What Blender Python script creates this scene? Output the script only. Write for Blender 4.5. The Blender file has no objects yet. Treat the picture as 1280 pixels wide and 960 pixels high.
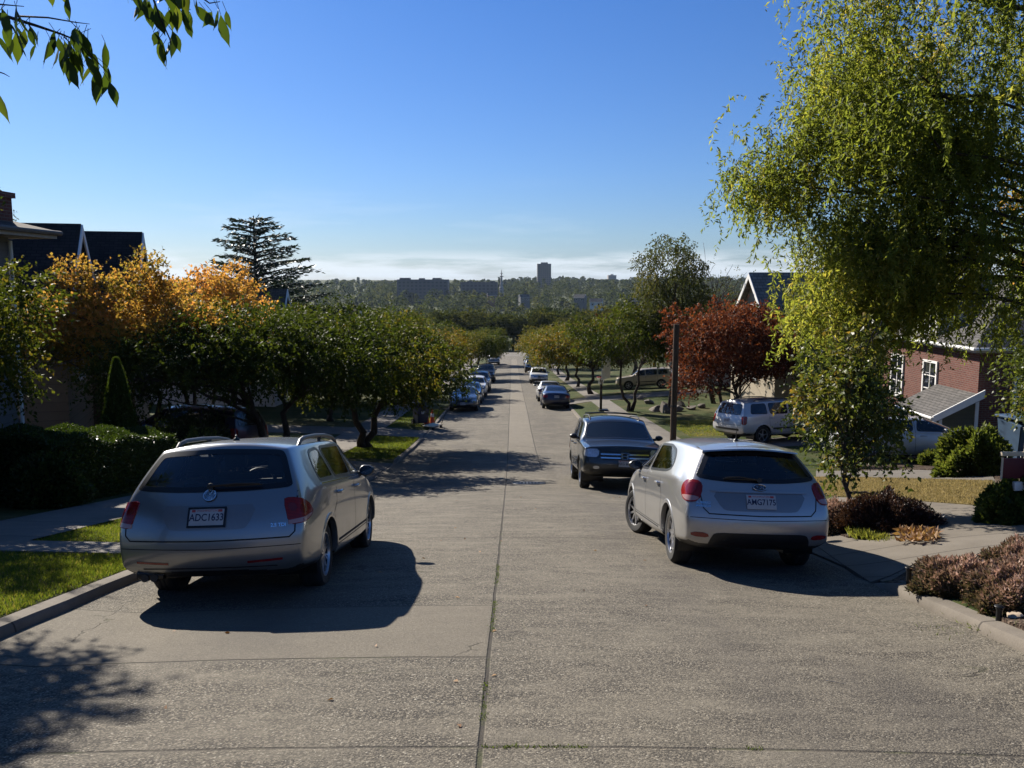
import bpy, bmesh, math, random
import numpy as np
from mathutils import Vector, Matrix
from mathutils.bvhtree import BVHTree
R = math.radians
SC = bpy.context.scene
COL = SC.collection
rng = random.Random(7)

# ------------------------------------------------------------------ camera
F_PX = 1072.0
PITCH = math.atan(130.0 / F_PX)
CP, SP = math.cos(PITCH), math.sin(PITCH)
cam_d = bpy.data.cameras.new("camera")
cam_d.sensor_width = 36.0
cam_d.lens = 36.0 * F_PX / 1280.0
cam_d.clip_start = 0.05
cam_d.clip_end = 12000
cam = bpy.data.objects.new("camera", cam_d)
COL.objects.link(cam)
cam.location = (0, 0, 0)
cam.rotation_euler = (math.pi / 2 - PITCH, 0, 0)
SC.camera = cam

def ray(px, py):
    u, v = (px - 640) / F_PX, (480 - py) / F_PX
    return Vector((u, CP + v * SP, -SP + v * CP))
def at(px, py, Y):
    d = ray(px, py)
    return d * (Y / d.y)

# ------------------------------------------------------------------ render / world
SUN_AZ, SUN_EL = R(36), R(29.5)      # sun stands ahead and to the left
SC.render.engine = 'CYCLES'
cy = SC.cycles
cy.use_denoising = True
cy.max_bounces = 6
cy.diffuse_bounces = 3
cy.glossy_bounces = 3
cy.transmission_bounces = 5
cy.transparent_max_bounces = 8
cy.volume_bounces = 0
cy.caustics_reflective = False
cy.caustics_refractive = False
cy.sample_clamp_indirect = 6
SC.view_settings.view_transform = 'Standard'
SC.view_settings.look = 'None'
SC.view_settings.gamma = 1
SC.view_settings.use_curve_mapping = False
SC.view_settings.exposure = EXPOSURE = 0.92

class NT:
    """small node-tree helper"""
    def __init__(s, tree):
        s.t = tree
    def n(s, kind, **kw):
        nd = s.t.nodes.new(kind)
        for k, v in kw.items():
            if k.startswith('i_'):
                key = k[2:]
                key = int(key) if key.isdigit() else key.replace('_', ' ')
                s.set(nd.inputs[key], v)
            else:
                setattr(nd, k, v)
        return nd
    def set(s, inp, v):
        if isinstance(v, bpy.types.NodeSocket):
            s.t.links.new(v, inp)
        else:
            inp.default_value = v
    def math(s, op, a, b=0.0, c=0.0, clamp=False):
        nd = s.t.nodes.new('ShaderNodeMath'); nd.operation = op; nd.use_clamp = clamp
        s.set(nd.inputs[0], a); s.set(nd.inputs[1], b); s.set(nd.inputs[2], c)
        return nd.outputs[0]
    def mix(s, f, a, b, mode='MIX'):
        nd = s.t.nodes.new('ShaderNodeMix'); nd.data_type = 'RGBA'; nd.blend_type = mode
        s.set(nd.inputs[0], f)
        s.set(nd.inputs[6], a if isinstance(a, bpy.types.NodeSocket) else tuple(a[:3]) + (1,))
        s.set(nd.inputs[7], b if isinstance(b, bpy.types.NodeSocket) else tuple(b[:3]) + (1,))
        return nd.outputs[2]
    def ramp(s, f, stops, interp='LINEAR'):
        nd = s.t.nodes.new('ShaderNodeValToRGB')
        cr = nd.color_ramp; cr.interpolation = interp
        while len(cr.elements) < len(stops): cr.elements.new(0.5)
        for e, (p, c) in zip(cr.elements, stops):
            e.position = p
            e.color = (c, c, c, 1) if isinstance(c, (int, float)) else tuple(c[:3]) + (1,)
        s.set(nd.inputs[0], f)
        return nd.outputs[0]
    def coord(s, which='Object'):
        return s.n('ShaderNodeTexCoord').outputs[which]
    def mapping(s, vec, scale=(1, 1, 1), loc=(0, 0, 0)):
        nd = s.n('ShaderNodeMapping')
        s.set(nd.inputs[0], vec); nd.inputs[1].default_value = loc; nd.inputs[3].default_value = scale
        return nd.outputs[0]
    def noise(s, vec, scale, detail=3, rough=0.55):
        nd = s.n('ShaderNodeTexNoise')
        s.set(nd.inputs['Vector'], vec); nd.inputs['Scale'].default_value = scale
        nd.inputs['Detail'].default_value = detail; nd.inputs['Roughness'].default_value = rough
        return nd.outputs[0]

world = bpy.data.worlds.new("World")
SC.world = world
world.use_nodes = True
w = NT(world.node_tree)
world.node_tree.nodes.clear()
sky = w.n('ShaderNodeTexSky')
sky.sky_type = 'NISHITA'
sky.sun_disc = False
sky.sun_elevation = SUN_EL
sky.sun_rotation = -SUN_AZ
sky.altitude = 50
sky.air_density = 1.0
sky.dust_density = 0.25
sky.ozone_density = 2.2
# low cloud band near the horizon, from the view direction in the world
wd = w.coord('Generated')
sep = w.n('ShaderNodeSeparateXYZ'); w.set(sep.inputs[0], wd)
el = sep.outputs[2]
cn = w.noise(w.mapping(wd, (7, 7, 60)), 1.0, 6, 0.6)
band = w.ramp(el, [(0.0, 0.6), (0.010, 1.0), (0.022, 0.95), (0.036, 0.0)])
cl = w.math('MULTIPLY', w.ramp(cn, [(0.40, 0.0), (0.56, 1.0)]), band)
wisp = w.noise(w.mapping(wd, (3, 3, 26), (3, 1, 0)), 1.6, 5, 0.6)
wb = w.ramp(el, [(0.03, 0.0), (0.06, 0.22), (0.12, 0.0)])
cl2 = w.math('MULTIPLY', w.ramp(wisp, [(0.54, 0.0), (0.72, 1.0)]), wb)
cl = w.math('MAXIMUM', cl, cl2)
hs = w.n('ShaderNodeHueSaturation'); hs.inputs['Saturation'].default_value = 1.0
hs.inputs['Hue'].default_value = 0.5
w.set(hs.inputs['Color'], sky.outputs[0])
tint = w.ramp(el, [(0.0, (0.50, 0.63, 0.98)), (0.05, (0.50, 0.66, 0.98)), (0.12, (0.46, 0.67, 1.06)), (0.35, (0.34, 0.64, 1.14)), (1.0, (0.46, 0.76, 1.16))])
skyb = w.mix(1.0, hs.outputs[0], tint, 'MULTIPLY')
skyc = w.mix(w.math('MULTIPLY', cl, 0.62), skyb, (9.4, 10.2, 11.2))
bg = w.n('ShaderNodeBackground')
w.set(bg.inputs[0], skyc); bg.inputs[1].default_value = SKY_STRENGTH = 0.052
wo = w.n('ShaderNodeOutputWorld')
w.set(wo.inputs[0], bg.outputs[0])

sun_d = bpy.data.lights.new("sun", 'SUN')
sun_d.energy = SUN_STRENGTH = 5.0
sun_d.angle = R(0.53)
sun_d.color = (1.0, 0.93, 0.82)
sun = bpy.data.objects.new("sun", sun_d)
COL.objects.link(sun)
sdir = Vector((-math.sin(SUN_AZ) * math.cos(SUN_EL), math.cos(SUN_AZ) * math.cos(SUN_EL), math.sin(SUN_EL)))
sun.rotation_euler = sdir.to_track_quat('Z', 'Y').to_euler()

# ------------------------------------------------------------------ materials
MATS = {}
def newmat(name):
    m = bpy.data.materials.new(name); m.use_nodes = True
    m.node_tree.nodes.clear()
    k = NT(m.node_tree)
    out = k.n('ShaderNodeOutputMaterial')
    b = k.n('ShaderNodeBsdfPrincipled')
    k.set(out.inputs[0], b.outputs[0])
    MATS[name] = m
    return m, k, b, out
def setb(k, b, **kw):
    names = {'base': 'Base Color', 'rough': 'Roughness', 'metal': 'Metallic', 'spec': 'Specular IOR Level', 'coat': 'Coat Weight',
             'coatr': 'Coat Roughness', 'normal': 'Normal', 'trans': 'Transmission Weight', 'alpha': 'Alpha', 'ior': 'IOR'}
    for key, v in kw.items():
        if key == 'base' and not isinstance(v, bpy.types.NodeSocket): v = tuple(v[:3]) + (1,)
        k.set(b.inputs[names[key]], v)
def bump(k, h, strength=0.3, dist=0.01):
    nd = k.n('ShaderNodeBump'); nd.inputs['Strength'].default_value = strength
    nd.inputs['Distance'].default_value = dist; k.set(nd.inputs['Height'], h)
    return nd.outputs[0]
def pmat(name, c, rough=0.6, metal=0.0, coat=0.0, var=0.25, scale=6.0, bumpd=0.0, bscale=None, spec=0.5, c2=None):
    if name in MATS: return MATS[name]
    m, k, b, out = newmat(name)
    co = k.coord()
    n = k.noise(co, scale, 5, 0.6)
    d = tuple(x * (1 - var) for x in c); u = tuple(min(1, x * (1 + var)) for x in c)
    if c2: d, u = c, c2
    setb(k, b, base=k.ramp(n, [(0.3, d), (0.7, u)]), rough=rough, metal=metal, coat=coat, spec=spec)
    if bumpd:
        setb(k, b, normal=bump(k, k.noise(co, bscale or scale * 6, 4), 0.6, bumpd))
    return m
def paint(name, c, metal=0.55, rough=0.32):
    if name in MATS: return MATS[name]
    m, k, b, out = newmat(name)
    co = k.coord()
    dirt = k.ramp(k.noise(co, 2.2, 6, 0.65), [(0.42, 0.0), (0.75, 1.0)])
    sp = k.n('ShaderNodeSeparateXYZ'); k.set(sp.inputs[0], co)
    low = k.ramp(sp.outputs[2], [(0.25, 1.0), (0.62, 0.12)])     # road dust sits low on the body
    dm = k.math('MULTIPLY', k.math('MULTIPLY', dirt, low), 0.55)
    flake = k.noise(co, 900, 1)
    base = k.mix(k.math('MULTIPLY', flake, 0.25), c, tuple(min(1, x * 1.35) for x in c))
    base = k.mix(dm, base, (0.20, 0.17, 0.14))
    setb(k, b, base=base, metal=metal, rough=k.math('ADD', k.math('MULTIPLY', dm, 0.4), rough), coat=0.85, coatr=0.04)
    setb(k, b, normal=bump(k, k.noise(co, 1.7, 2), 0.06, 0.01))
    return m

def leafmat(name, stops, trans=0.45, rough=0.42, tgain=(1.5, 1.45, 0.7), spec=0.45):
    """leaf surface: colour from a per-leaf random attribute, part of the light passes through"""
    m, k, b, out = newmat(name)
    at_ = k.n('ShaderNodeAttribute'); at_.attribute_name = 'tint'
    c = k.ramp(at_.outputs['Fac'], stops)
    setb(k, b, base=c, rough=rough, spec=spec)
    tr = k.n('ShaderNodeBsdfTranslucent')
    k.set(tr.inputs[0], k.mix(1.0, c, tgain, 'MULTIPLY'))
    mx = k.n('ShaderNodeMixShader'); mx.inputs[0].default_value = trans
    k.set(mx.inputs[1], b.outputs[0]); k.set(mx.inputs[2], tr.outputs[0])
    k.set(out.inputs[0], mx.outputs[0])
    return m

# ------------------------------------------------------------------ objects
def link(o, parent=None):
    COL.objects.link(o)
    if parent is not None: o.parent = parent
    return o
def smooth(me, angle=None):
    me.polygons.foreach_set('use_smooth', [True] * len(me.polygons))
    if angle is not None:
        me.set_sharp_from_angle(angle=R(angle))
def mesh_obj(name, me, mat=None, parent=None):
    me.name = name
    if mat is not None and not me.materials: me.materials.append(mat)
    return link(bpy.data.objects.new(name, me), parent)
def bm_obj(name, bm, mat=None, parent=None, sm=None):
    me = bpy.data.meshes.new(name)
    bmesh.ops.recalc_face_normals(bm, faces=bm.faces) if sm != 'keep' else None
    bm.to_mesh(me); bm.free()
    if isinstance(sm, (int, float)) and not isinstance(sm, bool): smooth(me, sm)
    elif sm: smooth(me)
    return mesh_obj(name, me, mat, parent)
def tag(o, label, cat, group=None, kind=None):
    o['label'] = label; o['category'] = cat
    if group: o['group'] = group
    if kind: o['kind'] = kind
    return o
def thing(name, label, cat, loc=(0, 0, 0), rot=(0, 0, 0), group=None):
    o = link(bpy.data.objects.new(name, None))
    o.empty_display_size = 0.3
    o.location = loc; o.rotation_euler = rot
    return tag(o, label, cat, group)
def kids(o): return list(KIDS.get(o.name, []))
def copy_tree(o, parent=None, label=None):
    c = o.copy(); COL.objects.link(c)
    if parent is not None: c.parent = parent
    if label: c['label'] = label
    for ch in o.children: copy_tree(ch, c)
    return c
def struct(o):
    o['kind'] = 'structure'
    return o

def box(bm, x0, x1, y0, y1, z0, z1, bev=0.0, mi=0, M=None):
    vs = [bm.verts.new((x, y, z)) for z in (z0, z1) for y in (y0, y1) for x in (x0, x1)]
    fs = [bm.faces.new([vs[i] for i in q]) for q in ((0, 2, 3, 1), (4, 5, 7, 6), (0, 1, 5, 4), (2, 6, 7, 3), (0, 4, 6, 2), (1, 3, 7, 5))]
    for f in fs: f.material_index = mi
    if M is not None: bmesh.ops.transform(bm, matrix=M, verts=vs)
    if bev > 0:
        es = list({e for f in fs for e in f.edges})
        bmesh.ops.bevel(bm, geom=es, offset=bev, segments=2, affect='EDGES', profile=0.6)
    return vs
def tube(bm, pts, rad, n=8, cap=True, mi=0):
    """swept tube along pts; rad is one number or a list"""
    pts = [Vector(p) for p in pts]
    if not isinstance(rad, (list, tuple)): rad = [rad] * len(pts)
    rings = []
    t0 = (pts[1] - pts[0]).normalized()
    a = t0.orthogonal().normalized()
    for i, p in enumerate(pts):
        if i == 0: t = pts[1] - pts[0]
        elif i == len(pts) - 1: t = pts[-1] - pts[-2]
        else: t = pts[i + 1] - pts[i - 1]
        t = t.normalized() if t.length > 1e-9 else t0
        a = (a - t * a.dot(t))
        a = a.normalized() if a.length > 1e-6 else t.orthogonal().normalized()
        b = t.cross(a)
        rings.append([bm.verts.new(p + (a * math.cos(k * 2 * math.pi / n) + b * math.sin(k * 2 * math.pi / n)) * rad[i]) for k in range(n)])
    for r0, r1 in zip(rings, rings[1:]):
        for k in range(n):
            f = bm.faces.new((r0[k], r0[(k + 1) % n], r1[(k + 1) % n], r1[k])); f.material_index = mi
    if cap:
        for r in (rings[0][::-1], rings[-1]):
            f = bm.faces.new(r); f.material_index = mi
def lathe(bm, prof, n=24, axis='z', c=(0, 0, 0), mi=0, closed=False):
    """prof: list of (radius, height)"""
    c = Vector(c); rings = []
    for r, h in prof:
        ring = []
        for k in range(n):
            a = 2 * math.pi * k / n
            x, y = r * math.cos(a), r * math.sin(a)
            p = {'z': (x, y, h), 'x': (h, x, y), 'y': (x, h, y)}[axis]
            ring.append(bm.verts.new(c + Vector(p)))
        rings.append(ring)
    pairs = list(zip(rings, rings[1:])) + ([(rings[-1], rings[0])] if closed else [])
    for r0, r1 in pairs:
        for k in range(n):
            f = bm.faces.new((r0[k], r0[(k + 1) % n], r1[(k + 1) % n], r1[k])); f.material_index = mi
    if not closed:
        for r in (rings[0][::-1], rings[-1]):
            try:
                f = bm.faces.new(r); f.material_index = mi
            except ValueError: pass
def text_obj(name, body, size, mat, parent, M, depth=0.0015, bold=0.0, sx=1.0):
    """letters as a thin solid; M places them (letters lie in the local xy plane, centred)"""
    cu = bpy.data.curves.new('lettering', 'FONT')
    cu.body = body; cu.size = size; cu.extrude = depth; cu.align_x = 'CENTER'; cu.align_y = 'CENTER'; cu.offset = bold
    cu.resolution_u = 4
    tmp = bpy.data.objects.new('lettering', cu); COL.objects.link(tmp)
    dg = bpy.context.evaluated_depsgraph_get()
    me = bpy.data.meshes.new_from_object(tmp.evaluated_get(dg))
    bpy.data.objects.remove(tmp); bpy.data.curves.remove(cu)
    me.transform(M @ Matrix.Diagonal((sx, 1, 1, 1)))
    me.materials.clear()
    return mesh_obj(name, me, mat, parent)
# ------------------------------------------------------------------ terrain
PROFILE = [(-60, 11.0), (-20, 1.75), (0, -1.6), (8, -2.94), (16, -4.28), (22.8, -5.36), (29, -6.10), (35.5, -6.70), (49.6, -7.66), (67, -9.0),
           (85.4, -10.3), (110, -11.9), (136, -13.25), (164.5, -14.4), (176, -14.7), (200, -15.6), (240, -18.5), (300, -24.5), (400, -31), (520, -33), (700, -29),
           (1000, -21), (1400, -9), (1800, -2), (2600, -1), (5000, -1)]
_py = [p[0] for p in PROFILE]; _pz = [p[1] for p in PROFILE]
_sl = []
for i in range(len(PROFILE)):
    a, b = max(0, i - 1), min(len(PROFILE) - 1, i + 1)
    _sl.append((_pz[b] - _pz[a]) / (_py[b] - _py[a]))
def zr(Y):
    Y = max(_py[0], min(_py[-1], Y))
    i = 0
    while i < len(_py) - 2 and Y > _py[i + 1]: i += 1
    h = _py[i + 1] - _py[i]; t = (Y - _py[i]) / h
    return ((2 * t**3 - 3 * t**2 + 1) * _pz[i] + (t**3 - 2 * t**2 + t) * h * _sl[i] + (-2 * t**3 + 3 * t**2) * _pz[i + 1] + (t**3 - t**2) * h * _sl[i + 1])
KL, KR = -3.75, 3.52            # kerb faces
def sstep(a, b, x):
    t = max(0.0, min(1.0, (x - a) / (b - a))); return t * t * (3 - 2 * t)
# kerb gaps (driveways): y0, y1
GAP_L = [(23.3, 27.6), (36.2, 39.6), (60, 64)]
GAP_R = [(8.15, 11.4), (25.5, 31.5), (55.5, 60)]
def gapf(gaps, Y):
    f = 0.0
    for a, b in gaps:
        f = max(f, sstep(a - 0.45, a + 0.15, Y) * (1 - sstep(b - 0.15, b + 0.45, Y)))
    return f
def side(X, Y):
    """height of the land above the road's own long profile"""
    if KL - 0.15 <= X <= KR + 0.15: return 0.0
    c = 1 - sstep(150, 160, Y)
    if X < KL:
        a = KL - X
        k = 0.08 - 0.10 * gapf(GAP_L, Y) * (1 - sstep(0.15, 2.0, a))
        h = k + 0.022 * min(a, 5) + 0.03 * max(0, min(a - 5, 14))
    else:
        a = X - KR
        k = 0.08 - 0.10 * gapf(GAP_R, Y) * (1 - sstep(0.15, 1.8, a))
        s = 0.085 - 0.075 * sstep(17.5, 25, Y) + 0.05 * sstep(45, 62, Y) * (1 - sstep(75, 95, Y))
        h = k + s * min(a, 10) + 0.02 * max(0, min(a - 10, 14))
    return h * c
def ground(X, Y):
    crown = 0.0
    if KL <= X <= KR: crown = 0.03 - 0.095 * ((X + 0.115) / 3.63) ** 2
    return zr(Y) + side(X, Y) + crown
def gpix(px, py, far=400):
    d = ray(px, py)
    t, s = 0.5, 0.1
    prev = t
    while t < far:
        p = d * t
        if p.z < ground(p.x, p.y):
            a, b = prev, t
            for _ in range(30):
                m = (a + b) / 2; p = d * m
                if p.z < ground(p.x, p.y): b = m
                else: a = m
            return d * b
        prev = t; t += s; s = min(1.0, s * 1.03)
    return d * far
def gp(X, Y, dz=0.0): return Vector((X, Y, ground(X, Y) + dz))

def hillside(X, Y):
    """wide land beyond the street: rolls gently, rises a little to both sides"""
    return 0.0

# ---- materials of the ground
def concrete_road():
    m, k, b, out = newmat('exposed_concrete')
    co = k.coord()
    sp = k.n('ShaderNodeSeparateXYZ'); k.set(sp.inputs[0], co)
    x, y = sp.outputs[0], sp.outputs[1]
    big = k.noise(co, 0.55, 5, 0.6)
    mid = k.noise(k.mapping(co, (0.8, 2.3, 1)), 1.9, 7, 0.72)
    fine = k.ramp(k.noise(co, 60, 4, 0.8), [(0.36, 0.0), (0.64, 1.0)])
    vo = k.n('ShaderNodeTexVoronoi'); k.set(vo.inputs['Vector'], co); vo.inputs['Scale'].default_value = 98
    stone = vo.outputs['Color']
    sp2 = k.n('ShaderNodeSeparateColor'); k.set(sp2.inputs[0], stone)
    dist = vo.outputs['Distance']
    # how worn the skin is (aggregate showing)
    worn = k.ramp(k.math('ADD', k.math('MULTIPLY', mid, 0.7), k.math('MULTIPLY', big, 0.35)), [(0.40, 0.10), (0.60, 0.85)])
    # smooth patched slab on the left lane, and the pale strip right of the joint further down
    def between(v, a, b, soft=0.03):
        u = k.math('SUBTRACT', 1.0, k.math('SMOOTH_MIN', 1.0, 0.0, 0.0)) if False else None
        p = k.n('ShaderNodeMapRange'); p.interpolation_type = 'SMOOTHSTEP'
        k.set(p.inputs[0], v); p.inputs[1].default_value = a - soft; p.inputs[2].default_value = a + soft
        q = k.n('ShaderNodeMapRange'); q.interpolation_type = 'SMOOTHSTEP'
        k.set(q.inputs[0], v); q.inputs[1].default_value = b - soft; q.inputs[2].default_value = b + soft
        return k.math('SUBTRACT', p.outputs[0], q.outputs[0])
    wob = k.math('MULTIPLY', k.math('SUBTRACT', k.noise(co, 1.2, 3), 0.5), 0.10)
    yw = k.math('ADD', y, k.math('MULTIPLY', wob, 0.6)); xw = k.math('ADD', x, wob)
    patch = k.math('MULTIPLY', between(yw, 5.42, 7.0, 0.05), between(x, -4.2, -0.17, 0.02))
    strip = k.math('MULTIPLY', between(y, 33.0, 150.0, 4.0), between(x, -0.13, 0.88, 0.03))
    worn = k.math('MULTIPLY', worn, k.math('SUBTRACT', 1.0, k.math('MAXIMUM', k.math('MULTIPLY', patch, 0.8), k.math('MULTIPLY', strip, 0.4))))
    cement = k.ramp(k.noise(co, 3.1, 6, 0.7), [(0.25, (0.158, 0.139, 0.106)), (0.75, (0.248, 0.217, 0.166))])
    stones = k.ramp(sp2.outputs[0], [(0.0, (0.016, 0.014, 0.012)), (0.34, (0.034, 0.030, 0.026)), (0.50, (0.10, 0.086, 0.066)), (0.62, (0.20, 0.172, 0.13)), (0.88, (0.30, 0.26, 0.195)), (0.975, (0.46, 0.42, 0.34))], 'CONSTANT')
    stones = k.mix(k.ramp(dist, [(0.35, 0.0), (0.7, 0.6)]), stones, (0.05, 0.044, 0.038))
    c = k.mix(worn, k.mix(k.math('MULTIPLY', fine, 0.5), cement, stones), k.mix(0.08, stones, cement))
    pst = k.ramp(k.noise(k.mapping(co, (0.5, 6, 1)), 2.0, 6, 0.7), [(0.35, 0.25), (0.65, 0.75)])
    c = k.mix(k.math('MULTIPLY', patch, pst), c, k.mix(fine, (0.06, 0.051, 0.04), (0.235, 0.203, 0.155)))
    c = k.mix(k.math('MULTIPLY', strip, 0.2), c, k.mix(fine, (0.27, 0.235, 0.185), (0.33, 0.285, 0.225)))
    # oil and tyre darkening down each lane, old stains
    lane = k.math('ADD', between(xw, 1.2, 2.7, 0.5), between(xw, -2.9, -1.4, 0.5))
    st = k.ramp(k.noise(k.mapping(co, (1, 0.35, 1)), 0.9, 5, 0.6), [(0.45, 0.0), (0.75, 0.6)])
    c = k.mix(k.math('MULTIPLY', lane, st), c, (0.075, 0.066, 0.058))
    oil = k.n('ShaderNodeTexVoronoi'); k.set(oil.inputs['Vector'], co); oil.inputs['Scale'].default_value = 1.1
    om = k.n('ShaderNodeMapRange'); om.interpolation_type = 'SMOOTHSTEP'; k.set(om.inputs[0], k.math('ADD', oil.outputs['Distance'], k.math('MULTIPLY', fine, 0.03))); om.inputs[1].default_value = 0.03; om.inputs[2].default_value = 0.10; om.inputs[3].default_value = 0.65; om.inputs[4].default_value = 0
    osel = k.n('ShaderNodeSeparateColor'); k.set(osel.inputs[0], oil.outputs['Color'])
    c = k.mix(k.math('MULTIPLY', om.outputs[0], k.math('GREATER_THAN', osel.outputs[1], 0.62)), c, (0.05, 0.045, 0.04))
    # joints: long one down the middle, cross joints, fine cracks
    jx = k.math('ABSOLUTE', k.math('ADD', k.math('SUBTRACT', x, -0.15), k.math('MULTIPLY', wob, 0.25)))
    jm = k.n('ShaderNodeMapRange'); jm.interpolation_type = 'SMOOTHSTEP'
    k.set(jm.inputs[0], jx); jm.inputs[1].default_value = 0.008; jm.inputs[2].default_value = 0.018; jm.inputs[3].default_value = 1; jm.inputs[4].default_value = 0
    j1 = jm.outputs[0]
    def line(v, at_, wd_, extra=None):
        a = k.math('ABSOLUTE', k.math('ADD', k.math('SUBTRACT', v, at_), k.math('MULTIPLY', wob, 0.35)))
        p = k.n('ShaderNodeMapRange'); p.interpolation_type = 'SMOOTHSTEP'
        k.set(p.inputs[0], a); p.inputs[1].default_value = wd_ * 0.4; p.inputs[2].default_value = wd_; p.inputs[3].default_value = 1; p.inputs[4].default_value = 0
        return p.outputs[0] if extra is None else k.math('MULTIPLY', p.outputs[0], extra)
    left = k.math('LESS_THAN', x, -0.15); right = k.math('GREATER_THAN', x, -0.15)
    j2 = k.math('MULTIPLY', line(y, 3.86, 0.02), 0.7)
    j3 = line(y, 5.42, 0.016, left); j4 = k.math('MULTIPLY', line(y, 7.0, 0.02, left), 0.55)
    j5 = line(x, 0.9, 0.02, between(y, 25, 150, 0.5))
    per = k.math('PINGPONG', k.math('SUBTRACT', y, 2.1), 4.6)
    j6 = k.math('MULTIPLY', line(per, 0.0, 0.03, k.math('GREATER_THAN', y, 10.0)), 0.6)
    joints = k.math('MAXIMUM', k.math('MAXIMUM', k.math('MAXIMUM', j1, j2), k.math('MAXIMUM', j3, j4)), k.math('MAXIMUM', j5, j6))
    vc = k.n('ShaderNodeTexVoronoi', feature='DISTANCE_TO_EDGE'); vc.inputs['Scale'].default_value = 0.42
    warp = k.n('ShaderNodeVectorMath', operation='ADD'); nz = k.n('ShaderNodeTexNoise'); k.set(nz.inputs['Vector'], co); nz.inputs['Scale'].default_value = 1.6; nz.inputs['Detail'].default_value = 5
    k.set(warp.inputs[0], co); k.set(warp.inputs[1], nz.outputs['Color']); k.set(vc.inputs['Vector'], warp.outputs[0])
    cm_ = k.n('ShaderNodeMapRange'); k.set(cm_.inputs[0], vc.outputs['Distance']); cm_.inputs[1].default_value = 0.002; cm_.inputs[2].default_value = 0.006; cm_.inputs[3].default_value = 1; cm_.inputs[4].default_value = 0
    crack = k.math('MULTIPLY', k.math('MULTIPLY', cm_.outputs[0], k.ramp(k.noise(co, 0.35, 3), [(0.50, 0.0), (0.58, 0.8)])), 0.8)
    joints = k.math('MAXIMUM', joints, crack)
    moss = k.math('MULTIPLY', k.ramp(k.noise(co, 2.6, 4, 0.6), [(0.52, 0.0), (0.64, 0.8)]), k.ramp(y, [(0.0, 1.0), (0.1, 1.0)]))
    nearm = k.n('ShaderNodeMapRange'); k.set(nearm.inputs[0], y); nearm.inputs[1].default_value = 9; nearm.inputs[2].default_value = 16; nearm.inputs[3].default_value = 1; nearm.inputs[4].default_value = 0.1
    jc = k.mix(k.math('MULTIPLY', moss, nearm.outputs[0]), (0.045, 0.038, 0.03), (0.055, 0.065, 0.018))
    c = k.mix(k.math('MULTIPLY', joints, 0.9), c, jc)
    setb(k, b, base=c, rough=0.88, spec=0.25)
    hgt = k.math('ADD', k.math('MULTIPLY', k.math('MULTIPLY', dist, worn), -0.8), k.math('MULTIPLY', fine, 0.3))
    hgt = k.math('SUBTRACT', hgt, k.math('MULTIPLY', joints, 1.2))
    setb(k, b, normal=bump(k, hgt, 0.75, 0.012))
    return m
def slab_concrete(name, c0, c1, joint=1.5, axis=1):
    m, k, b, out = newmat(name)
    co = k.coord()
    sp = k.n('ShaderNodeSeparateXYZ'); k.set(sp.inputs[0], co)
    c = k.ramp(k.noise(co, 1.3, 7, 0.68), [(0.3, c0), (0.7, c1)])
    fine = k.noise(co, 70, 3, 0.7)
    c = k.mix(k.math('MULTIPLY', fine, 0.5), c, tuple(x * 0.55 for x in c0))
    dirt = k.ramp(k.noise(co, 0.7, 5, 0.6), [(0.5, 0.0), (0.75, 0.5)])
    c = k.mix(dirt, c, (0.10, 0.09, 0.07))
    pp = k.math('PINGPONG', sp.outputs[axis], joint / 2)
    jn = k.n('ShaderNodeMapRange'); k.set(jn.inputs[0], pp); jn.inputs[1].default_value = 0.006; jn.inputs[2].default_value = 0.016; jn.inputs[3].default_value = 1; jn.inputs[4].default_value = 0
    c = k.mix(k.math('MULTIPLY', jn.outputs[0], 0.8), c, (0.04, 0.035, 0.03))
    setb(k, b, base=c, rough=0.9, spec=0.25, normal=bump(k, k.math('SUBTRACT', fine, jn.outputs[0]), 0.5, 0.006))
    return m
def soil(name, c0, c1, c2, scale=30):
    m, k, b, out = newmat(name)
    co = k.coord()
    vo = k.n('ShaderNodeTexVoronoi'); k.set(vo.inputs['Vector'], co); vo.inputs['Scale'].default_value = scale
    sp2 = k.n('ShaderNodeSeparateColor'); k.set(sp2.inputs[0], vo.outputs['Color'])
    c = k.ramp(sp2.outputs[0], [(0.0, c0), (0.6, c1), (1.0, c2)])
    c = k.mix(k.ramp(k.noise(co, 1.5, 4), [(0.35, 0.0), (0.7, 0.6)]), c, c0)
    setb(k, b, base=c, rough=0.95, spec=0.15, normal=bump(k, vo.outputs['Distance'], 0.9, 0.03))
    return m
def turf(name, g0, g1, dry, dryamt=0.3, sc=1.0):
    m, k, b, out = newmat(name)
    co = k.coord()
    c = k.ramp(k.noise(co, 9 * sc, 6, 0.7), [(0.3, g0), (0.7, g1)])
    d = k.ramp(k.noise(co, 0.45 * sc, 5, 0.62), [(0.62 - dryamt * 0.5, 0.0), (0.8 - dryamt * 0.4, 0.9)])
    c = k.mix(d, c, dry)
    setb(k, b, base=c, rough=0.95, spec=0.1, normal=bump(k, k.noise(co, 60 * sc, 4, 0.7), 0.8, 0.03))
    return m
M_ROAD = concrete_road()
M_WALK = slab_concrete('footpath_concrete', (0.155, 0.138, 0.118), (0.24, 0.215, 0.185))
M_WALKX = slab_concrete('crossing_concrete', (0.15, 0.135, 0.118), (0.225, 0.205, 0.178), 1.2, 0)
M_PALE = slab_concrete('pale_drive_concrete', (0.24, 0.21, 0.17), (0.32, 0.285, 0.235), 2.4)
M_DRIVE = slab_concrete('drive_concrete', (0.13, 0.116, 0.1), (0.2, 0.178, 0.152), 3.0)
M_PAVE = slab_concrete('apron_concrete', (0.145, 0.125, 0.1), (0.225, 0.196, 0.16), 0.7)
M_KERB = slab_concrete('kerb_concrete', (0.14, 0.12, 0.096), (0.25, 0.216, 0.175), 3.1)
M_MULCH = soil('bark_mulch', (0.03, 0.019, 0.013), (0.075, 0.05, 0.036), (0.19, 0.145, 0.105))
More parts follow.
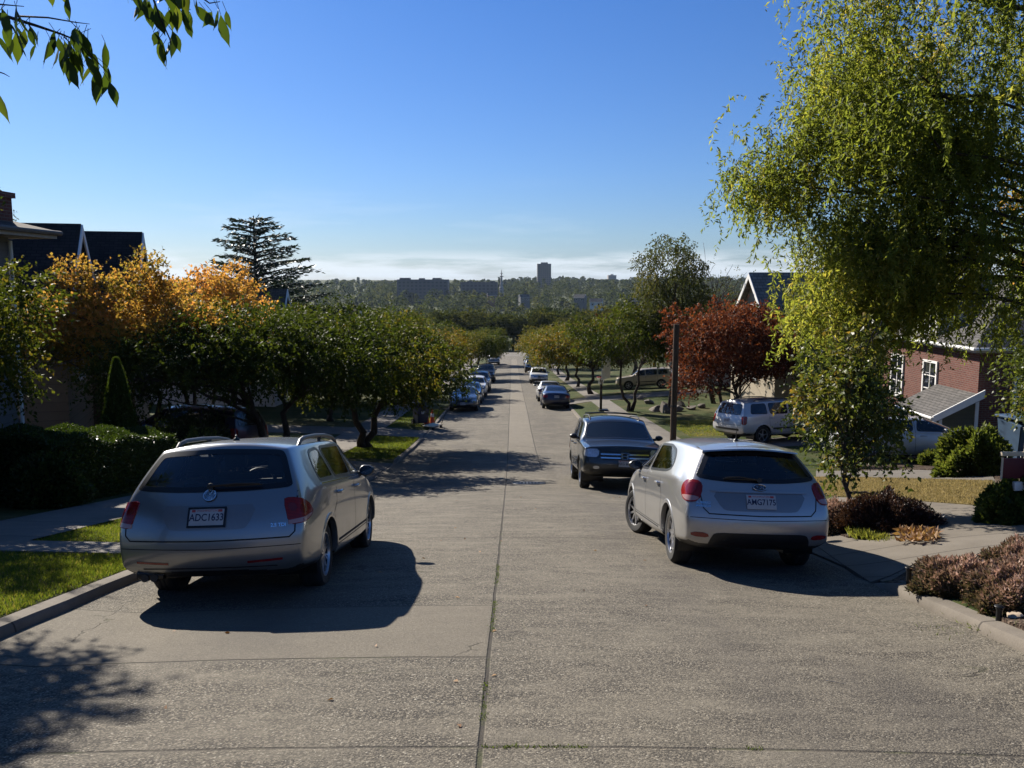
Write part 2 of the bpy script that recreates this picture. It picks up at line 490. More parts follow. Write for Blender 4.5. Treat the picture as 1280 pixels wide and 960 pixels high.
M_LAWN = turf('lawn_turf', (0.035, 0.06, 0.012), (0.075, 0.115, 0.022), (0.16, 0.125, 0.05), 0.25)
M_DRY = turf('dry_turf', (0.16, 0.13, 0.05), (0.27, 0.2, 0.085), (0.11, 0.115, 0.035), 0.2)
M_GROUND = turf('ground_turf', (0.03, 0.043, 0.013), (0.06, 0.078, 0.022), (0.12, 0.1, 0.045), 0.3)

# ---- ground sheet (one sheet out to the horizon)
def ylist():
    ys, y = [], -40.0
    while y < 5000:
        ys.append(y)
        y += 0.5 if y < 60 else 1.5 if y < 120 else 3 if y < 200 else 12 if y < 500 else 60 if y < 1500 else 300
    for g in GAP_L + GAP_R:
        for v in g: ys += [v - 0.45, v - 0.15, v + 0.15, v + 0.45]
    return sorted(set(round(v, 3) for v in ys))
YS = ylist()
def build_ground():
    xs = [-4500, -2000, -1000, -500, -250, -120, -70, -45, -32, -25, -20, -17, -15, -13] + [-12 + 0.75 * i for i in range(11)] + [KL - 0.16, KL - 0.13]
    xr = [KR + 0.13, KR + 0.16] + [KR + 0.75 * i for i in range(1, 14)] + [14.5, 16, 18, 20, 25, 32, 45, 70, 120, 250, 500, 1000, 2000, 4500]
    xs = sorted(xs + xr)
    V, Fc = [], []
    for Y in YS:
        for X in xs:
            if KL - 0.14 < X < KR + 0.14: z = zr(Y) - 0.10
            else:
                z = ground(X, Y)
                ax = abs(X)
                if ax > 60 and Y > 120: z += 0.006 * (ax - 60) * sstep(120, 600, Y) * (0.5 + 0.5 * math.sin(X * 0.004 + 1.3)) if ax < 1500 else 3
                z -= 0.0
            if 158 < Y < 176.5: z = min(z, zr(Y) - 0.08)
            V.append((X, Y, z))
    n = len(xs)
    for j in range(len(YS) - 1):
        for i in range(n - 1):
            Fc.append((j * n + i, j * n + i + 1, (j + 1) * n + i + 1, (j + 1) * n + i))
    me = bpy.data.meshes.new('ground'); me.from_pydata(V, [], Fc); smooth(me)
    o = struct(mesh_obj('ground', me, M_GROUND))
    return o
build_ground()

def strip(name, x0, x1, y0, y1, mat, off=0.0, nx=6, zf=None):
    ys = [y0] + [y for y in YS if y0 < y < y1] + [y1]
    xs = [x0 + (x1 - x0) * i / nx for i in range(nx + 1)]
    V = [(X, Y, (zf or ground)(X, Y) + off) for Y in ys for X in xs]
    n = nx + 1
    Fc = [(j * n + i, j * n + i + 1, (j + 1) * n + i + 1, (j + 1) * n + i) for j in range(len(ys) - 1) for i in range(nx)]
    me = bpy.data.meshes.new(name); me.from_pydata(V, [], Fc); smooth(me)
    return struct(mesh_obj(name, me, mat))
def sheet(name, polys, mat, off=0.02, step=0.4, skirt=0.06, ground_fn=None):
    """convex outlines (x, y) draped on the land as one sheet with a small edge"""
    gf = ground_fn or ground
    bm = bmesh.new()
    for poly in polys:
        P = [Vector((p[0], p[1])) for p in poly]
        area = sum(P[i].x * P[(i + 1) % len(P)].y - P[(i + 1) % len(P)].x * P[i].y for i in range(len(P)))
        if area < 0: P.reverse()
        b2 = bmesh.new()
        x0, x1 = min(p.x for p in P), max(p.x for p in P); y0, y1 = min(p.y for p in P), max(p.y for p in P)
        b2.faces.new([b2.verts.new((p.x, p.y, 0)) for p in P])
        for ax, a, c in ((0, x0, x1), (1, y0, y1)):
            nn = int((c - a) / step)
            for i in range(1, nn + 1):
                v = a + (c - a) * i / (nn + 1)
                co = (v, 0, 0) if ax == 0 else (0, v, 0); no = (1, 0, 0) if ax == 0 else (0, 1, 0)
                bmesh.ops.bisect_plane(b2, geom=b2.verts[:] + b2.edges[:] + b2.faces[:], plane_co=co, plane_no=no)
        edges = [e for e in b2.edges if e.is_boundary]
        for v in b2.verts: v.co.z = gf(v.co.x, v.co.y) + off
        ex = bmesh.ops.extrude_edge_only(b2, edges=edges)
        for v in [g for g in ex['geom'] if isinstance(g, bmesh.types.BMVert)]: v.co.z -= skirt
        tmp = bpy.data.meshes.new('t'); b2.to_mesh(tmp); b2.free()
        bm.from_mesh(tmp); bpy.data.meshes.remove(tmp)
    return struct(bm_obj(name, bm, mat, None, 40))

road = strip('road', KL - 0.02, KR + 0.02, -30, 161, M_ROAD, 0.0, 12)
def cross_z(X, Y): return zr(Y) + 0.012 - 0.01 * sstep(4, 8, abs(X))
cross = strip('cross_street', -90, 90, 160.5, 174, M_WALKX, 0.0, 30, cross_z)

def kerb(name, face, outward, gaps, y0, y1):
    """kerb stone with a rounded top; drops to road level at driveways"""
    ys = [y0] + [y for y in YS if y0 < y < y1] + [y1]
    V, Fc = [], []
    for Y in ys:
        f = gapf(gaps, Y)
        hgt = 0.085 - 0.115 * f
        zb = zr(Y)
        wob = 0.008 * math.sin(Y * 1.7) + 0.006 * math.sin(Y * 5.1)
        prof = [(0.012 + wob, -0.12), (0.0 + wob, 0.0), (0.012 + wob, hgt - 0.03), (0.03 + wob, hgt - 0.006), (0.06, hgt), (0.155, hgt + 0.006), (0.16, -0.12)]
        for a, h in prof: V.append((face + outward * a, Y, zb + h))
    n = 7
    for j in range(len(ys) - 1):
        for i in range(n - 1):
            q = (j * n + i, j * n + i + 1, (j + 1) * n + i + 1, (j + 1) * n + i)
            Fc.append(q if outward > 0 else q[::-1])
    Fc.append(tuple(range(n))); Fc.append(tuple(range((len(ys) - 1) * n, len(ys) * n))[::-1])
    me = bpy.data.meshes.new(name); me.from_pydata(V, [], Fc); smooth(me, 35)
    return struct(mesh_obj(name, me, M_KERB))
kerb('kerb', KL, -1, GAP_L, -30, 158)
kerb('kerb', KR, 1, GAP_R, -30, 158)

# ---- footpaths, driveways, beds
strip('footpath', -7.35, -5.9, -30, 157, M_WALK, 0.022, 4)
sheet('garden_walk', [[(-5.9, 9.35), (-3.92, 9.35), (-3.92, 10.15), (-5.9, 10.15)]], M_WALKX, 0.024)
sheet('driveway', [[(-5.9, 24.0), (-3.9, 23.5), (-3.9, 27.5), (-5.9, 27.1)]], M_DRIVE, 0.015)
sheet('driveway', [[(-13, 25.5), (-7.35, 24.0), (-7.35, 27.1), (-13, 28.6)]], M_PALE, 0.02)
sheet('driveway', [[(-20, 36.6), (-7.35, 36.4), (-7.35, 39.4), (-20, 39.6)], [(-5.9, 36.4), (-3.9, 36.3), (-3.9, 39.5), (-5.9, 39.4)]], M_DRIVE, 0.02)
strip('footpath', 5.25, 6.5, 32, 157, M_WALK, 0.022, 4)
def PX(*pts): return [(lambda g: (g.x, g.y))(gpix(*p)) for p in pts]
sheet('paved_apron', [PX((1030, 690), (1088, 729), (1150, 702), (1290, 702), (1290, 641), (1240, 634.5), (1140, 627), (1040, 622), (985, 650))], M_PAVE, 0.015, 0.3)
sheet('paved_apron', [[(KR + .155, 7.6), (KR + .155, 12.0), (6.0, 12.0), (6.0, 7.6)]], M_PAVE, 0.006, 0.3)
sheet('planting_bed', [PX((1012, 652), (1060, 674), (1165, 670), (1150, 640), (1040, 628))], M_MULCH, 0.035, 0.3)
sheet('planting_bed', [PX((1103, 734), (1150, 705), (1300, 700), (1300, 800), (1245, 787))], M_MULCH, 0.03, 0.3)
sheet('dry_lawn', [PX((1000, 598), (1240, 602.5), (1242, 633.5), (1140, 626.5), (1000, 618))], M_DRY, 0.02, 0.3)
sheet('front_path', [PX((1020, 588), (1240, 595), (1244, 602), (1020, 597))], M_DRIVE, 0.02, 0.3)
sheet('mulch_bed', [PX((1090, 575), (1180, 566), (1300, 566), (1300, 640), (1246, 634), (1243, 595), (1060, 589))], M_MULCH, 0.03, 0.3)
sheet('driveway', [[(3.68, 26.2), (3.68, 31.2), (7.0, 33.6), (7.4, 30.6), (5.5, 27.4)], [(7.4, 30.6), (7.0, 33.6), (12, 35.5), (12, 32.5)],
                   [(5.3, 31.9), (7.0, 33.6), (7.0, 45), (5.3, 45)]], M_DRIVE, 0.017)
sheet('driveway', [[(3.68, 55.8), (3.68, 59.8), (14, 63), (14, 59)]], M_DRIVE, 0.02)
# pale gutter kerb line of the cross street, seen at the bottom of the hill
kz = lambda X, Y: zr(Y) + 0.02
strip('far_footpath', -60, 60, 176.5, 178, M_PALE, 0.12, 10, kz)
# ------------------------------------------------------------------ vehicles
def glassmat(name, tint, rough=0.02, see=0.0):
    m, k, b, out = newmat(name)
    setb(k, b, base=tint, rough=rough, spec=0.6, coat=0.3)
    if see > 0:                                   # window glass one can look through
        tr = k.n('ShaderNodeBsdfTransparent'); tr.inputs[0].default_value = (see, see * 1.02, see * 1.02, 1)
        gl = k.n('ShaderNodeBsdfGlossy'); gl.inputs['Roughness'].default_value = 0.02
        gl.inputs[0].default_value = (0.9, 0.95, 1, 1)
        fr = k.n('ShaderNodeFresnel'); fr.inputs[0].default_value = 1.52
        mx = k.n('ShaderNodeMixShader')
        k.set(mx.inputs[0], k.math('ADD', k.math('MULTIPLY', fr.outputs[0], 1.0), 0.02)); k.set(mx.inputs[1], tr.outputs[0]); k.set(mx.inputs[2], gl.outputs[0])
        k.set(out.inputs[0], mx.outputs[0])
    return m
M_GLASS = glassmat('car_glass', (0.012, 0.015, 0.018))
M_CLEAR = glassmat('car_glass_clear', (0.02, 0.02, 0.02), see=0.8)
M_BLACK = pmat('black_plastic', (0.012, 0.012, 0.013), 0.42, var=0.3)
M_SEAL = pmat('black_seal', (0.006, 0.006, 0.007), 0.3, var=0.2)
M_GAP = pmat('panel_gap', (0.010, 0.010, 0.011), 0.9, var=0.1)
M_TYRE = pmat('tyre_rubber', (0.014, 0.0135, 0.013), 0.85, var=0.35, scale=9, bumpd=0.002)
M_RIM = pmat('alloy', (0.5, 0.5, 0.51), 0.3, metal=0.9, var=0.1)
M_CHROME = pmat('chrome', (0.75, 0.76, 0.78), 0.12, metal=1.0, var=0.03)
M_INT = pmat('cabin_trim', (0.03, 0.029, 0.03), 0.8, var=0.3)
M_INTL = pmat('cabin_grey', (0.16, 0.15, 0.14), 0.8, var=0.2)
def redlens():
    m, k, b, out = newmat('red_lens')
    co = k.coord()
    wv = k.n('ShaderNodeTexWave'); k.set(wv.inputs[0], co); wv.bands_direction = 'Z'; wv.inputs['Scale'].default_value = 26
    setb(k, b, base=k.ramp(wv.outputs[0], [(0.2, (0.12, 0.003, 0.004)), (0.8, (0.30, 0.010, 0.011))]), rough=0.2, coat=0.25, spec=0.35)
    return m
M_RED = redlens()
M_REDD = pmat('red_reflector', (0.2, 0.006, 0.008), 0.15, coat=0.8, var=0.15)
M_LENS = pmat('clear_lens', (0.55, 0.56, 0.58), 0.08, metal=0.6, coat=1.0, var=0.25, scale=18)
M_PLATE = pmat('plate_white', (0.40, 0.40, 0.39), 0.5, var=0.08)
M_INK = pmat('plate_ink', (0.015, 0.02, 0.06), 0.6, var=0.1)
M_PLRED = pmat('plate_red', (0.4, 0.05, 0.05), 0.6, var=0.1)
M_PLTAN = pmat('plate_tan', (0.5, 0.42, 0.3), 0.6, var=0.1)

def car_cage(st, rear_bulge, front_bulge, creases, level):
    """st: stations rear to front; a station is nine rows of (x, l, z) from the floor's middle over the flank to the roof's middle"""
    bm = bmesh.new()
    n = len(st)
    cr = bm.edges.layers.float.new('crease_edge')
    L, Rr = [], []
    for s in st:
        a, b = [], []
        for j, (x, l, z) in enumerate(s):
            v = bm.verts.new((x, l, z)); a.append(v)
            b.append(v if abs(x) < 1e-6 else bm.verts.new((-x, l, z)))
        Rr.append(a); L.append(b)
    def fc(*vs):
        vv = []
        for v in vs:
            if v not in vv: vv.append(v)
        if len(vv) >= 3: bm.faces.new(vv)
    for i in range(n - 1):
        for j in range(8):
            fc(Rr[i][j], Rr[i][j + 1], Rr[i + 1][j + 1], Rr[i + 1][j])
            fc(L[i][j + 1], L[i][j], L[i + 1][j], L[i + 1][j + 1])
    def capend(idx, bulge, sign):
        ringR, ringL = Rr[idx], L[idx]
        rows = [2, 3, 4, 5, 6]
        gridR, gridL = [], []
        for ri, j in enumerate(rows):
            e = ringR[j]
            if j == 2: a, c = ringR[1], ringR[0]; aL, cL = ringL[1], ringL[0]
            elif j == 6: a, c = ringR[7], ringR[8]; aL, cL = ringL[7], ringL[8]
            else:
                bl = bulge[ri]
                a = bm.verts.new((e.co.x * 0.55, e.co.y + sign * bl * 0.8, e.co.z)); c = bm.verts.new((0, e.co.y + sign * bl, e.co.z))
                aL = bm.verts.new((-a.co.x, a.co.y, a.co.z)); cL = c
            gridR.append((e, a, c)); gridL.append((ringL[j], aL, cL))
        for r0, r1 in zip(gridR, gridR[1:]):
            for k_ in range(2): fc(r0[k_], r1[k_], r1[k_ + 1], r0[k_ + 1])
        for r0, r1 in zip(gridL, gridL[1:]):
            for k_ in range(2): fc(r0[k_ + 1], r1[k_ + 1], r1[k_], r0[k_])
    capend(0, rear_bulge, -1); capend(n - 1, front_bulge, 1)
    def crease(row, i0, i1, v):
        for side_ in (Rr, L):
            for i in range(i0, i1):
                e = bm.edges.get((side_[i][row], side_[i + 1][row]))
                if e: e[cr] = v
    for row, i0, i1, v in creases:
        if row == 'ring':            # around the end: station i0, rows from i1[0] to i1[1]
            for side_ in (Rr, L):
                for j in range(*i1):
                    e = bm.edges.get((side_[i0][j], side_[i0][j + 1]))
                    if e: e[cr] = v
        else: crease(row, i0, i1, v)
    bmesh.ops.recalc_face_normals(bm, faces=bm.faces)
    me = bpy.data.meshes.new('cage'); bm.to_mesh(me); bm.free()
    ob = bpy.data.objects.new('cage', me); COL.objects.link(ob)
    sd = ob.modifiers.new('s', 'SUBSURF'); sd.levels = level; sd.render_levels = level; sd.use_limit_surface = False
    dg = bpy.context.evaluated_depsgraph_get()
    out = bpy.data.meshes.new_from_object(ob.evaluated_get(dg))
    bpy.data.objects.remove(ob); bpy.data.meshes.remove(me)
    return out

CAST = {'right': (Vector((4, 0, 0)), Vector((-1, 0, 0)), lambda a, b: Vector((0, a, b))),
        'left': (Vector((-4, 0, 0)), Vector((1, 0, 0)), lambda a, b: Vector((0, a, b))),
        'rear': (Vector((0, -3, 0)), Vector((0, 1, 0)), lambda a, b: Vector((a, 0, b))),
        'front': (Vector((0, 9, 0)), Vector((0, -1, 0)), lambda a, b: Vector((a, 0, b))),
        'top': (Vector((0, 0, 5)), Vector((0, 0, -1)), lambda a, b: Vector((a, b, 0)))}
def cast_dir(mode):
    """a corner mode like ('corner', angle, sign): seen from that angle off the rear (or front) axis"""
    if isinstance(mode, str): return CAST[mode]
    _, ang, sgn, end, cx, cl = mode
    d = Vector((-math.sin(ang) * sgn, math.cos(ang) * end, 0))
    u = Vector((math.cos(ang) * sgn, math.sin(ang) * end, 0))
    return (-d * 4 + Vector((cx * sgn, cl, 0)), d, lambda a, b: u * a + Vector((0, 0, b)))

def smooth_poly(P, it=0):
    """round the outline's corners (Chaikin)"""
    for _ in range(it):
        Q = []
        for i in range(len(P)):
            a, b = P[i], P[(i + 1) % len(P)]
            q = min(.25, .05 / max(.02, math.hypot(b[0] - a[0], b[1] - a[1])))
            Q += [(a[0] * (1 - q) + b[0] * q, a[1] * (1 - q) + b[1] * q), (a[0] * q + b[0] * (1 - q), a[1] * q + b[1] * (1 - q))]
        P = Q
    return P
def inset_poly(P, d):
    """shrink an outline by about d"""
    n = len(P)
    area = sum(P[i][0] * P[(i + 1) % n][1] - P[(i + 1) % n][0] * P[i][1] for i in range(n))
    s = 1 if area > 0 else -1
    out = []
    for i in range(n):
        a, b, c = Vector(P[i - 1]), Vector(P[i]), Vector(P[(i + 1) % n])
        e1 = (b - a).normalized(); e2 = (c - b).normalized()
        n1 = Vector((-e1.y, e1.x)) * s; n2 = Vector((-e2.y, e2.x)) * s
        m = (n1 + n2)
        m = m.normalized() if m.length > 1e-6 else n1
        out.append(tuple(b + m * d / max(0.35, m.dot(n1))))
    return out
def inside(P, x, y):
    c = False; n = len(P)
    for i in range(n):
        x0, y0 = P[i]; x1, y1 = P[(i + 1) % n]
        if (y0 > y) != (y1 > y) and x < (x1 - x0) * (y - y0) / (y1 - y0) + x0: c = not c
    return c
def drape(bvh, P, mode, off=0.004, step=0.04, skirt=0.012, hole=None, bm=None, mi=0):
    """an outline laid on the body from one side; with hole, only the ring between both outlines"""
    own = bm is None
    if own: bm = bmesh.new()
    base, d, mp = cast_dir(mode)
    b2 = bmesh.new()
    if hole is None:
        b2.faces.new([b2.verts.new((p[0], p[1], 0)) for p in P])
    else:
        vo = [b2.verts.new((p[0], p[1], 0)) for p in P]; vi = [b2.verts.new((p[0], p[1], 0)) for p in hole]
        for i in range(len(P)):
            k_ = (i + 1) % len(P)
            b2.faces.new((vo[i], vo[k_], vi[k_], vi[i]))
    x0, x1 = min(p[0] for p in P), max(p[0] for p in P); y0, y1 = min(p[1] for p in P), max(p[1] for p in P)
    for ax, a, c in ((0, x0, x1), (1, y0, y1)):
        nn = int((c - a) / step)
        for i in range(1, nn + 1):
            v = a + (c - a) * i / (nn + 1)
            bmesh.ops.bisect_plane(b2, geom=b2.verts[:] + b2.edges[:] + b2.faces[:], plane_co=(v, 0, 0) if ax == 0 else (0, v, 0), plane_no=(1, 0, 0) if ax == 0 else (0, 1, 0))
    edges = [e for e in b2.edges if e.is_boundary]
    for v in b2.verts:
        o = base + mp(v.co.x, v.co.y)
        hit = bvh.ray_cast(o, d, 12)
        p = hit[0] if hit[0] is not None else bvh.find_nearest(o + d * 3.2)[0]
        nrm = hit[1] if hit[0] is not None else -d
        if nrm is not None and nrm.dot(d) > 0: nrm = -nrm
        v.co = p + (nrm * 0.7 - d * 0.3) * off
    if skirt:
        ex = bmesh.ops.extrude_edge_only(b2, edges=edges)
        for v in [g for g in ex['geom'] if isinstance(g, bmesh.types.BMVert)]: v.co += d * (skirt + off)
    bmesh.ops.recalc_face_normals(b2, faces=b2.faces)
    # make sure the shown side faces outward
    tot = sum((f.normal.dot(d) * f.calc_area() for f in b2.faces), 0.0)
    if tot > 0: bmesh.ops.reverse_faces(b2, faces=b2.faces)
    for f in b2.faces: f.material_index = mi
    tmp = bpy.data.meshes.new('t'); b2.to_mesh(tmp); b2.free(); bm.from_mesh(tmp); bpy.data.meshes.remove(tmp)
    return bm
def ribbon(bvh, pts, mode, wdt=0.006, off=0.0015, bm=None):
    """thin line (shut line, edge) laid on the body"""
    P = [Vector(p) for p in pts]
    dens = []
    for a, b in zip(P, P[1:]):
        nn = max(1, int((b - a).length / 0.05))
        dens += [a + (b - a) * i / nn for i in range(nn)]
    dens.append(P[-1]); P = dens
    own = bm is None
    if own: bm = bmesh.new()
    base, d, mp = cast_dir(mode)
    prev = None
    for i, p in enumerate(P):
        t = (P[min(i + 1, len(P) - 1)] - P[max(0, i - 1)]).normalized(); nn = Vector((-t.y, t.x)) * wdt / 2
        pr = []
        for q in (p + nn, p - nn):
            o = base + mp(q.x, q.y); hit = bvh.ray_cast(o, d, 12)
            c = hit[0] if hit[0] is not None else bvh.find_nearest(o + d * 3)[0]
            pr.append(bm.verts.new(c - d * off))
        if prev: bm.faces.new((prev[0], pr[0], pr[1], prev[1]))
        prev = pr
    return bm
def R_poly(a, b, c, d):
    return [(a, c), (b, c), (b, d), (a, d)]
def mirror_x(P): return [(-p[0], p[1]) for p in P]

WHEELS = {}
def wheel_mesh(r, w_, spokes, style):
    key = (round(r, 3), round(w_, 3), spokes, style)
    if key in WHEELS: return WHEELS[key]
    bm = bmesh.new()
    rr = r * (0.66 if style != 'suv' else 0.62)
    prof = [(rr, -w_ * .46), (rr + .012, -w_ * .5), (r * .9, -w_ * .5), (r * .975, -w_ * .40), (r, -w_ * .28), (r, -w_ * .1), (r * .992, -w_ * .085), (r, -w_ * .07),
            (r, w_ * .07), (r * .992, w_ * .085), (r, w_ * .1), (r, w_ * .28), (r * .975, w_ * .40), (r * .9, w_ * .5), (rr + .012, w_ * .5), (rr, w_ * .46)]
    lathe(bm, prof, 40, 'x', closed=True)
    tm = bpy.data.meshes.new('wheel'); bmesh.ops.recalc_face_normals(bm, faces=bm.faces); bm.to_mesh(tm); bm.free(); smooth(tm, 40); tm.materials.append(M_TYRE)
    bm = bmesh.new()      # rim: outer side is +x
    lathe(bm, [(rr * .93, -w_ * .4), (rr + .004, w_ * .40), (rr + .008, w_ * .47), (rr * .97, w_ * .47), (rr * .93, w_ * .36), (rr * .9, -w_ * .05), (rr * .3, -w_ * .1), (0.001, -w_ * .1)], 40, 'x')
    for f in bm.faces:
        c = f.calc_center_median()
        if c.x < w_ * .2: f.material_index = 1
    hub = [(0.001, w_ * .40), (rr * .13, w_ * .40), (rr * .17, w_ * .37), (rr * .2, w_ * .25), (rr * .2, 0)]
    lathe(bm, hub, 20, 'x')
    for s_ in range(spokes):
        a = 2 * math.pi * s_ / spokes
        for da, wd in (((0, .085),) if style != 'twin' else ((-.12, .05), (.12, .05))):
            prv = None
            for q in (0.12, 0.35, 0.6, 0.8, 0.965):
                rad = rr * q; ww = rr * wd * (1.25 - .35 * q); xo = w_ * (.40 - .16 * q * q + .14 * q ** 4); aa = a + da * q
                cs, sn = math.cos(aa), math.sin(aa)
                ring = []
                for (tt, xx) in ((-1, -.02), (-.75, .0), (.75, .0), (1, -.02)):
                    y = rad * cs - tt * ww * sn; z = rad * sn + tt * ww * cs
                    ring.append(bm.verts.new((xo + xx, y, z)))
                if prv:
                    for k_ in range(3): bm.faces.new((prv[k_], prv[k_ + 1], ring[k_ + 1], ring[k_]))
                prv = ring
    rm = bpy.data.meshes.new('rim'); bmesh.ops.recalc_face_normals(bm, faces=bm.faces); bm.to_mesh(rm); bm.free(); smooth(rm, 35)
    rm.materials.append(M_RIM); rm.materials.append(M_BLACK)
    WHEELS[key] = (tm, rm)
    return tm, rm

def rows(l, zb, wb, zl, wl, zm, wm, zs, ws, ze, we, zq, wq, zc, le=None, ls=None, lm=None, lb=None, lc=None):
    """one station: floor, lower flank, flank, shoulder, rail, roof quarter, roof middle"""
    le = l if le is None else le; ls = l if ls is None else ls; lm = l if lm is None else lm; lb = l if lb is None else lb
    lc = le if lc is None else lc
    return [(0, lb, zb), (wb * .55, lb, zb), (wb, lb, zb), (wl, lm, zl), (wm, lm, zm), (ws, ls, zs), (we, le, ze), (wq, (le + lc) / 2, zq), (0, lc, zc)]

def put(root, X, Y, heading, wheelbase, mid, track=1.5):
    """stand a vehicle on the land: heading 0 = driving away from us"""
    h = R(heading)
    f = Vector((-math.sin(h), math.cos(h)))
    s = Vector((math.cos(h), math.sin(h)))
    zf = ground(X + f.x * wheelbase / 2, Y + f.y * wheelbase / 2); zb = ground(X - f.x * wheelbase / 2, Y - f.y * wheelbase / 2)
    zl = ground(X - s.x * track / 2, Y - s.y * track / 2); z2 = ground(X + s.x * track / 2, Y + s.y * track / 2)
    root.location = (X, Y, (zf + zb) / 2)
    root.rotation_euler = (math.atan2(zf - zb, wheelbase), 0.8 * math.atan2(zl - z2, track), h)

def build_car(spec, mats, name, label, cat, group=None):
    """a car from its cage: body, glass, lamps, wheels, trim. Local y points forward, origin between the axles on the ground."""
    S = spec
    root = thing(name, label, cat, group=group)
    yoff = -(S['ra'] + S['fa']) / 2
    lvl = S.get('level', 3)
    body = car_cage(S['st'], S['rb'], S['fb'], S['crease'], lvl)
    T = Matrix.Translation((0, yoff, 0))
    bmb = bmesh.new(); bmb.from_mesh(body)
    bvh = BVHTree.FromBMesh(bmb)
    pm = mats['paint']
    zmax = max(v.co.z for v in bmb.verts)
    wr = S['wr']; ar = S.get('arch', wr + 0.055)
    cut = set()
    for f in bmb.faces:
        c = f.calc_center_median()
        for la in (S['ra'], S['fa']):
            if abs(c.x) > 0.45 and math.hypot(c.y - la, c.z - wr) < ar: cut.add(f)
    wins = S['side_win']
    see = S.get('see', False)
    if see:
        gl = [('right', smooth_poly(P, 2)) for P in wins] + [('left', smooth_poly(P, 2)) for P in wins] + [('rear', smooth_poly(S['rear_win'], 2)), ('front', smooth_poly(S['front_win'], 2))]
        for mode, P in gl:
            Pi = inset_poly(P, 0.02)
            for f in bmb.faces:
                c = f.calc_center_median(); nrm = f.normal
                if mode in ('right', 'left'):
                    sg = 1 if mode == 'right' else -1
                    if c.x * sg > 0.3 and nrm.x * sg > 0.2 and inside(Pi, c.y, c.z): cut.add(f)
                elif mode == 'rear':
                    if c.y < 1.4 and nrm.y < -0.1 and inside(Pi, c.x, c.z): cut.add(f)
                else:
                    if c.y > 2.2 and nrm.y > 0.1 and inside(Pi, c.x, c.z): cut.add(f)
    bmesh.ops.delete(bmb, geom=list(cut), context='FACES')
    bmb.normal_update()
    # lower valance in black plastic
    zlo = S.get('blackbelow', 0.0)
    for f in bmb.faces:
        c = f.calc_center_median()
        if c.z < zlo or f.normal.z < -0.75: f.material_index = 1
    for zone in S.get('black_zones', []):
        for f in bmb.faces:
            if zone(f.calc_center_median()): f.material_index = 1
    bmesh.ops.transform(bmb, matrix=T, verts=bmb.verts)
    me = bpy.data.meshes.new('body'); bmb.to_mesh(me); bmb.free(); smooth(me)
    me.materials.append(pm); me.materials.append(M_BLACK)
    mesh_obj('body', me, None, root)
    def part(nm, bm, mat, parent=root, sm=True):
        bmesh.ops.transform(bm, matrix=T, verts=bm.verts)
        me = bpy.data.meshes.new(nm); bm.to_mesh(me); bm.free()
        smooth(me, 40)
        return mesh_obj(nm, me, mat, parent)
    # wheel arches: lip and dark liner
    for la in (S['ra'], S['fa']):
        for sg, mode in ((1, 'right'), (-1, 'left')):
            bm = bmesh.new(); prev = None
            base, d, mp = CAST[mode]
            nseg = 22
            for i in range(nseg + 1):
                a = math.pi * (-0.02 + 1.04 * i / nseg)
                ring = []
                for rad, off in ((ar - .012, -.05), (ar - .012, .006), (ar + .01, .010), (ar + .030, .004), (ar + .040, -.006)):
                    y, z = la + math.cos(a) * rad, wr + math.sin(a) * rad
                    hit = bvh.ray_cast(base + mp(y, max(z, .2)), d, 12)
                    xx = hit[0].x if hit[0] is not None and abs(hit[0].x) > .5 else sg * S['hw'] * .95
                    if rad < ar:  # lip carries on from just outside the opening
                        hit2 = bvh.ray_cast(base + mp(la + math.cos(a) * (ar + .02), max(wr + math.sin(a) * (ar + .02), .2)), d, 12)
                        if hit2[0] is not None and abs(hit2[0].x) > .5: xx = hit2[0].x
                    ring.append(bm.verts.new((xx + sg * off, y, z)))
                if prev:
                    for k_ in range(4): bm.faces.new((prev[k_], prev[k_ + 1], ring[k_ + 1], ring[k_]))
                prev = ring
            bmesh.ops.recalc_face_normals(bm, faces=bm.faces)
            part('wheel_arch', bm, mats.get('arch', pm))
            bm = bmesh.new()
            ring0, ring1 = [], []
            for i in range(17):
                a = math.pi * (-0.12 + 1.24 * i / 16)
                y, z = la + math.cos(a) * (ar - .005), wr + math.sin(a) * (ar - .005)
                ring0.append(bm.verts.new((sg * (S['hw'] - .06), y, z))); ring1.append(bm.verts.new((sg * .42, y, z)))
            for i in range(16): bm.faces.new((ring0[i], ring0[i + 1], ring1[i + 1], ring1[i]))
            bm.faces.new(ring1)
            part('wheel_well', bm, M_SEAL)
    # wheels
    tm, rm = wheel_mesh(wr, S['ww'], S['spokes'], S.get('wstyle', 'plain'))
    for la, steer in ((S['ra'], 0), (S['fa'], S.get('steer', 0))):
        for sg in (1, -1):
            wo = mesh_obj('wheel', tm, None, root)
            wo.location = (sg * (S['hw'] - S['ww'] / 2 - .045), la + yoff, wr)
            wo.rotation_euler = (rng.uniform(0, 3), 0, R(steer) + (0 if sg > 0 else math.pi))
            mesh_obj('rim', rm, None, wo)
    # windows
    gmat = M_CLEAR if see else M_GLASS
    def window(P, mode, nm, frit=0.028, rnd=2, extra=None):
        Ps = smooth_poly(P, rnd)
        if see:
            hole = inset_poly(Ps, frit)
            fr = part('window_frame', drape(bvh, Ps, mode, 0.004, 0.05, 0.012, hole=hole), M_SEAL)
            return part(nm, drape(bvh, inset_poly(Ps, frit - .004), mode, 0.001, 0.05, 0.0), gmat)
        fr = part(nm, drape(bvh, Ps, mode, 0.004, 0.05, 0.010, hole=inset_poly(Ps, .022)), M_SEAL)
        fr.name = 'window_frame'
        return part(nm, drape(bvh, inset_poly(Ps, .018), mode, 0.003, 0.05, 0.0), gmat)
    for mode in ('right', 'left'):
        for P in wins: window(P, mode, 'side_window')
    window(S['rear_win'], 'rear', 'rear_window', S.get('rfrit', 0.04))
    window(S['front_win'], 'front', 'windscreen', 0.04)
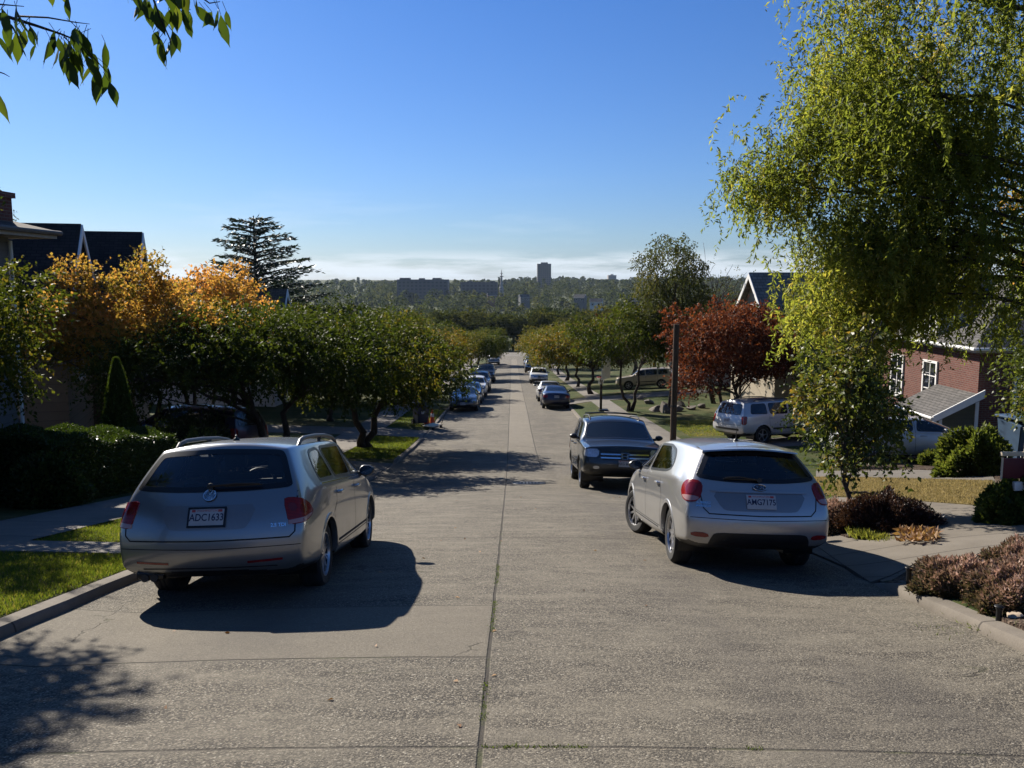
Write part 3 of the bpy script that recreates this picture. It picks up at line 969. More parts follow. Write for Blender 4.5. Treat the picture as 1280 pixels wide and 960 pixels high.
    # shut lines
    lines = [(ln, m_, .007) for m_ in ('right', 'left') for ln in S.get('side_lines', [])]
    lines = [(a_, b_, .009) for a_, b_, _ in lines]
    for e_ in ('rear', 'front'):
        for ln in S.get(e_ + '_lines', []):
            full = ln + mirror_x(ln)[::-1][1:] if abs(ln[-1][0]) < 1e-6 else ln
            lines += [(full, e_, .012)]
            if full is ln: lines.append((mirror_x(ln), e_, .009))
    for ln, m_, wd_ in lines: part('shut_line', ribbon(bvh, ln, m_, wd_, .0018), M_GAP)
    # lamps, trims: (name, outline, mode, material, offset, rounding, mirrored)
    for nm, P, mode, mat, off, rnd, mir in S.get('patches', []):
        part(nm, drape(bvh, smooth_poly(P, rnd), mode, off, 0.035, 0.012), MATS[mat] if isinstance(mat, str) and mat in MATS else (mats.get(mat, pm)))
        if mir:
            if isinstance(mode, tuple): md, PP = (mode[0], mode[1], -mode[2]) + mode[3:], P
            elif mode in ('right', 'left'): md, PP = ('left' if mode == 'right' else 'right'), P
            else: md, PP = mode, mirror_x(P)
            part(nm, drape(bvh, smooth_poly(PP, rnd), md, off, 0.035, 0.012), MATS[mat] if isinstance(mat, str) and mat in MATS else (mats.get(mat, pm)))
    # door handles
    for l, z in S.get('handles', []):
        for sg, mode in ((1, 'right'), (-1, 'left')):
            base, d, mp = CAST[mode]; hit = bvh.ray_cast(base + mp(l, z), d, 12)
            if hit[0] is None: continue
            x = hit[0].x; bm = bmesh.new()
            tube(bm, [(x - sg * .004, l - .10, z), (x + sg * .028, l - .075, z + .004), (x + sg * .034, l, z + .008), (x + sg * .028, l + .075, z + .004), (x - sg * .004, l + .10, z)], [.012, .016, .017, .016, .012], 8)
            part('door_handle', bm, mats.get('handle', pm))
    # mirrors
    if 'mirror' in S:
        l, z, x = S['mirror']
        for sg in (1, -1):
            bm = bmesh.new()
            bmesh.ops.create_uvsphere(bm, u_segments=20, v_segments=12, radius=1)
            for v in bm.verts:
                c = v.co
                yy = c.y * .085 if c.y > 0 else max(c.y, -.45) * .085
                v.co = Vector((sg * (x + .085) + c.x * .095, l + yy, z + c.z * .068 * (1 - .18 * c.x * sg)))
            tube(bm, [(sg * (x - .10), l + .03, z - .05), (sg * (x + .03), l + .02, z - .03)], [.035, .03], 8)
            mo = part('door_mirror', bm, mats.get('mirror', pm))
            bm = bmesh.new()
            for r0 in (0,):
                vs = [bm.verts.new((sg * (x + .085) + .078 * math.cos(a), l - .0405, z + .052 * math.sin(a))) for a in [2 * math.pi * i / 20 for i in range(20)]]
                bm.faces.new(vs)
            part('mirror_glass', bm, M_GLASS, mo)
    # cabin
    if S.get('cabin', see):
        zf = S.get('floor', .32)
        def seat(x, l, wd, hz, lean=.22):
            bm = bmesh.new()
            box(bm, x - wd / 2, x + wd / 2, l - .05, l + .48, zf, zf + .30, .06)
            M = Matrix.Translation((x, l, zf + .25)) @ Matrix.Rotation(lean, 4, 'X')
            box(bm, -wd / 2, wd / 2, -.14, 0.0, 0, hz, .055, M=M)
            if wd < .9:
                hx = [0]
            else: hx = [-wd * .3, wd * .3]
            for h0 in hx:
                box(bm, h0 - .12, h0 + .12, -.12, -.01, hz + .05, hz + .24, .045, M=M)
                for q in (-.05, .05): tube(bm, [M @ Vector((h0 + q, -.06, hz - .03)), M @ Vector((h0 + q, -.06, hz + .08))], .008, 6)
            part('seat', bm, M_INT)
        lf = S['seat_l']
        for x in (-.37, .37): seat(x, lf, .5, .56)
        seat(0, lf - .95, 1.2, .52)
        bm = bmesh.new()
        box(bm, -S['hw'] + .16, S['hw'] - .16, lf + .80, lf + 1.15, zf + .30, S.get('dashz', .93), .06)
        part('dashboard', bm, M_INT)
        bm = bmesh.new()
        Mx = Matrix.Translation((-.37, lf + .62, S.get('dashz', .93) - .03)) @ Matrix.Rotation(R(65), 4, 'X')
        pts = [Mx @ Vector((.19 * math.cos(a), .19 * math.sin(a), 0)) for a in [2 * math.pi * i / 24 for i in range(25)]]
        tube(bm, pts, .015, 8, cap=False)
        tube(bm, [Mx @ Vector((-.18, 0, 0)), Mx @ Vector((0, 0, -.04)), Mx @ Vector((.18, 0, 0))], .02, 6)
        part('steering_wheel', bm, M_BLACK)
        bm = bmesh.new()
        box(bm, -S['hw'] + .12, S['hw'] - .12, .55, S['fa'] - .25, zf - .05, zf)
        part('cabin_floor', bm, M_INT)
        bm = bmesh.new()
        box(bm, -.11, .11, lf + .86, lf + .90, zmax - .21, zmax - .14, .012)
        part('rear_view_mirror', bm, M_BLACK)
    return root, bvh, T, part

def plate(root, M, chars, frame=True, tone='plate_white', size=(0.305, 0.152), state=True, title=None):
    """number plate: M places it, the face looks along local +z"""
    w_, h_ = size
    bm = bmesh.new(); box(bm, -w_ / 2, w_ / 2, -h_ / 2, h_ / 2, -.003, .003, .001); bmesh.ops.transform(bm, matrix=M, verts=bm.verts)
    p = bm_obj('number_plate', bm, MATS[tone], root, 30)
    text_obj('plate_lettering', chars, .088, M_INK, p, M @ Matrix.Translation((0, -.004, .0032)), .0012, 0.0012, .82)
    if state:
        if title: text_obj('plate_title', title, .026, M_PLRED if tone == 'plate_white' else M_INK, p, M @ Matrix.Translation((0, .057, .0032)), .0008)
        bm = bmesh.new()
        box(bm, w_ * .31, w_ * .43, h_ * .30, h_ * .44, .003, .0042, M=M); bm_obj('plate_sticker', bm, M_PLRED, p)
        bm = bmesh.new(); box(bm, -w_ * .43, -w_ * .33, h_ * .30, h_ * .44, .003, .0042, M=M); bm_obj('plate_sticker', bm, M_PLRED, p)
    if frame:
        bm = bmesh.new()
        for a, b, c, d in ((-w_ / 2 - .012, w_ / 2 + .012, h_ / 2 - .004, h_ / 2 + .014), (-w_ / 2 - .012, w_ / 2 + .012, -h_ / 2 - .014, -h_ / 2 + .004),
                           (-w_ / 2 - .012, -w_ / 2 + .003, -h_ / 2 + .004, h_ / 2 - .004), (w_ / 2 - .003, w_ / 2 + .012, -h_ / 2 + .004, h_ / 2 - .004)):
            box(bm, a, b, c, d, -.006, .0065, .002, M=M)
        bm_obj('plate_frame', bm, M_SEAL, p, 30)
    return p
def on_body(bvh, T, mode, a, b, off=0.004):
    """frame on the body where the outline point (a, b) lands: local z looks out of the body, local x to the viewer's right"""
    base, d, mp = cast_dir(mode)
    hit = bvh.ray_cast(base + mp(a, b), d, 12)
    p, n = hit[0], hit[1]
    if n.dot(d) > 0: n = -n
    up = Vector((0, 0, 1)); y = (up - n * up.dot(n)).normalized(); x = y.cross(n)
    M = Matrix((x, y, n)).transposed().to_4x4(); M.translation = p + n * off
    return T @ M

# ---- silver estate car
WAGON = dict(hw=.847, wr=.318, ww=.215, ra=.98, fa=3.56, spokes=10, wstyle='twin', level=4, see=True, arch=.372, seat_l=2.15, dashz=.95,
    st=[rows(.10, .27, 0.630, .36, 0.764, .66, 0.817, .985, 0.764, 1.37, 0.573, 1.415, 0.344, 1.44, le=.44, ls=.11, lm=.03, lb=.12, lc=.37),
        rows(.30, .25, 0.707, .36, 0.826, .66, 0.848, .985, 0.812, 1.385, 0.602, 1.435, 0.353, 1.455, le=.60, ls=.33, lm=.22, lb=.28, lc=.56),
        rows(.98, .22, 0.745, .33, 0.837, .66, 0.856, .98, 0.826, 1.40, 0.626, 1.452, 0.363, 1.468, le=1.10),
        rows(1.9, .20, 0.764, .29, 0.837, .64, 0.852, .962, 0.829, 1.41, 0.635, 1.46, 0.363, 1.476),
        rows(2.6, .20, 0.764, .29, 0.837, .64, 0.852, .95, 0.826, 1.385, 0.626, 1.445, 0.363, 1.463, le=2.5),
        rows(3.0, .20, 0.764, .30, 0.835, .64, 0.850, .94, 0.819, 1.325, 0.592, 1.375, 0.353, 1.398, le=2.78, lc=2.86, ls=3.0),
        rows(3.55, .21, 0.745, .33, 0.831, .64, 0.847, .925, 0.800, .985, 0.668, 1.01, 0.401, 1.025, le=3.50, lc=3.72, ls=3.55),
        rows(3.95, .22, 0.716, .36, 0.821, .63, 0.838, .875, 0.764, .915, 0.630, .955, 0.363, .97, le=3.95, lc=4.05),
        rows(4.30, .24, 0.611, .33, 0.764, .56, 0.783, .74, 0.707, .80, 0.554, .84, 0.325, .855, le=4.20, lc=4.33, lm=4.33, ls=4.26, lb=4.28)],
    rb=[.0, .12, .15, .115, .0], fb=[.0, .15, .18, .14, .0],
    crease=[(6, 0, 5, .55), (5, 1, 6, .6), (4, 0, 8, .2), (3, 0, 8, .5), ('ring', 0, (3, 6), .42), ('ring', 0, (6, 8), .5)],
    side_win=[[(.78, 1.035), (1.43, 1.03), (1.31, 1.365), (.92, 1.345), (.82, 1.24)],
              [(1.49, 1.03), (2.33, 1.01), (2.37, 1.372), (1.37, 1.37)],
              [(2.39, 1.01), (3.28, .985), (3.18, 1.04), (2.72, 1.305), (2.43, 1.365)]],
    rear_win=[(-.69, 1.035), (-.3, 1.015), (.3, 1.015), (.69, 1.035), (.67, 1.10), (.57, 1.335), (.51, 1.365), (0, 1.385), (-.51, 1.365), (-.57, 1.335), (-.67, 1.10)],
    rfrit=.045,
    front_win=[(-.72, 1.04), (0, 1.065), (.72, 1.04), (.60, 1.315), (0, 1.36), (-.60, 1.315)],
    side_lines=[[(1.40, .98), (1.36, .80), (1.20, .70), (1.32, .36)], [(2.36, 1.40), (2.38, .95), (2.36, .36)], [(3.32, .95), (3.34, .7), (3.24, .38)], [(1.36, .36), (3.24, .38)]],
    rear_lines=[[(.73, 1.05), (.74, .90), (.735, .66), (.69, .615), (0, .605)]],
    patches=[('tail_light', [(-.115, .715), (.02, .73), (.15, .765), (.215, .80), (.17, .87), (.06, .93), (-.06, .952), (-.115, .93)], ('corner', R(44), 1, 1, .762, .10), 'red_lens', .009, 1, True),
             ('lamp_band', [(-.113, .722), (.02, .737), (.15, .773), (.19, .80), (-.113, .755)], ('corner', R(44), 1, 1, .762, .10), 'lamp_pale', .0105, 0, True),
             ('lamp_ring', [(-.062 + .034 * math.cos(a), .865 + .034 * math.sin(a)) for a in [i * math.pi / 8 for i in range(16)]], ('corner', R(44), 1, 1, .762, .10), 'red_dark', .0112, 0, True),
             ('lamp_ring', [(.04 + .042 * math.cos(a), .845 + .042 * math.sin(a)) for a in [i * math.pi / 8 for i in range(16)]], ('corner', R(44), 1, 1, .762, .10), 'red_dark', .0112, 0, True),
             ('reflector', [(.34, .405), (.63, .42), (.63, .44), (.34, .425)], 'rear', 'red_reflector', .004, 0, True),
             ('bumper_step', R_poly(-.58, .58, .365, .375), 'rear', 'panel_gap', .002, 0, False),
             ('bumper_line', [(-.78, .545), (0, .53), (.78, .545), (.78, .551), (0, .537), (-.78, .551)], 'rear', 'panel_gap', .0018, 0, False),
             ('plate_recess', [(-.42, .905), (.42, .905), (.345, .715), (.28, .70), (-.28, .70), (-.345, .715)], 'rear', 'recess_paint', .003, 1, False),  # flat patch, its darker tone stands in for shade in a plate recess
             ('window_trim', [(.80, 1.012), (3.28, .972), (3.28, .982), (.80, 1.024)], 'right', 'chrome', .004, 0, True),
             ('side_moulding', [(1.05 + .38, .385), (3.2, .40), (3.2, .425), (1.43, .41)], 'right', 'panel_gap', .002, 0, True),
             ('headlight', [(.42, .62), (.74, .66), (.76, .74), (.52, .75)], 'front', 'clear_lens', .006, 1, True),
             ('grille', [(-.40, .62), (.40, .62), (.44, .74), (-.44, .74)], 'front', 'black_plastic', .005, 1, False),
             ('lower_grille', [(-.5, .33), (.5, .33), (.45, .48), (-.45, .48)], 'front', 'black_plastic', .004, 1, False)],
    handles=[(1.52, .885), (2.52, .875)], mirror=(3.05, 1.02, .79))
P_SILVER = paint('silver_paint', (0.25, 0.26, 0.265), 0.72, 0.30)
MATS['recess_paint'] = pmat('recess_paint', (0.22, 0.22, 0.22), 0.38, metal=0.6, coat=.5, var=.05)  # darker silver, paints the shade of the plate recess into the colour
pmat('red_dark', (.15, .005, .006), .12, coat=.5, var=.1)
MATS['lamp_pale'] = pmat('lamp_pale', (0.38, 0.22, 0.21), 0.2, coat=.4, var=.1)
def extras_wagon(root, bvh, T, part):
    # roof rails
    for sg in (1, -1):
        bm = bmesh.new()
        top = lambda l: bvh.ray_cast(Vector((sg * .585, l, 4)), Vector((0, 0, -1)))[0].z
        pts = []
        for l, h in ((.82, -.01), (.90, .035), (1.05, .055), (1.5, .06), (2.0, .06), (2.35, .052), (2.55, .03), (2.64, -.01)):
            pts.append((sg * .585, l, top(l) + h))
        tube(bm, pts, [.018, .021, .022, .022, .022, .022, .021, .018], 8)
        for l in (1.72,): tube(bm, [(sg * .585, l, top(l) - .02), (sg * .585, l, top(l) + .06)], .022, 8)
        part('roof_rail', bm, M_BLACK)
    # aerial stub
    bm = bmesh.new(); z = bvh.ray_cast(Vector((0, .78, 4)), Vector((0, 0, -1)))[0].z
    lathe(bm, [(.035, -.005), (.03, .015), (.012, .03), (.010, .05), (.001, .055)], 14, 'z', (0, .78, z)); part('aerial', bm, M_BLACK)
    # wiper
    bm = bmesh.new()
    f = lambda x, z, o: bvh.ray_cast(Vector((x, -3, z)), Vector((0, 1, 0)))[0] + Vector((0, -o, .01))
    tube(bm, [f(0.0, 1.06, .05), f(.22, 1.075, .055), f(.42, 1.068, .045)], [.016, .011, .008], 6)
    tube(bm, [f(.12, 1.055, .035), f(.44, 1.06, .035)], .009, 6)
    p0 = f(0, 1.055, 0); lathe(bm, [(.028, -.05), (.03, -.03), (.02, .01)], 12, 'y', p0)
    part('rear_wiper', bm, M_BLACK)
    # round badge with two stacked letters
    M = on_body(bvh, T, 'rear', 0, .985, .006)
    bm = bmesh.new(); lathe(bm, [(.0, .006), (.048, .006), (.05, .009), (.058, .009), (.06, .002), (.06, -.02)], 28, 'z'); bmesh.ops.transform(bm, matrix=M, verts=bm.verts)
    b = bm_obj('badge', bm, MATS['badge_dark'], root, 30)
    bm = bmesh.new()
    lathe(bm, [(.048, .006), (.048, .011), (.057, .011), (.057, .004)], 28, 'z')
    for pl in ([(-.022, .044), (0, .004), (.022, .044)], [(-.044, .018), (-.02, -.042), (0, 0.0), (.02, -.042), (.044, .018)]):
        tube(bm, [(x, y, .010) for x, y in pl], .0042, 6)
    bmesh.ops.transform(bm, matrix=M, verts=bm.verts); bm_obj('badge_mark', bm, M_CHROME, b, 30)
    plate(root, on_body(bvh, T, 'rear', 0, .805, .010), 'ADC1633', True, 'plate_white', title='WASHINGTON')
    text_obj('badge_lettering', '2.5 TDI', .042, M_CHROME, root, on_body(bvh, T, 'rear', .60, .72, .003), .002, 0.001)
    # exhaust tips
    bm = bmesh.new()
    for x in (-.58, -.50): lathe(bm, [(.030, -.02), (.034, -.02), (.034, .2), (.030, .2), (.028, .0)], 14, 'y', (x, .06, .285))
    part('exhaust', bm, M_BLACK)
    bm = bmesh.new(); box(bm, -.66, -.42, .05, .13, .27, .345, .02); part('exhaust_cutout', bm, M_SEAL)
    # a folded sunshade and some things behind the rear window
    bm = bmesh.new(); box(bm, -.45, -.15, .62, .78, .80, .90, .03); part('cargo', bm, M_INTL)
    bm = bmesh.new(); box(bm, -.70, .70, .40, 1.2, .86, .875); part('load_cover', bm, M_INT)
pmat('badge_dark', (0.03, 0.035, 0.045), 0.25, coat=.6, var=.05)

def make_wagon():
    root, bvh, T, part = build_car(WAGON, dict(paint=P_SILVER, mirror=M_BLACK), 'station_wagon', 'silver estate car with black roof rails parked at the left kerb in the foreground', 'car')
    extras_wagon(root, bvh, T, part)
    put(root, -2.62, 9.36, 0.6, 2.58, 2.27); root.location.z -= 0.03
    return root

# ---- silver hatchback
HATCH = dict(hw=.802, wr=.315, ww=.205, ra=.86, fa=3.505, spokes=10, level=4, see=True, arch=.368, seat_l=2.08, dashz=.96, steer=18,
    st=[rows(.10, .27, 0.592, .36, 0.716, .64, 0.759, .965, 0.711, 1.285, 0.506, 1.33, 0.306, 1.352, le=.44, ls=.14, lm=.03, lb=.12, lc=.33),
        rows(.30, .25, 0.668, .36, 0.778, .64, 0.800, .975, 0.764, 1.31, 0.540, 1.36, 0.325, 1.38, le=.66, ls=.42, lm=.22, lb=.28, lc=.60),
        rows(.90, .22, 0.707, .33, 0.791, .64, 0.810, .965, 0.778, 1.345, 0.568, 1.392, 0.334, 1.41, le=1.15),
        rows(1.8, .20, 0.726, .29, 0.793, .64, 0.808, .935, 0.783, 1.365, 0.583, 1.408, 0.344, 1.424),
        rows(2.5, .20, 0.726, .29, 0.793, .64, 0.808, .92, 0.783, 1.335, 0.573, 1.39, 0.344, 1.41, le=2.4),
        rows(2.95, .20, 0.726, .30, 0.791, .64, 0.806, .915, 0.778, 1.27, 0.549, 1.32, 0.334, 1.345, le=2.68, lc=2.76, ls=2.95),
        rows(3.50, .21, 0.716, .33, 0.788, .64, 0.804, .905, 0.759, .965, 0.640, .99, 0.382, 1.005, le=3.45, lc=3.70, ls=3.5),
        rows(3.90, .22, 0.688, .36, 0.778, .63, 0.793, .855, 0.731, .895, 0.602, .93, 0.344, .945, le=3.9, lc=4.0),
        rows(4.18, .24, 0.573, .33, 0.707, .56, 0.726, .74, 0.659, .79, 0.516, .83, 0.306, .845, le=4.10, lc=4.22, lm=4.20, ls=4.14, lb=4.16)],
    rb=[.0, .12, .14, .11, .0], fb=[.0, .14, .17, .14, .0],
    crease=[(6, 0, 5, .5), (5, 1, 6, .55), (4, 0, 8, .25), (3, 0, 8, .5), ('ring', 0, (3, 6), .35), ('ring', 0, (6, 8), .6)],
    side_win=[[(.98, 1.05), (1.16, 1.01), (1.40, 1.0), (2.22, .975), (2.25, 1.322), (1.60, 1.328), (1.25, 1.275), (1.04, 1.15)],
              [(2.30, .97), (3.24, .95), (3.12, 1.015), (2.66, 1.245), (2.33, 1.318)]],
    rear_win=[(-.63, 1.01), (-.52, .985), (-.25, .965), (.25, .965), (.52, .985), (.63, 1.01), (.60, 1.07), (.492, 1.258), (.43, 1.283), (0, 1.300), (-.43, 1.283), (-.492, 1.258), (-.60, 1.07)],
    rfrit=.045,
    front_win=[(-.69, 1.02), (0, 1.045), (.69, 1.02), (.55, 1.26), (0, 1.31), (-.55, 1.26)],
    side_lines=[[(1.36, .99), (1.34, .85), (1.22, .72), (1.30, .36)], [(2.27, 1.37), (2.28, .93), (2.26, .36)], [(3.26, .92), (3.28, .7), (3.17, .38)], [(1.30, .36), (3.17, .38)]],
    rear_lines=[[(.68, .985), (.62, .90), (.585, .70), (.53, .645), (0, .635)]],
    patches=[('tail_light', [(-.125, .765), (-.02, .75), (.10, .79), (.16, .88), (.12, .96), (.02, .985), (-.08, .97), (-.13, .90)], ('corner', R(42), 1, 1, .745, .10), 'red_lens', .010, 1, True),
             ('lamp_ring', [(-.01 + .062 * math.cos(a), .895 + .062 * math.sin(a)) for a in [i * math.pi / 8 for i in range(16)]], ('corner', R(42), 1, 1, .745, .10), 'red_dark', .0125, 0, True),
             ('lamp_band', [(-.115, .775), (-.02, .762), (.085, .795), (.10, .825), (-.118, .815)], ('corner', R(42), 1, 1, .745, .10), 'lamp_pale', .0125, 1, True),
             ('reflector', [(.52, .395), (.70, .405), (.71, .45), (.55, .45)], 'rear', 'red_reflector', .005, 1, True),
             ('lower_bumper', [(-.54, .275), (.54, .275), (.50, .43), (.44, .455), (-.44, .455), (-.50, .43)], 'rear', 'black_plastic', .005, 1, False),
             ('plate_recess', [(-.50, .865), (.50, .865), (.40, .70), (.34, .68), (-.34, .68), (-.40, .70)], 'rear', 'recess_paint', .003, 1, False),  # recess shade painted as a darker patch on the tailgate surface
             ('tailgate_strip', [(-.50, .866), (.50, .866), (.51, .89), (-.51, .89)], 'rear', 'paint', .012, 1, False),
             ('bumper_line', [(-.74, .60), (0, .585), (.74, .60), (.74, .606), (0, .592), (-.74, .606)], 'rear', 'panel_gap', .0018, 0, False),
             ('tow_cover', [(-.30, .50), (-.22, .50), (-.22, .56), (-.30, .56)], 'rear', 'paint', .003, 1, False),
             ('brake_lamp', [(-.17, 1.312), (.17, 1.312), (.16, 1.330), (-.16, 1.330)], 'rear', 'red_reflector', .004, 0, False),
             ('side_moulding', [(1.4, .33), (3.1, .345), (3.1, .36), (1.4, .345)], 'left', 'panel_gap', .002, 0, True),
             ('headlight', [(.40, .62), (.70, .66), (.73, .75), (.50, .76)], 'front', 'clear_lens', .006, 1, True),
             ('grille', [(-.36, .60), (.36, .60), (.42, .74), (-.42, .74)], 'front', 'black_plastic', .005, 1, False)],
    handles=[(1.44, .86), (2.42, .85)], mirror=(2.98, 1.0, .745))
def extras_hatch(root, bvh, T, part):
    # roof spoiler lip above the rear window
    bm = bmesh.new()
    rt = lambda x: bvh.ray_cast(Vector((x, -3, 1.300 - .10 * abs(x) ** 1.6)), Vector((0, 1, 0)))[0]
    prev = None
    for i in range(25):
        x = -.52 + 1.04 * i / 24
        p = rt(x)
        ring = [bm.verts.new(v) for v in (p + Vector((0, .30, .085 - .04 * abs(x))), p + Vector((0, .12, .052)), p + Vector((0, -.06, .022)), p + Vector((0, -.065, .006)), p + Vector((0, .0, .004)))]
        if prev:
            for k_ in range(4): bm.faces.new((prev[k_], prev[k_ + 1], ring[k_ + 1], ring[k_]))
        prev = ring
    bmesh.ops.recalc_face_normals(bm, faces=bm.faces)
    part('spoiler', bm, MATS['light_silver_paint'])
    bm = bmesh.new(); z = bvh.ray_cast(Vector((0, .95, 4)), Vector((0, 0, -1)))[0].z
    lathe(bm, [(.032, -.005), (.028, .012), (.008, .03), (.001, .035)], 14, 'z', (0, .95, z))
    tube(bm, [(0, .95, z + .02), (0, .90, z + .17)], [.006, .003], 6); part('aerial', bm, M_BLACK)
    f = lambda x, z, o: bvh.ray_cast(Vector((x, -3, z)), Vector((0, 1, 0)))[0] + Vector((0, -o, .01))
    bm = bmesh.new()
    tube(bm, [f(0.0, .99, .03), f(-.20, 1.02, .03), f(-.34, 1.005, .025)], [.014, .010, .008], 6); tube(bm, [f(0.02, .99, .02), f(-.36, .995, .02)], .008, 6)
    lathe(bm, [(.026, -.05), (.028, -.03), (.02, .01)], 12, 'y', f(0, .99, 0)); part('rear_wiper', bm, M_BLACK)
    M = on_body(bvh, T, 'rear', 0, .915, .016)
    bm = bmesh.new(); lathe(bm, [(.0, .007), (.05, .006), (.055, .003), (.055, -.01)], 28, 'z')
    for v in bm.verts: v.co.x *= 1.35; v.co.y *= .72
    bmesh.ops.transform(bm, matrix=M, verts=bm.verts); b = bm_obj('badge', bm, MATS['badge_dark'], root, 30)
    bm = bmesh.new()
    tube(bm, [(.066 * math.cos(a), .035 * math.sin(a), .007) for a in [2 * math.pi * i / 28 for i in range(29)]], .004, 6, cap=False)
    for x, y, s in ((-.03, .008, .012), (.0, -.012, .007), (.012, .012, .007), (.035, .008, .007), (.035, -.012, .007), (.018, -.002, .006)):
        tube(bm, [(x - s, y, .009), (x + s, y, .009)], .0022, 5); tube(bm, [(x, y - s, .009), (x, y + s, .009)], .0022, 5)
    bmesh.ops.transform(bm, matrix=M, verts=bm.verts); bm_obj('badge_mark', bm, M_CHROME, b)
    plate(root, on_body(bvh, T, 'rear', .0, .775, .010), 'AMG7175', False, 'plate_white', title='WASHINGTON')
    text_obj('badge_lettering', 'SUBARU\nIMPREZA', .036, M_CHROME, root, on_body(bvh, T, 'rear', -.585, .735, .004), .002, 0.001, 1.1)
def make_hatch():
    root, bvh, T, part = build_car(HATCH, dict(paint=paint('light_silver_paint', (0.385, 0.38, 0.372), 0.62, 0.30), mirror=M_BLACK), 'hatchback', 'light silver hatchback with turned front wheels parked at the right kerb near the shrubs', 'car')
    extras_hatch(root, bvh, T, part)
    put(root, 2.52, 10.72, 0.6, 2.645, 2.18)
    return root

# ---- dark grey four wheel drive facing us, and its relatives
SUV = dict(hw=.985, wr=.365, ww=.235, ra=.98, fa=3.68, spokes=5, wstyle='suv', level=3, arch=.43, seat_l=2.2, dashz=1.15, floor=.42,
    st=[rows(.06, .38, .76, .48, .92, .74, .945, 1.12, .90, 1.60, .70, 1.68, .40, 1.72, le=.26, ls=.08, lm=.02, lb=.12, lc=.20),
        rows(.26, .34, .78, .50, .94, .74, .965, 1.13, .93, 1.62, .73, 1.715, .42, 1.745, le=.44, ls=.28, lm=.22, lb=.28, lc=.42),
        rows(.98, .30, .82, .46, .965, .74, .985, 1.13, .955, 1.65, .76, 1.73, .43, 1.765, le=1.05),
        rows(1.9, .28, .84, .42, .965, .74, .985, 1.12, .96, 1.665, .77, 1.74, .43, 1.775),
        rows(2.6, .28, .84, .42, .965, .74, .985, 1.11, .96, 1.64, .765, 1.73, .43, 1.76, le=2.5),
        rows(2.95, .28, .84, .43, .965, .74, .985, 1.11, .955, 1.56, .73, 1.63, .43, 1.66, le=2.78, lc=2.84, ls=2.95),
        rows(3.45, .28, .84, .46, .965, .74, .985, 1.10, .945, 1.13, .84, 1.155, .48, 1.17, le=3.40, lc=3.58, ls=3.45),
        rows(4.05, .30, .82, .46, .955, .74, .975, 1.06, .93, 1.085, .82, 1.12, .46, 1.135, le=4.05, lc=4.1),
        rows(4.60, .36, .80, .46, .93, .70, .945, .985, .90, 1.03, .80, 1.055, .44, 1.07, le=4.54, lc=4.60, lm=4.62, ls=4.58, lb=4.52)],
    rb=[.0, .09, .10, .06, .0], fb=[.0, .12, .13, .09, .0],
    crease=[(6, 0, 5, .8), (5, 0, 8, .75), (6, 5, 8, .8), (3, 0, 8, .4), ('ring', 0, (3, 8), .6), ('ring', 8, (5, 8), .75), ('ring', 8, (3, 5), .4), ('ring', 6, (6, 8), .5), ('ring', 5, (6, 8), .75), ('ring', 6, (3, 6), .3)],
    side_win=[[(.40, 1.20), (1.22, 1.18), (1.20, 1.60), (.52, 1.58)], [(1.32, 1.18), (2.20, 1.165), (2.22, 1.615), (1.30, 1.605)],
              [(2.28, 1.165), (3.20, 1.15), (3.10, 1.20), (2.72, 1.545), (2.32, 1.61)]],
    rear_win=[(-.72, 1.16), (.72, 1.16), (.64, 1.58), (-.64, 1.58)],
    front_win=[(-.80, 1.19), (0, 1.205), (.80, 1.19), (.70, 1.56), (.3, 1.615), (-.3, 1.615), (-.70, 1.56)],
    side_lines=[[(1.26, 1.60), (1.27, 1.1), (1.30, .8), (1.38, .45)], [(2.24, 1.6), (2.25, 1.1), (2.24, .45)], [(3.25, 1.1), (3.25, .8), (3.15, .47)], [(1.38, .45), (3.15, .47)]],
    rear_lines=[[(.78, 1.14), (.80, .78), (.0, .76)]],
    front_lines=[[(.62, 1.03), (.52, .93), (0, .92)]],
    patches=[('headlight', [(-.30, .80), (-.08, .80), (.06, .83), (.07, .95), (-.06, .985), (-.29, .985)], ('corner', R(33), 1, -1, .90, 4.58), 'clear_lens', .008, 1, True),
             ('grille', [(-.56, .74), (.56, .74), (.58, .90), (-.58, .90)], 'front', 'black_plastic', .006, 1, False),
             ('grille_bar', [(-.55, .855), (-.10, .855), (-.10, .885), (-.55, .885)], 'front', 'chrome', .013, 0, True),
             ('grille_bar', [(-.55, .775), (-.10, .775), (-.10, .805), (-.55, .805)], 'front', 'chrome', .013, 0, True),
             ('lower_bumper', [(-.78, .40), (.78, .40), (.80, .52), (.30, .56), (-.30, .56), (-.80, .52)], 'front', 'black_plastic', .006, 1, False),
             ('fog_light', [(.58, .53), (.72, .53), (.72, .60), (.58, .60)], 'front', 'clear_lens', .01, 2, True),
             ('tail_light', [(-.10, .80), (.09, .80), (.11, 1.10), (.08, 1.13), (-.10, 1.13)], ('corner', R(45), 1, 1, .90, .10), 'red_lens', .009, 1, True),
             ('side_moulding', [(1.45, .58), (3.1, .59), (3.1, .66), (1.45, .65)], 'right', 'black_plastic', .006, 0, True),
             ('bumper_pad', [(-.70, .56), (.70, .56), (.70, .64), (-.70, .64)], 'rear', 'black_plastic', .01, 0, False)],
    handles=[(1.42, 1.03), (2.40, 1.02)], mirror=(3.02, 1.22, .98))
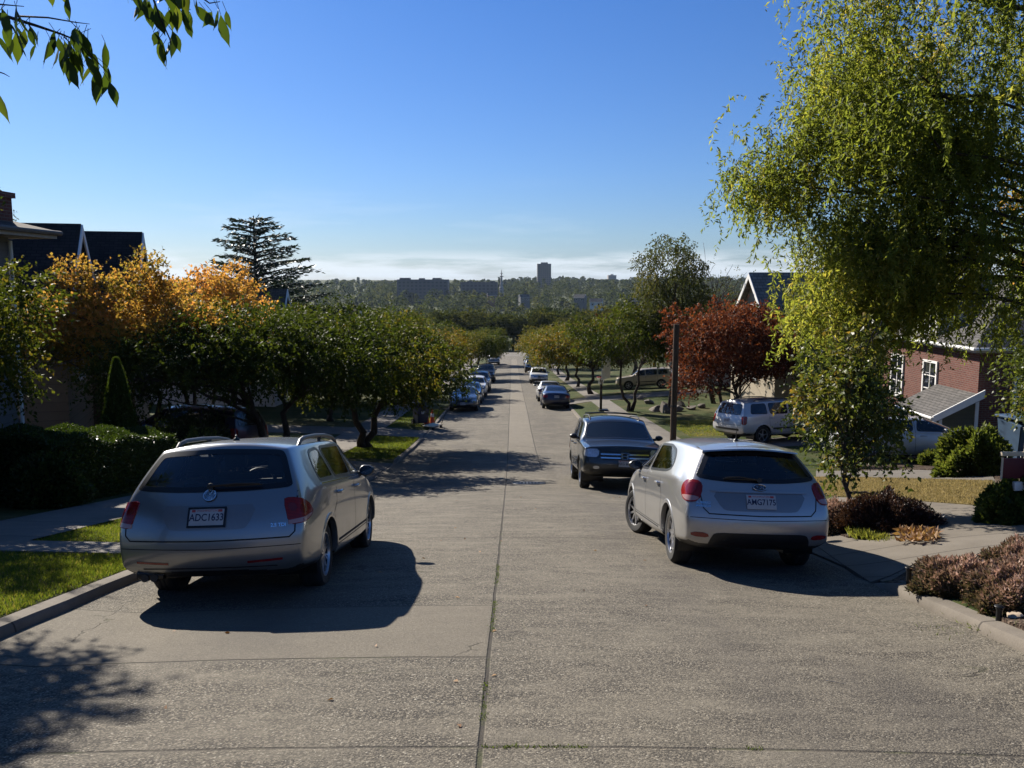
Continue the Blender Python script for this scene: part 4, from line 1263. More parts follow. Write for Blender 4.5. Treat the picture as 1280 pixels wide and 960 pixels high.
def suv_rack(root, bvh, T, part, cross=True):
    for sg in (1, -1):
        bm = bmesh.new()
        top = lambda l: bvh.ray_cast(Vector((sg * .62, l, 4)), Vector((0, 0, -1)))[0].z
        tube(bm, [(sg * .62, l, top(l) + h) for l, h in ((.75, -.01), (.85, .05), (1.4, .065), (2.2, .06), (2.5, .04), (2.6, -.01))], .02, 8)
        part('roof_rail', bm, M_BLACK)
    if cross:
        bm = bmesh.new()
        for l in (1.1, 2.2): tube(bm, [(-.62, l, 1.79), (-.3, l, 1.815), (.3, l, 1.815), (.62, l, 1.79)], .018, 8)
        part('roof_bars', bm, M_BLACK)
def make_suv():
    p = paint('dark_grey_paint', (0.022, 0.027, 0.029), 0.4, 0.28)
    root, bvh, T, part = build_car(dict(SUV, cabin=False), dict(paint=p, mirror=M_BLACK), 'four_wheel_drive', 'dark grey four wheel drive with barred grille parked facing us ahead of the silver hatchback', 'car')
    suv_rack(root, bvh, T, part)
    M = on_body(bvh, T, 'front', 0, .83, .02)
    bm = bmesh.new()
    tube(bm, [(-.05, -.055, 0), (-.062, .055, 0)], .008, 6); tube(bm, [(.05, -.055, 0), (.062, .055, 0)], .008, 6); tube(bm, [(-.055, 0, 0), (.055, 0, 0)], .008, 6)
    tube(bm, [(-.085, .075, 0), (.085, .075, 0), (.07, -.075, 0), (-.07, -.075, 0), (-.085, .075, 0)], .007, 6)
    bmesh.ops.transform(bm, matrix=M, verts=bm.verts); bm_obj('badge', bm, M_CHROME, root, 40)
    plate(root, on_body(bvh, T, 'front', 0, .665, .02), 'AKG 6623', True, 'plate_white', title='WASHINGTON')
    put(root, 2.55, 21.5, 180, 2.7, 2.3)
    return root

# ---- saloon cage for the parked rows
SEDAN = dict(hw=.885, wr=.32, ww=.20, ra=1.02, fa=3.70, spokes=7, level=3, arch=.372, cabin=False,
    st=[rows(.08, .30, .58, .42, .76, .66, .80, .92, .755, 1.00, .62, 1.03, .36, 1.04, le=.12, ls=.09, lm=.02, lb=.12, lc=.06),
        rows(.34, .26, .72, .42, .85, .66, .872, .945, .83, 1.03, .68, 1.065, .38, 1.075, le=.40, lc=.36),
        rows(.90, .22, .76, .40, .868, .66, .89, .95, .855, 1.045, .66, 1.075, .38, 1.09, le=.75, lc=.70),
        rows(1.45, .20, .77, .37, .87, .64, .888, .945, .86, 1.35, .58, 1.39, .36, 1.405, le=1.38, lc=1.34),
        rows(2.1, .20, .78, .36, .87, .64, .888, .935, .86, 1.385, .61, 1.43, .37, 1.445),
        rows(2.75, .20, .78, .36, .87, .64, .888, .92, .855, 1.345, .60, 1.40, .37, 1.42, le=2.62, lc=2.66),
        rows(3.55, .21, .77, .40, .868, .64, .882, .90, .83, .955, .70, .98, .42, .995, le=3.42, lc=3.62),
        rows(4.10, .22, .74, .41, .86, .63, .872, .85, .80, .885, .65, .92, .38, .935, le=4.1, lc=4.15),
        rows(4.56, .24, .62, .36, .78, .54, .80, .70, .74, .76, .58, .79, .34, .80, le=4.46, lc=4.54, lm=4.56, ls=4.50, lb=4.52)],
    rb=[.0, .10, .12, .09, .0], fb=[.0, .14, .16, .12, .0],
    crease=[(6, 1, 6, .3), (5, 0, 6, .5), (4, 0, 8, .15)],
    side_win=[[(1.22, 1.03), (2.22, 1.0), (2.22, 1.345), (1.62, 1.32)], [(2.30, .995), (3.30, .97), (3.2, 1.02), (2.72, 1.29), (2.36, 1.335)]],
    rear_win=[(-.64, 1.10), (.64, 1.10), (.54, 1.36), (-.54, 1.36)],
    front_win=[(-.72, 1.01), (0, 1.03), (.72, 1.01), (.58, 1.33), (0, 1.385), (-.58, 1.33)],
    side_lines=[[(1.40, 1.0), (1.42, .8), (1.40, .36)], [(2.26, 1.34), (2.27, .95), (2.25, .36)], [(3.35, .92), (3.36, .7), (3.25, .38)]],
    rear_lines=[[(.70, .96), (.68, .72), (.0, .70)]],
    patches=[('tail_light', [(-.26, .72), (.0, .73), (.08, .80), (.04, .89), (-.25, .885)], ('corner', R(36), 1, 1, .80, .10), 'red_lens', .008, 1, True),
             ('headlight', [(-.28, .585), (-.02, .60), (.10, .68), (.0, .735), (-.27, .71)], ('corner', R(36), 1, -1, .80, 4.50), 'clear_lens', .008, 1, True),
             ('grille', [(-.40, .56), (.40, .56), (.46, .70), (-.46, .70)], 'front', 'black_plastic', .006, 1, False),
             ('lower_grille', [(-.6, .28), (.6, .28), (.55, .42), (-.55, .42)], 'front', 'black_plastic', .006, 1, False),
             ('lower_bumper', [(-.6, .28), (.6, .28), (.55, .36), (-.55, .36)], 'rear', 'black_plastic', .006, 1, False)],
    handles=[(1.55, .87), (2.5, .86)], mirror=(3.10, 1.02, .89))
SMALL_SUV = dict(SUV)          # lower and narrower crossover from the same cage
def scaled(S, sx, sy, sz):
    T_ = dict(S)
    T_['st'] = [[(x * sx, l * sy, z * sz) for x, l, z in s] for s in S['st']]
    for k_ in ('side_win', 'side_lines'): T_[k_] = [[(a * sy, b * sz) for a, b in P] for P in S[k_]]
    for k_ in ('rear_lines', 'front_lines'): T_[k_] = [[(a * sx, b * sz) for a, b in P] for P in S.get(k_, [])]
    T_['rear_win'] = [(a * sx, b * sz) for a, b in S['rear_win']]; T_['front_win'] = [(a * sx, b * sz) for a, b in S['front_win']]
    pt = []
    for nm, P, mode, mat, off, rnd, mir in S['patches']:
        if mode in ('right', 'left'): P = [(a * sy, b * sz) for a, b in P]
        else: P = [(a * sx, b * sz) for a, b in P]
        pt.append((nm, P, mode, mat, off, rnd, mir))
    T_['patches'] = pt
    T_['handles'] = [(a * sy, b * sz) for a, b in S['handles']]
    m = S['mirror']; T_['mirror'] = (m[0] * sy, m[1] * sz, m[2] * sx)
    T_['ra'] *= sy; T_['fa'] *= sy; T_['hw'] *= sx
    return T_
CROSS = scaled(SUV, .94, .95, .93); CROSS.update(wr=.345, arch=.405, ra=.95, fa=3.5)
VAN = scaled(SUV, 1.0, 1.06, 1.1); VAN.update(wr=.365, arch=.43)

def parked(spec, paintmat, name, label, X, Y, heading, chars=None, end='rear', group=None, rack=False):
    root, bvh, T, part = build_car(spec, dict(paint=paintmat), name, label, 'car', group)
    if rack: suv_rack(root, bvh, T, part, False)
    if chars:
        z = {'rear': .80, 'front': .50}[end]
        if spec is not SEDAN: z = {'rear': .92, 'front': .62}[end]
        plate(root, on_body(bvh, T, end, 0, z, .012), chars, False)
    put(root, X, Y, heading, 2.65, 2.2)
    return root
# ------------------------------------------------------------------ plants
def leaf_mesh(name, bases, dirs, lens, widths, seed, tint, fold=0.25, mat=None, sheen_dir=None):
    """one rhombus leaf per row, turned at random about its own axis"""
    rs = np.random.RandomState(seed)
    n = len(bases)
    d = dirs / np.maximum(1e-6, np.linalg.norm(dirs, axis=1, keepdims=True))
    r = rs.normal(size=(n, 3))
    if sheen_dir is not None: r = r * 0.8 + np.array(sheen_dir)
    s = np.cross(d, r); s /= np.maximum(1e-6, np.linalg.norm(s, axis=1, keepdims=True))
    up = np.cross(s, d)
    L = lens[:, None]; W = widths[:, None] / 2
    p0 = bases; p2 = bases + d * L - up * L * 0.10
    m = bases + d * L * 0.42 + up * L * 0.05
    p1 = m + s * W + up * W * fold; p3 = m - s * W + up * W * fold
    V = np.stack([p0, p1, p2, p3], axis=1).reshape(-1, 3).astype(np.float32)
    me = bpy.data.meshes.new(name)
    me.vertices.add(4 * n); me.vertices.foreach_set('co', V.ravel())
    me.loops.add(4 * n); me.loops.foreach_set('vertex_index', np.arange(4 * n, dtype=np.int32))
    me.polygons.add(n); me.polygons.foreach_set('loop_start', np.arange(0, 4 * n, 4, dtype=np.int32))
    me.polygons.foreach_set('loop_total', np.full(n, 4, dtype=np.int32))
    me.update(calc_edges=True)
    a = me.attributes.new('tint', 'FLOAT', 'POINT')
    a.data.foreach_set('value', np.repeat(np.clip(tint, 0, 1), 4).astype(np.float32))
    if mat: me.materials.append(mat)
    return me

def sprays(centers, radii, n_tw, n_leaf, tw_len, leaf, seed, droop=0.3, outward=0.7, flat=0.75, core=None):
    """leaves on short twigs scattered through clumps; returns base, direction, length, width, clump index"""
    rs = np.random.RandomState(seed)
    B, D, Ls, Ws, C = [], [], [], [], []
    for ci, (c, r) in enumerate(zip(centers, radii)):
        k = max(1, int(n_tw * (r / np.mean(radii)) ** 2))
        u = rs.normal(size=(k, 3)); u /= np.linalg.norm(u, axis=1, keepdims=True)
        rad = r * rs.uniform(0.25, 1.0, size=(k, 1)) ** 0.6
        off = u * rad; off[:, 2] *= flat
        start = c + off
        out = off / np.maximum(1e-6, np.linalg.norm(off, axis=1, keepdims=True))
        if core is not None:
            o2 = start - core; o2 /= np.maximum(1e-6, np.linalg.norm(o2, axis=1, keepdims=True))
            out = out * 0.5 + o2 * 0.5
        td = out * outward + rs.normal(size=(k, 3)) * 0.45
        td[:, 2] -= droop
        td /= np.linalg.norm(td, axis=1, keepdims=True)
        tl = tw_len * rs.uniform(0.6, 1.3, size=(k, 1))
        for j in range(n_leaf):
            t = (j + rs.uniform(0, 1, size=(k, 1))) / n_leaf
            b = start + td * tl * t
            b[:, 2] -= (droop * 0.5 * tl[:, 0] * t[:, 0] ** 2)
            sd = td * 0.55 + rs.normal(size=(k, 3)) * 0.6
            sd[:, 2] -= droop * 0.9
            B.append(b); D.append(sd)
            sc = rs.uniform(0.65, 1.25, size=k)
            Ls.append(leaf[0] * sc); Ws.append(leaf[1] * sc); C.append(np.full(k, ci))
    return np.concatenate(B), np.concatenate(D), np.concatenate(Ls), np.concatenate(Ws), np.concatenate(C)

def clumps(seed, n, rx, ry, rz, zc, shell=0.55, low=-0.9, noise=0.25):
    """clump centres in an uneven crown"""
    rs = np.random.RandomState(seed); out = []
    ph = rs.uniform(0, 6.28, 6)
    tries = 0
    while len(out) < n and tries < n * 60:
        tries += 1
        u = rs.normal(size=3); u /= np.linalg.norm(u)
        if u[2] < low: continue
        a = math.atan2(u[1], u[0])
        lob = 1 + noise * (math.sin(2 * a + ph[0]) * 0.5 + math.sin(3 * a + ph[1] + 2 * u[2]) * 0.6 + math.sin(5 * a + ph[2] - 3 * u[2]) * 0.4)
        r = (shell + (1 - shell) * rs.uniform() ** 0.7) * lob
        p = np.array([u[0] * rx * r, u[1] * ry * r, zc + u[2] * rz * r])
        if all(np.linalg.norm((p - q) / np.array([rx, ry, rz])) > 0.62 / n ** (1 / 3) for q in out): out.append(p)
    return np.array(out)

def bark(name, c0, c1):
    m, k, b, out = newmat(name)
    co = k.coord()
    n = k.noise(k.mapping(co, (9, 9, 1.6)), 3, 6, 0.7)
    setb(k, b, base=k.ramp(n, [(0.3, c0), (0.7, c1)]), rough=0.92, spec=0.15, normal=bump(k, n, 0.9, 0.03))
    return m
M_BARK = bark('bark_dark', (0.022, 0.017, 0.013), (0.075, 0.06, 0.048))
M_BARKG = bark('bark_grey', (0.05, 0.043, 0.036), (0.15, 0.13, 0.11))

def curve_pts(a, b, sag, n, rs, wob=0.06):
    a, b = np.array(a, float), np.array(b, float); L = np.linalg.norm(b - a)
    pts = []
    for i in range(n + 1):
        t = i / n
        p = a + (b - a) * t
        p[2] += sag * L * 4 * t * (1 - t)
        if 0 < i < n: p = p + rs.normal(size=3) * wob * L * 0.5
        pts.append(tuple(p))
    return pts
def trunk_mesh(seed, height, r0, cl, stems=1, lean=0.0, first=0.35, limbs=14, twig_r=0.012, mat=None, nseg=9, start=(0, 0, 0), wob=0.05):
    """tapered trunk (or several stems) with limbs reaching into the leaf clumps"""
    rs = np.random.RandomState(seed)
    bm = bmesh.new()
    tops = []
    for s in range(stems):
        a = 2 * math.pi * s / max(1, stems) + rs.uniform(0, 1)
        sp_ = 0.0 if stems == 1 else 0.28 * height
        top = (start[0] + lean * height + math.cos(a) * sp_, start[1] + math.sin(a) * sp_, start[2] + height)
        st = (start[0] + math.cos(a) * r0 * (0 if stems == 1 else .5), start[1] + math.sin(a) * r0 * (0 if stems == 1 else .5), start[2] - 0.12)
        pts = curve_pts(st, top, 0.0, 8, rs, wob)
        rr = r0 * (1.0 if stems == 1 else 0.72)
        rad = [rr * (1.35 if i == 0 else 1.0) * (1 - 0.78 * (i / 8) ** 0.9) for i in range(9)]
        tube(bm, pts, rad, nseg)
        tops.append((pts, rad))
    order = sorted(range(len(cl)), key=lambda i: rs.uniform())
    for q, i in enumerate(order[:limbs * 3]):
        c = cl[i]
        pts, rad = tops[min(range(len(tops)), key=lambda t: np.linalg.norm(np.array(tops[t][0][6]) - c))]
        hf = max(first, min(0.97, (c[2] - start[2]) / height * 0.72 + rs.uniform(-.12, .05)))
        j = min(7, int(hf * 8)); t = hf * 8 - j
        a = np.array(pts[j]) * (1 - t) + np.array(pts[j + 1]) * t
        big = q < limbs
        r1 = min(rad[j] * 0.62, (0.34 if big else 0.16) * r0)
        P = curve_pts(a, c, 0.08 if big else 0.03, 9, rs, 0.035)
        tube(bm, P, [r1 * (1 - 0.8 * k / 9) + twig_r * 0.4 for k in range(10)], 6)
        if big:       # forks near the end
            for _ in range(3):
                e = np.array(c) + rs.normal(size=3) * 0.16 * height * 0.5
                tube(bm, curve_pts(P[6], e, 0.0, 3, rs, 0.12), [r1 * .42, r1 * .3, twig_r, twig_r * .6], 5)
    me = bpy.data.meshes.new('trunk'); bmesh.ops.recalc_face_normals(bm, faces=bm.faces); bm.to_mesh(me); bm.free(); smooth(me)
    me.materials.append(mat or M_BARK)
    return me

TREEMESH = {}
def make_tree(name, label, X, Y, H, crown_r, crown_h, zc, mat, leaf=(0.10, 0.055), ncl=46, clr=0.75, tw=26, nl=7, twl=0.42, seed=1, r0=0.14, trunk_h=None, cat='tree', group=None,
              droop=0.35, stems=1, lean=0.0, tintf=None, key=None, rot=0.0, sc=1.0, shell=0.5, low=-0.75, noise=0.25, outward=0.7, flat=0.75, limbs=14, barkm=None, z=None, first=.3, sheen=None, spires=None):
    """a tree as a thing with trunk and crown; trees of one key share their meshes"""
    t = thing(name, label, cat, (X, Y, ground(X, Y) - 0.02 if z is None else z), (0, 0, rot), group)
    t.scale = (sc, sc, sc)
    if key is None or key not in TREEMESH:
        rx, ry = crown_r if isinstance(crown_r, tuple) else (crown_r, crown_r)
        cl = clumps(seed, ncl, rx, ry, crown_h, zc, shell, low, noise)
        if spires: cl = np.concatenate([cl, np.array(spires)])
        rs = np.random.RandomState(seed + 5)
        rad = clr * rs.uniform(0.65, 1.25, len(cl))
        B, D, Ls, Ws, C = sprays(cl, rad, tw, nl, twl, leaf, seed + 9, droop, outward, flat, core=np.array([0, 0, zc - crown_h * .3]))
        ct = rs.normal(0, 0.16, len(cl))
        tint = 0.5 + ct[C] + rs.normal(0, 0.15, len(B))
        if tintf is not None: tint = tint + tintf(B)
        cm = leaf_mesh('crown', B, D, Ls, Ws, seed + 3, tint, mat=mat, sheen_dir=sheen)
        tmh = trunk_mesh(seed + 1, trunk_h or zc * 1.02, r0, cl, stems, lean, first, limbs, mat=barkm)
        if key: TREEMESH[key] = (tmh, cm)
    else: tmh, cm = TREEMESH[key]
    mesh_obj('trunk', tmh, None, t); mesh_obj('crown', cm, None, t)
    return t

# leaf palettes: dark .. light, then turning
G_DARK = leafmat('leaf_dark', [(0.0, (0.012, 0.022, 0.006)), (0.5, (0.026, 0.045, 0.010)), (1.0, (0.055, 0.080, 0.017))], 0.35, 0.55, spec=.18)
G_CHERRY = leafmat('leaf_cherry', [(0.0, (0.020, 0.032, 0.007)), (0.5, (0.046, 0.066, 0.012)), (0.8, (0.095, 0.105, 0.018)), (1.0, (0.15, 0.11, 0.022))], 0.42, 0.6, spec=.1)
G_CHERRY2 = leafmat('leaf_cherry_turning', [(0.0, (0.036, 0.050, 0.010)), (0.45, (0.09, 0.098, 0.016)), (0.75, (0.17, 0.125, 0.020)), (1.0, (0.26, 0.12, 0.027))], 0.45, 0.55, spec=.15)
G_OVER = leafmat('leaf_overhead', [(0.0, (0.020, 0.036, 0.007)), (0.6, (0.045, 0.075, 0.012)), (1.0, (0.10, 0.125, 0.02))], 0.45, 0.45, (1.8, 1.7, .7), spec=.25)
G_WILLOW = leafmat('leaf_willow', [(0.0, (0.065, 0.090, 0.018)), (0.5, (0.145, 0.175, 0.036)), (0.85, (0.23, 0.24, 0.052)), (1.0, (0.31, 0.26, 0.07))], 0.62, 0.55, (1.8, 1.7, .9), spec=.15)
G_MAPLE = leafmat('leaf_orange', [(0.0, (0.075, 0.085, 0.017)), (0.3, (0.18, 0.155, 0.030)), (0.6, (0.33, 0.21, 0.048)), (1.0, (0.44, 0.22, 0.065))], 0.55, 0.6, (1.7, 1.5, 1.0), spec=.12)
G_RED = leafmat('leaf_red', [(0.0, (0.038, 0.014, 0.010)), (0.45, (0.10, 0.036, 0.020)), (0.8, (0.20, 0.078, 0.032)), (1.0, (0.30, 0.13, 0.04))], 0.4, 0.6, (1.5, 1.05, 0.7), spec=.12)
G_MAROON = leafmat('leaf_maroon', [(0.0, (0.026, 0.013, 0.009)), (0.5, (0.06, 0.025, 0.016)), (1.0, (0.12, 0.045, 0.022))], 0.28, 0.8, spec=.0)
G_YOUNG = leafmat('leaf_young', [(0.0, (0.045, 0.065, 0.015)), (0.5, (0.095, 0.12, 0.028)), (0.78, (0.17, 0.145, 0.038)), (1.0, (0.26, 0.16, 0.045))], 0.42, 0.42, spec=.35)
G_BIRCH = leafmat('leaf_birch', [(0.0, (0.030, 0.040, 0.014)), (0.5, (0.062, 0.074, 0.024)), (1.0, (0.12, 0.105, 0.04))], 0.38, 0.6, spec=.15)
G_CONIF = leafmat('needle', [(0.0, (0.008, 0.016, 0.008)), (0.5, (0.016, 0.03, 0.013)), (1.0, (0.034, 0.05, 0.02))], 0.15, 0.5)
G_CYP = leafmat('cypress_leaf', [(0.0, (0.03, 0.05, 0.010)), (0.5, (0.065, 0.10, 0.018)), (1.0, (0.11, 0.15, 0.028))], 0.35, 0.6, spec=.15)
G_HEDGE = leafmat('hedge_leaf', [(0.0, (0.014, 0.027, 0.007)), (0.5, (0.034, 0.058, 0.012)), (1.0, (0.075, 0.11, 0.022))], 0.3, 0.42, spec=.3)
G_PINK = leafmat('heather', [(0.0, (0.05, 0.055, 0.020)), (0.25, (0.12, 0.098, 0.052)), (0.5, (0.26, 0.18, 0.13)), (0.8, (0.42, 0.29, 0.235)), (1.0, (0.58, 0.45, 0.38))], 0.35, 0.8, (1.2, 1, .9), spec=.1)
G_DKRED = leafmat('barberry', [(0.0, (0.022, 0.012, 0.010)), (0.5, (0.05, 0.024, 0.018)), (1.0, (0.12, 0.05, 0.032))], 0.2, 0.5)
G_BUSH = leafmat('bush_leaf', [(0.0, (0.04, 0.06, 0.014)), (0.5, (0.09, 0.125, 0.028)), (1.0, (0.17, 0.18, 0.05))], 0.5, 0.5, (1.7, 1.5, .8), spec=.2)
G_GRASS = leafmat('grass_blade', [(0.0, (0.038, 0.062, 0.011)), (0.45, (0.090, 0.130, 0.021)), (0.8, (0.15, 0.175, 0.036)), (1.0, (0.27, 0.22, 0.09))], 0.45, 0.6, (1.6, 1.5, .7), spec=.12)
G_STRAW = leafmat('dry_grass_blade', [(0.0, (0.10, 0.10, 0.035)), (0.4, (0.26, 0.205, 0.095)), (1.0, (0.44, 0.35, 0.18))], 0.4, 0.7, (1.2, 1.15, .9), spec=.1)
G_FAR = leafmat('far_leaf', [(0.0, (0.022, 0.033, 0.014)), (0.5, (0.046, 0.060, 0.022)), (1.0, (0.085, 0.090, 0.032))], 0.42, 0.9, (1.4, 1.3, .8), spec=.0)
G_FAR2 = leafmat('far_leaf_olive', [(0.0, (0.036, 0.046, 0.016)), (0.5, (0.070, 0.080, 0.026)), (1.0, (0.115, 0.11, 0.034))], 0.42, 0.9, (1.4, 1.3, .8), spec=.0)

# ---- street trees, left side
LG = 'street trees along the left kerb'
make_tree('cherry_tree', 'broad dark green street tree with forked trunk on the verge behind the estate car', -5.5, 31.8, 5.4, (2.95, 3.4), 1.65, 3.0, G_CHERRY, seed=21, ncl=84, clr=.95, tw=70, nl=8, r0=.24, leaf=(.125, .062), group=LG, stems=2, low=-.55)
make_tree('cherry_tree', 'wide dark green street tree standing just past the silver estate car', -7.0, 24.9, 4.7, (4.2, 3.0), 1.25, 3.05, G_CHERRY, seed=37, ncl=84, clr=.95, tw=70, nl=8, r0=.20, leaf=(.12, .06), group=LG, stems=2, low=-.45, tintf=lambda B: -0.10)
lt = [(-9.0, 42, .95, 'green street tree left of the pavement above the refuse bin', 0), (-8.6, 53, .95, 'yellowish green street tree left of the dark grey saloon', 1),
      (-8.2, 64, .95, 'street tree left of the blue saloon', 1), (-7.4, 77, 1.0, 'street tree left of the white crossover in the left line', 1), (-5.6, 94, 1.0, 'street tree at the left kerb near the tall black van', 0),
      (-5.2, 110, 1.05, 'street tree far down at the left kerb, second before the cross street', 1), (-5.2, 131, 1.05, 'last street tree at the left kerb before the cross street', 0)]
for i, (x, y, s_, lab, kd) in enumerate(lt):
    make_tree('cherry_tree', lab, x, y, 5.2, (4.0, 4.2), 1.6, 3.35, (G_CHERRY, G_CHERRY2)[kd], seed=51 + kd + 10 * (i % 2), ncl=74, clr=.9, tw=60, nl=8, r0=.18, leaf=(.14, .075), group=LG, key='lt%d' % (kd + 2 * (i % 2)), rot=i * 1.9, sc=s_ * (.92 + .16 * ((i * 7) % 5) / 4), low=-.4)
# second row in the gardens to the left
for i, (x, y, h, lab, m_) in enumerate([(-15, 46, 1.2, 'dark garden tree left of the street behind the yellow maple', G_CHERRY), (-12.5, 58, 1.15, 'garden tree behind the street trees on the left', G_CHERRY), (-13, 75, 1.25, 'taller garden tree behind the left street trees', G_CHERRY), (-12, 98, 1.3, 'garden tree low on the left behind the parked row', G_CHERRY)]):
    make_tree('garden_tree', lab, x, y, 6, (4.0, 4.2), 2.1, 3.9, m_, key='lt0', rot=i * 2.3 + .5, sc=h, group='garden trees on the left')
# ---- street trees, right side
RG = 'street trees along the right kerb'
rt = [(6.0, 64, 1.0, 'yellow green street tree at the right kerb behind the basketball hoop', 1), (5.8, 75, 1.0, 'golden green street tree beside the white crossover on the right', 1), (5.6, 88, 1.02, 'street tree at the right kerb past the white crossover', 1),
      (5.6, 103, 1.0, 'street tree at the right kerb beside the far dark car', 0), (5.4, 120, 1.05, 'orange tinged street tree low on the right kerb', 1), (5.4, 140, 1.0, 'last street tree at the right kerb before the cross street', 0)]
for i, (x, y, s_, lab, kd) in enumerate(rt):
    make_tree('cherry_tree', lab, x, y, 5.8, (4.0, 4.2), 2.1, 3.9, G_CHERRY2, key='lt%d' % ((1, 3, 1, 3, 1, 3)[i]), rot=i * 1.3 + .7, sc=s_ * (1.0, .86, 1.05, .9, 1.08, .95)[i], group=RG)
make_tree('leaning_tree', 'green tree with two leaning stems on the right verge behind the dark four wheel drive', 6.7, 48.5, 6, (3.2, 3.2), 1.8, 4.3, G_CHERRY, seed=77, ncl=50, clr=.85, tw=44, nl=7, r0=.15, leaf=(.15, .08), stems=2, low=-.5)
# ---- yellow orange maple and the trees before the left houses
MAP = dict(leaf=(.10, .075), droop=.05, outward=.9)
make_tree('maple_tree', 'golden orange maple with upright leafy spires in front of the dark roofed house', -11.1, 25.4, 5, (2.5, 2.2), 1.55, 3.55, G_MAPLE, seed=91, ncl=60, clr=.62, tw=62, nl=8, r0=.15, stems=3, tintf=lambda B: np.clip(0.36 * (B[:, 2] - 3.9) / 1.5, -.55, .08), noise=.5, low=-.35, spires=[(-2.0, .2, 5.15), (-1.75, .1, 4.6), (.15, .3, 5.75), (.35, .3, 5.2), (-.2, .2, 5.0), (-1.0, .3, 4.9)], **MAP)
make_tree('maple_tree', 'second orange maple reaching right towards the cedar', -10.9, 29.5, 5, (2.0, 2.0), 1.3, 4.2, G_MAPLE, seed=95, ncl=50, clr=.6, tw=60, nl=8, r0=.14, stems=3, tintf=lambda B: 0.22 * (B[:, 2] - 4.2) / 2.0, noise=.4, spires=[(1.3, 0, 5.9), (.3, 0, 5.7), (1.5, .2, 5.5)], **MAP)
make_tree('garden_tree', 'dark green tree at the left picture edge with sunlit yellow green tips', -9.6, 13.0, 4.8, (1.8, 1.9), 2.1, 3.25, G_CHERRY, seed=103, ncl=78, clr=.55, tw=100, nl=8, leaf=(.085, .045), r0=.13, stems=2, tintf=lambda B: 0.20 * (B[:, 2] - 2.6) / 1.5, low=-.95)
make_tree('birch_tree', 'wispy treetop showing above the brick chimney at the left edge', -20.5, 33, 8, (1.2, 1.2), 1.9, 8.3, G_BIRCH, seed=107, ncl=30, clr=.5, tw=22, nl=7, leaf=(.12, .05), r0=.12, droop=.8, low=-.95, shell=.3)
# ---- the right side: curly willow, young tree, red maple, birch
def willow(seed, X, Y, label):
    t = thing('willow_tree', label, 'tree', (X, Y, ground(X, Y)))
    rs = np.random.RandomState(seed)
    base = ground(X, Y)
    # limb ends given in the tree's own space
    ends = []
    while len(ends) < 215:
        u = rs.normal(size=3); u /= np.linalg.norm(u)
        if u[2] < -0.4: continue
        r = rs.uniform(.45, 1.0) ** .4
        ends.append((u[0] * 6.7 * r, u[1] * 4.6 * r, 6.9 + u[2] * 5.1 * r))
    ends = np.array(ends)
    # the lower boughs reach out over the pavement
    extra = []
    for _ in range(46):
        a = rs.uniform(0, 1)
        extra.append((-3.4 - 2.5 * a, rs.uniform(-1.0, 2.2), 3.9 + 2.4 * rs.uniform() - .6 * (1 - a) * rs.uniform()))
    for _ in range(11): extra.append((rs.uniform(-6.9, -5.6), rs.uniform(.2, 1.8), rs.uniform(4.0, 5.5)))
    for _ in range(30): extra.append((rs.uniform(-5.6, -.6), rs.uniform(-.6, 2.6), rs.uniform(2.7, 4.4)))
    for _ in range(24): extra.append((rs.uniform(-6.4, -4.7), rs.uniform(-.4, 1.6), rs.uniform(2.3, 3.9)))
    ends = np.concatenate([ends, np.array(extra)])
    B, D, C = [], [], []
    for ci, e in enumerate(ends):
        k = int(31 * rs.uniform(.5, 1.4))
        for _ in range(k):
            st = e + rs.normal(size=3) * np.array([.36, .36, .28])
            L = rs.uniform(.4, 1.1)
            dirn = np.array([rs.normal() * .55, rs.normal() * .55, .12])
            nn = int(L / .024)
            tt = np.linspace(0, 1, nn)[:, None]
            wig = np.concatenate([np.sin(tt * 9 + rs.uniform(0, 6)) * .05, np.cos(tt * 8 + rs.uniform(0, 6)) * .05, np.zeros_like(tt)], axis=1)
            p = st + dirn * L * .55 * np.sqrt(tt) + np.array([0, 0, -1]) * L * .85 * tt ** 1.6 + wig
            d = rs.normal(size=(nn, 3)) * .75 + np.array([0, 0, -.75])
            B.append(p); D.append(d); C.append(np.full(nn, ci))
    B, D, C = np.concatenate(B), np.concatenate(D), np.concatenate(C)
    ct = rs.normal(0, .2, len(ends))
    tint = .5 + ct[C] + rs.normal(0, .15, len(B)) + 0.05 * (B[:, 2] - 6) / 3
    sc = rs.uniform(.7, 1.25, len(B))
    cm = leaf_mesh('crown', B, D, .095 * sc, .027 * sc, seed, tint, mat=G_WILLOW)
    tmh = trunk_mesh(seed, 6.6, .25, ends, 1, 0, .35, 15, .010, wob=.10)
    mesh_obj('trunk', tmh, None, t); mesh_obj('crown', cm, None, t)
    return t
willow(7, 11.0, 13.6, 'tall curly willow with drooping yellow green sprays filling the upper right')
def young_tree():
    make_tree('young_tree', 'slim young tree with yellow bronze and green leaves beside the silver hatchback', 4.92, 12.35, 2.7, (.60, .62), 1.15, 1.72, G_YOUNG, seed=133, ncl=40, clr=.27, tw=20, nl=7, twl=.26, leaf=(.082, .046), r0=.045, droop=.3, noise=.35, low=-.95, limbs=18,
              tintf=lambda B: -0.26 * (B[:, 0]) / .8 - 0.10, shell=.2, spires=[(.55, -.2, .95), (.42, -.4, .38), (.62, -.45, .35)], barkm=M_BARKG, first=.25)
young_tree()
make_tree('japanese_maple', 'dark red japanese maple on the lawn behind the white four wheel drive', 9.5, 36.5, 6, (2.6, 2.5), 1.9, 3.7, G_RED, seed=141, ncl=76, clr=.68, tw=60, nl=8, leaf=(.11, .08), r0=.16, stems=3, droop=.25, low=-.6, tintf=lambda B: 0.12 * (B[:, 2] - 4.0) / 2)
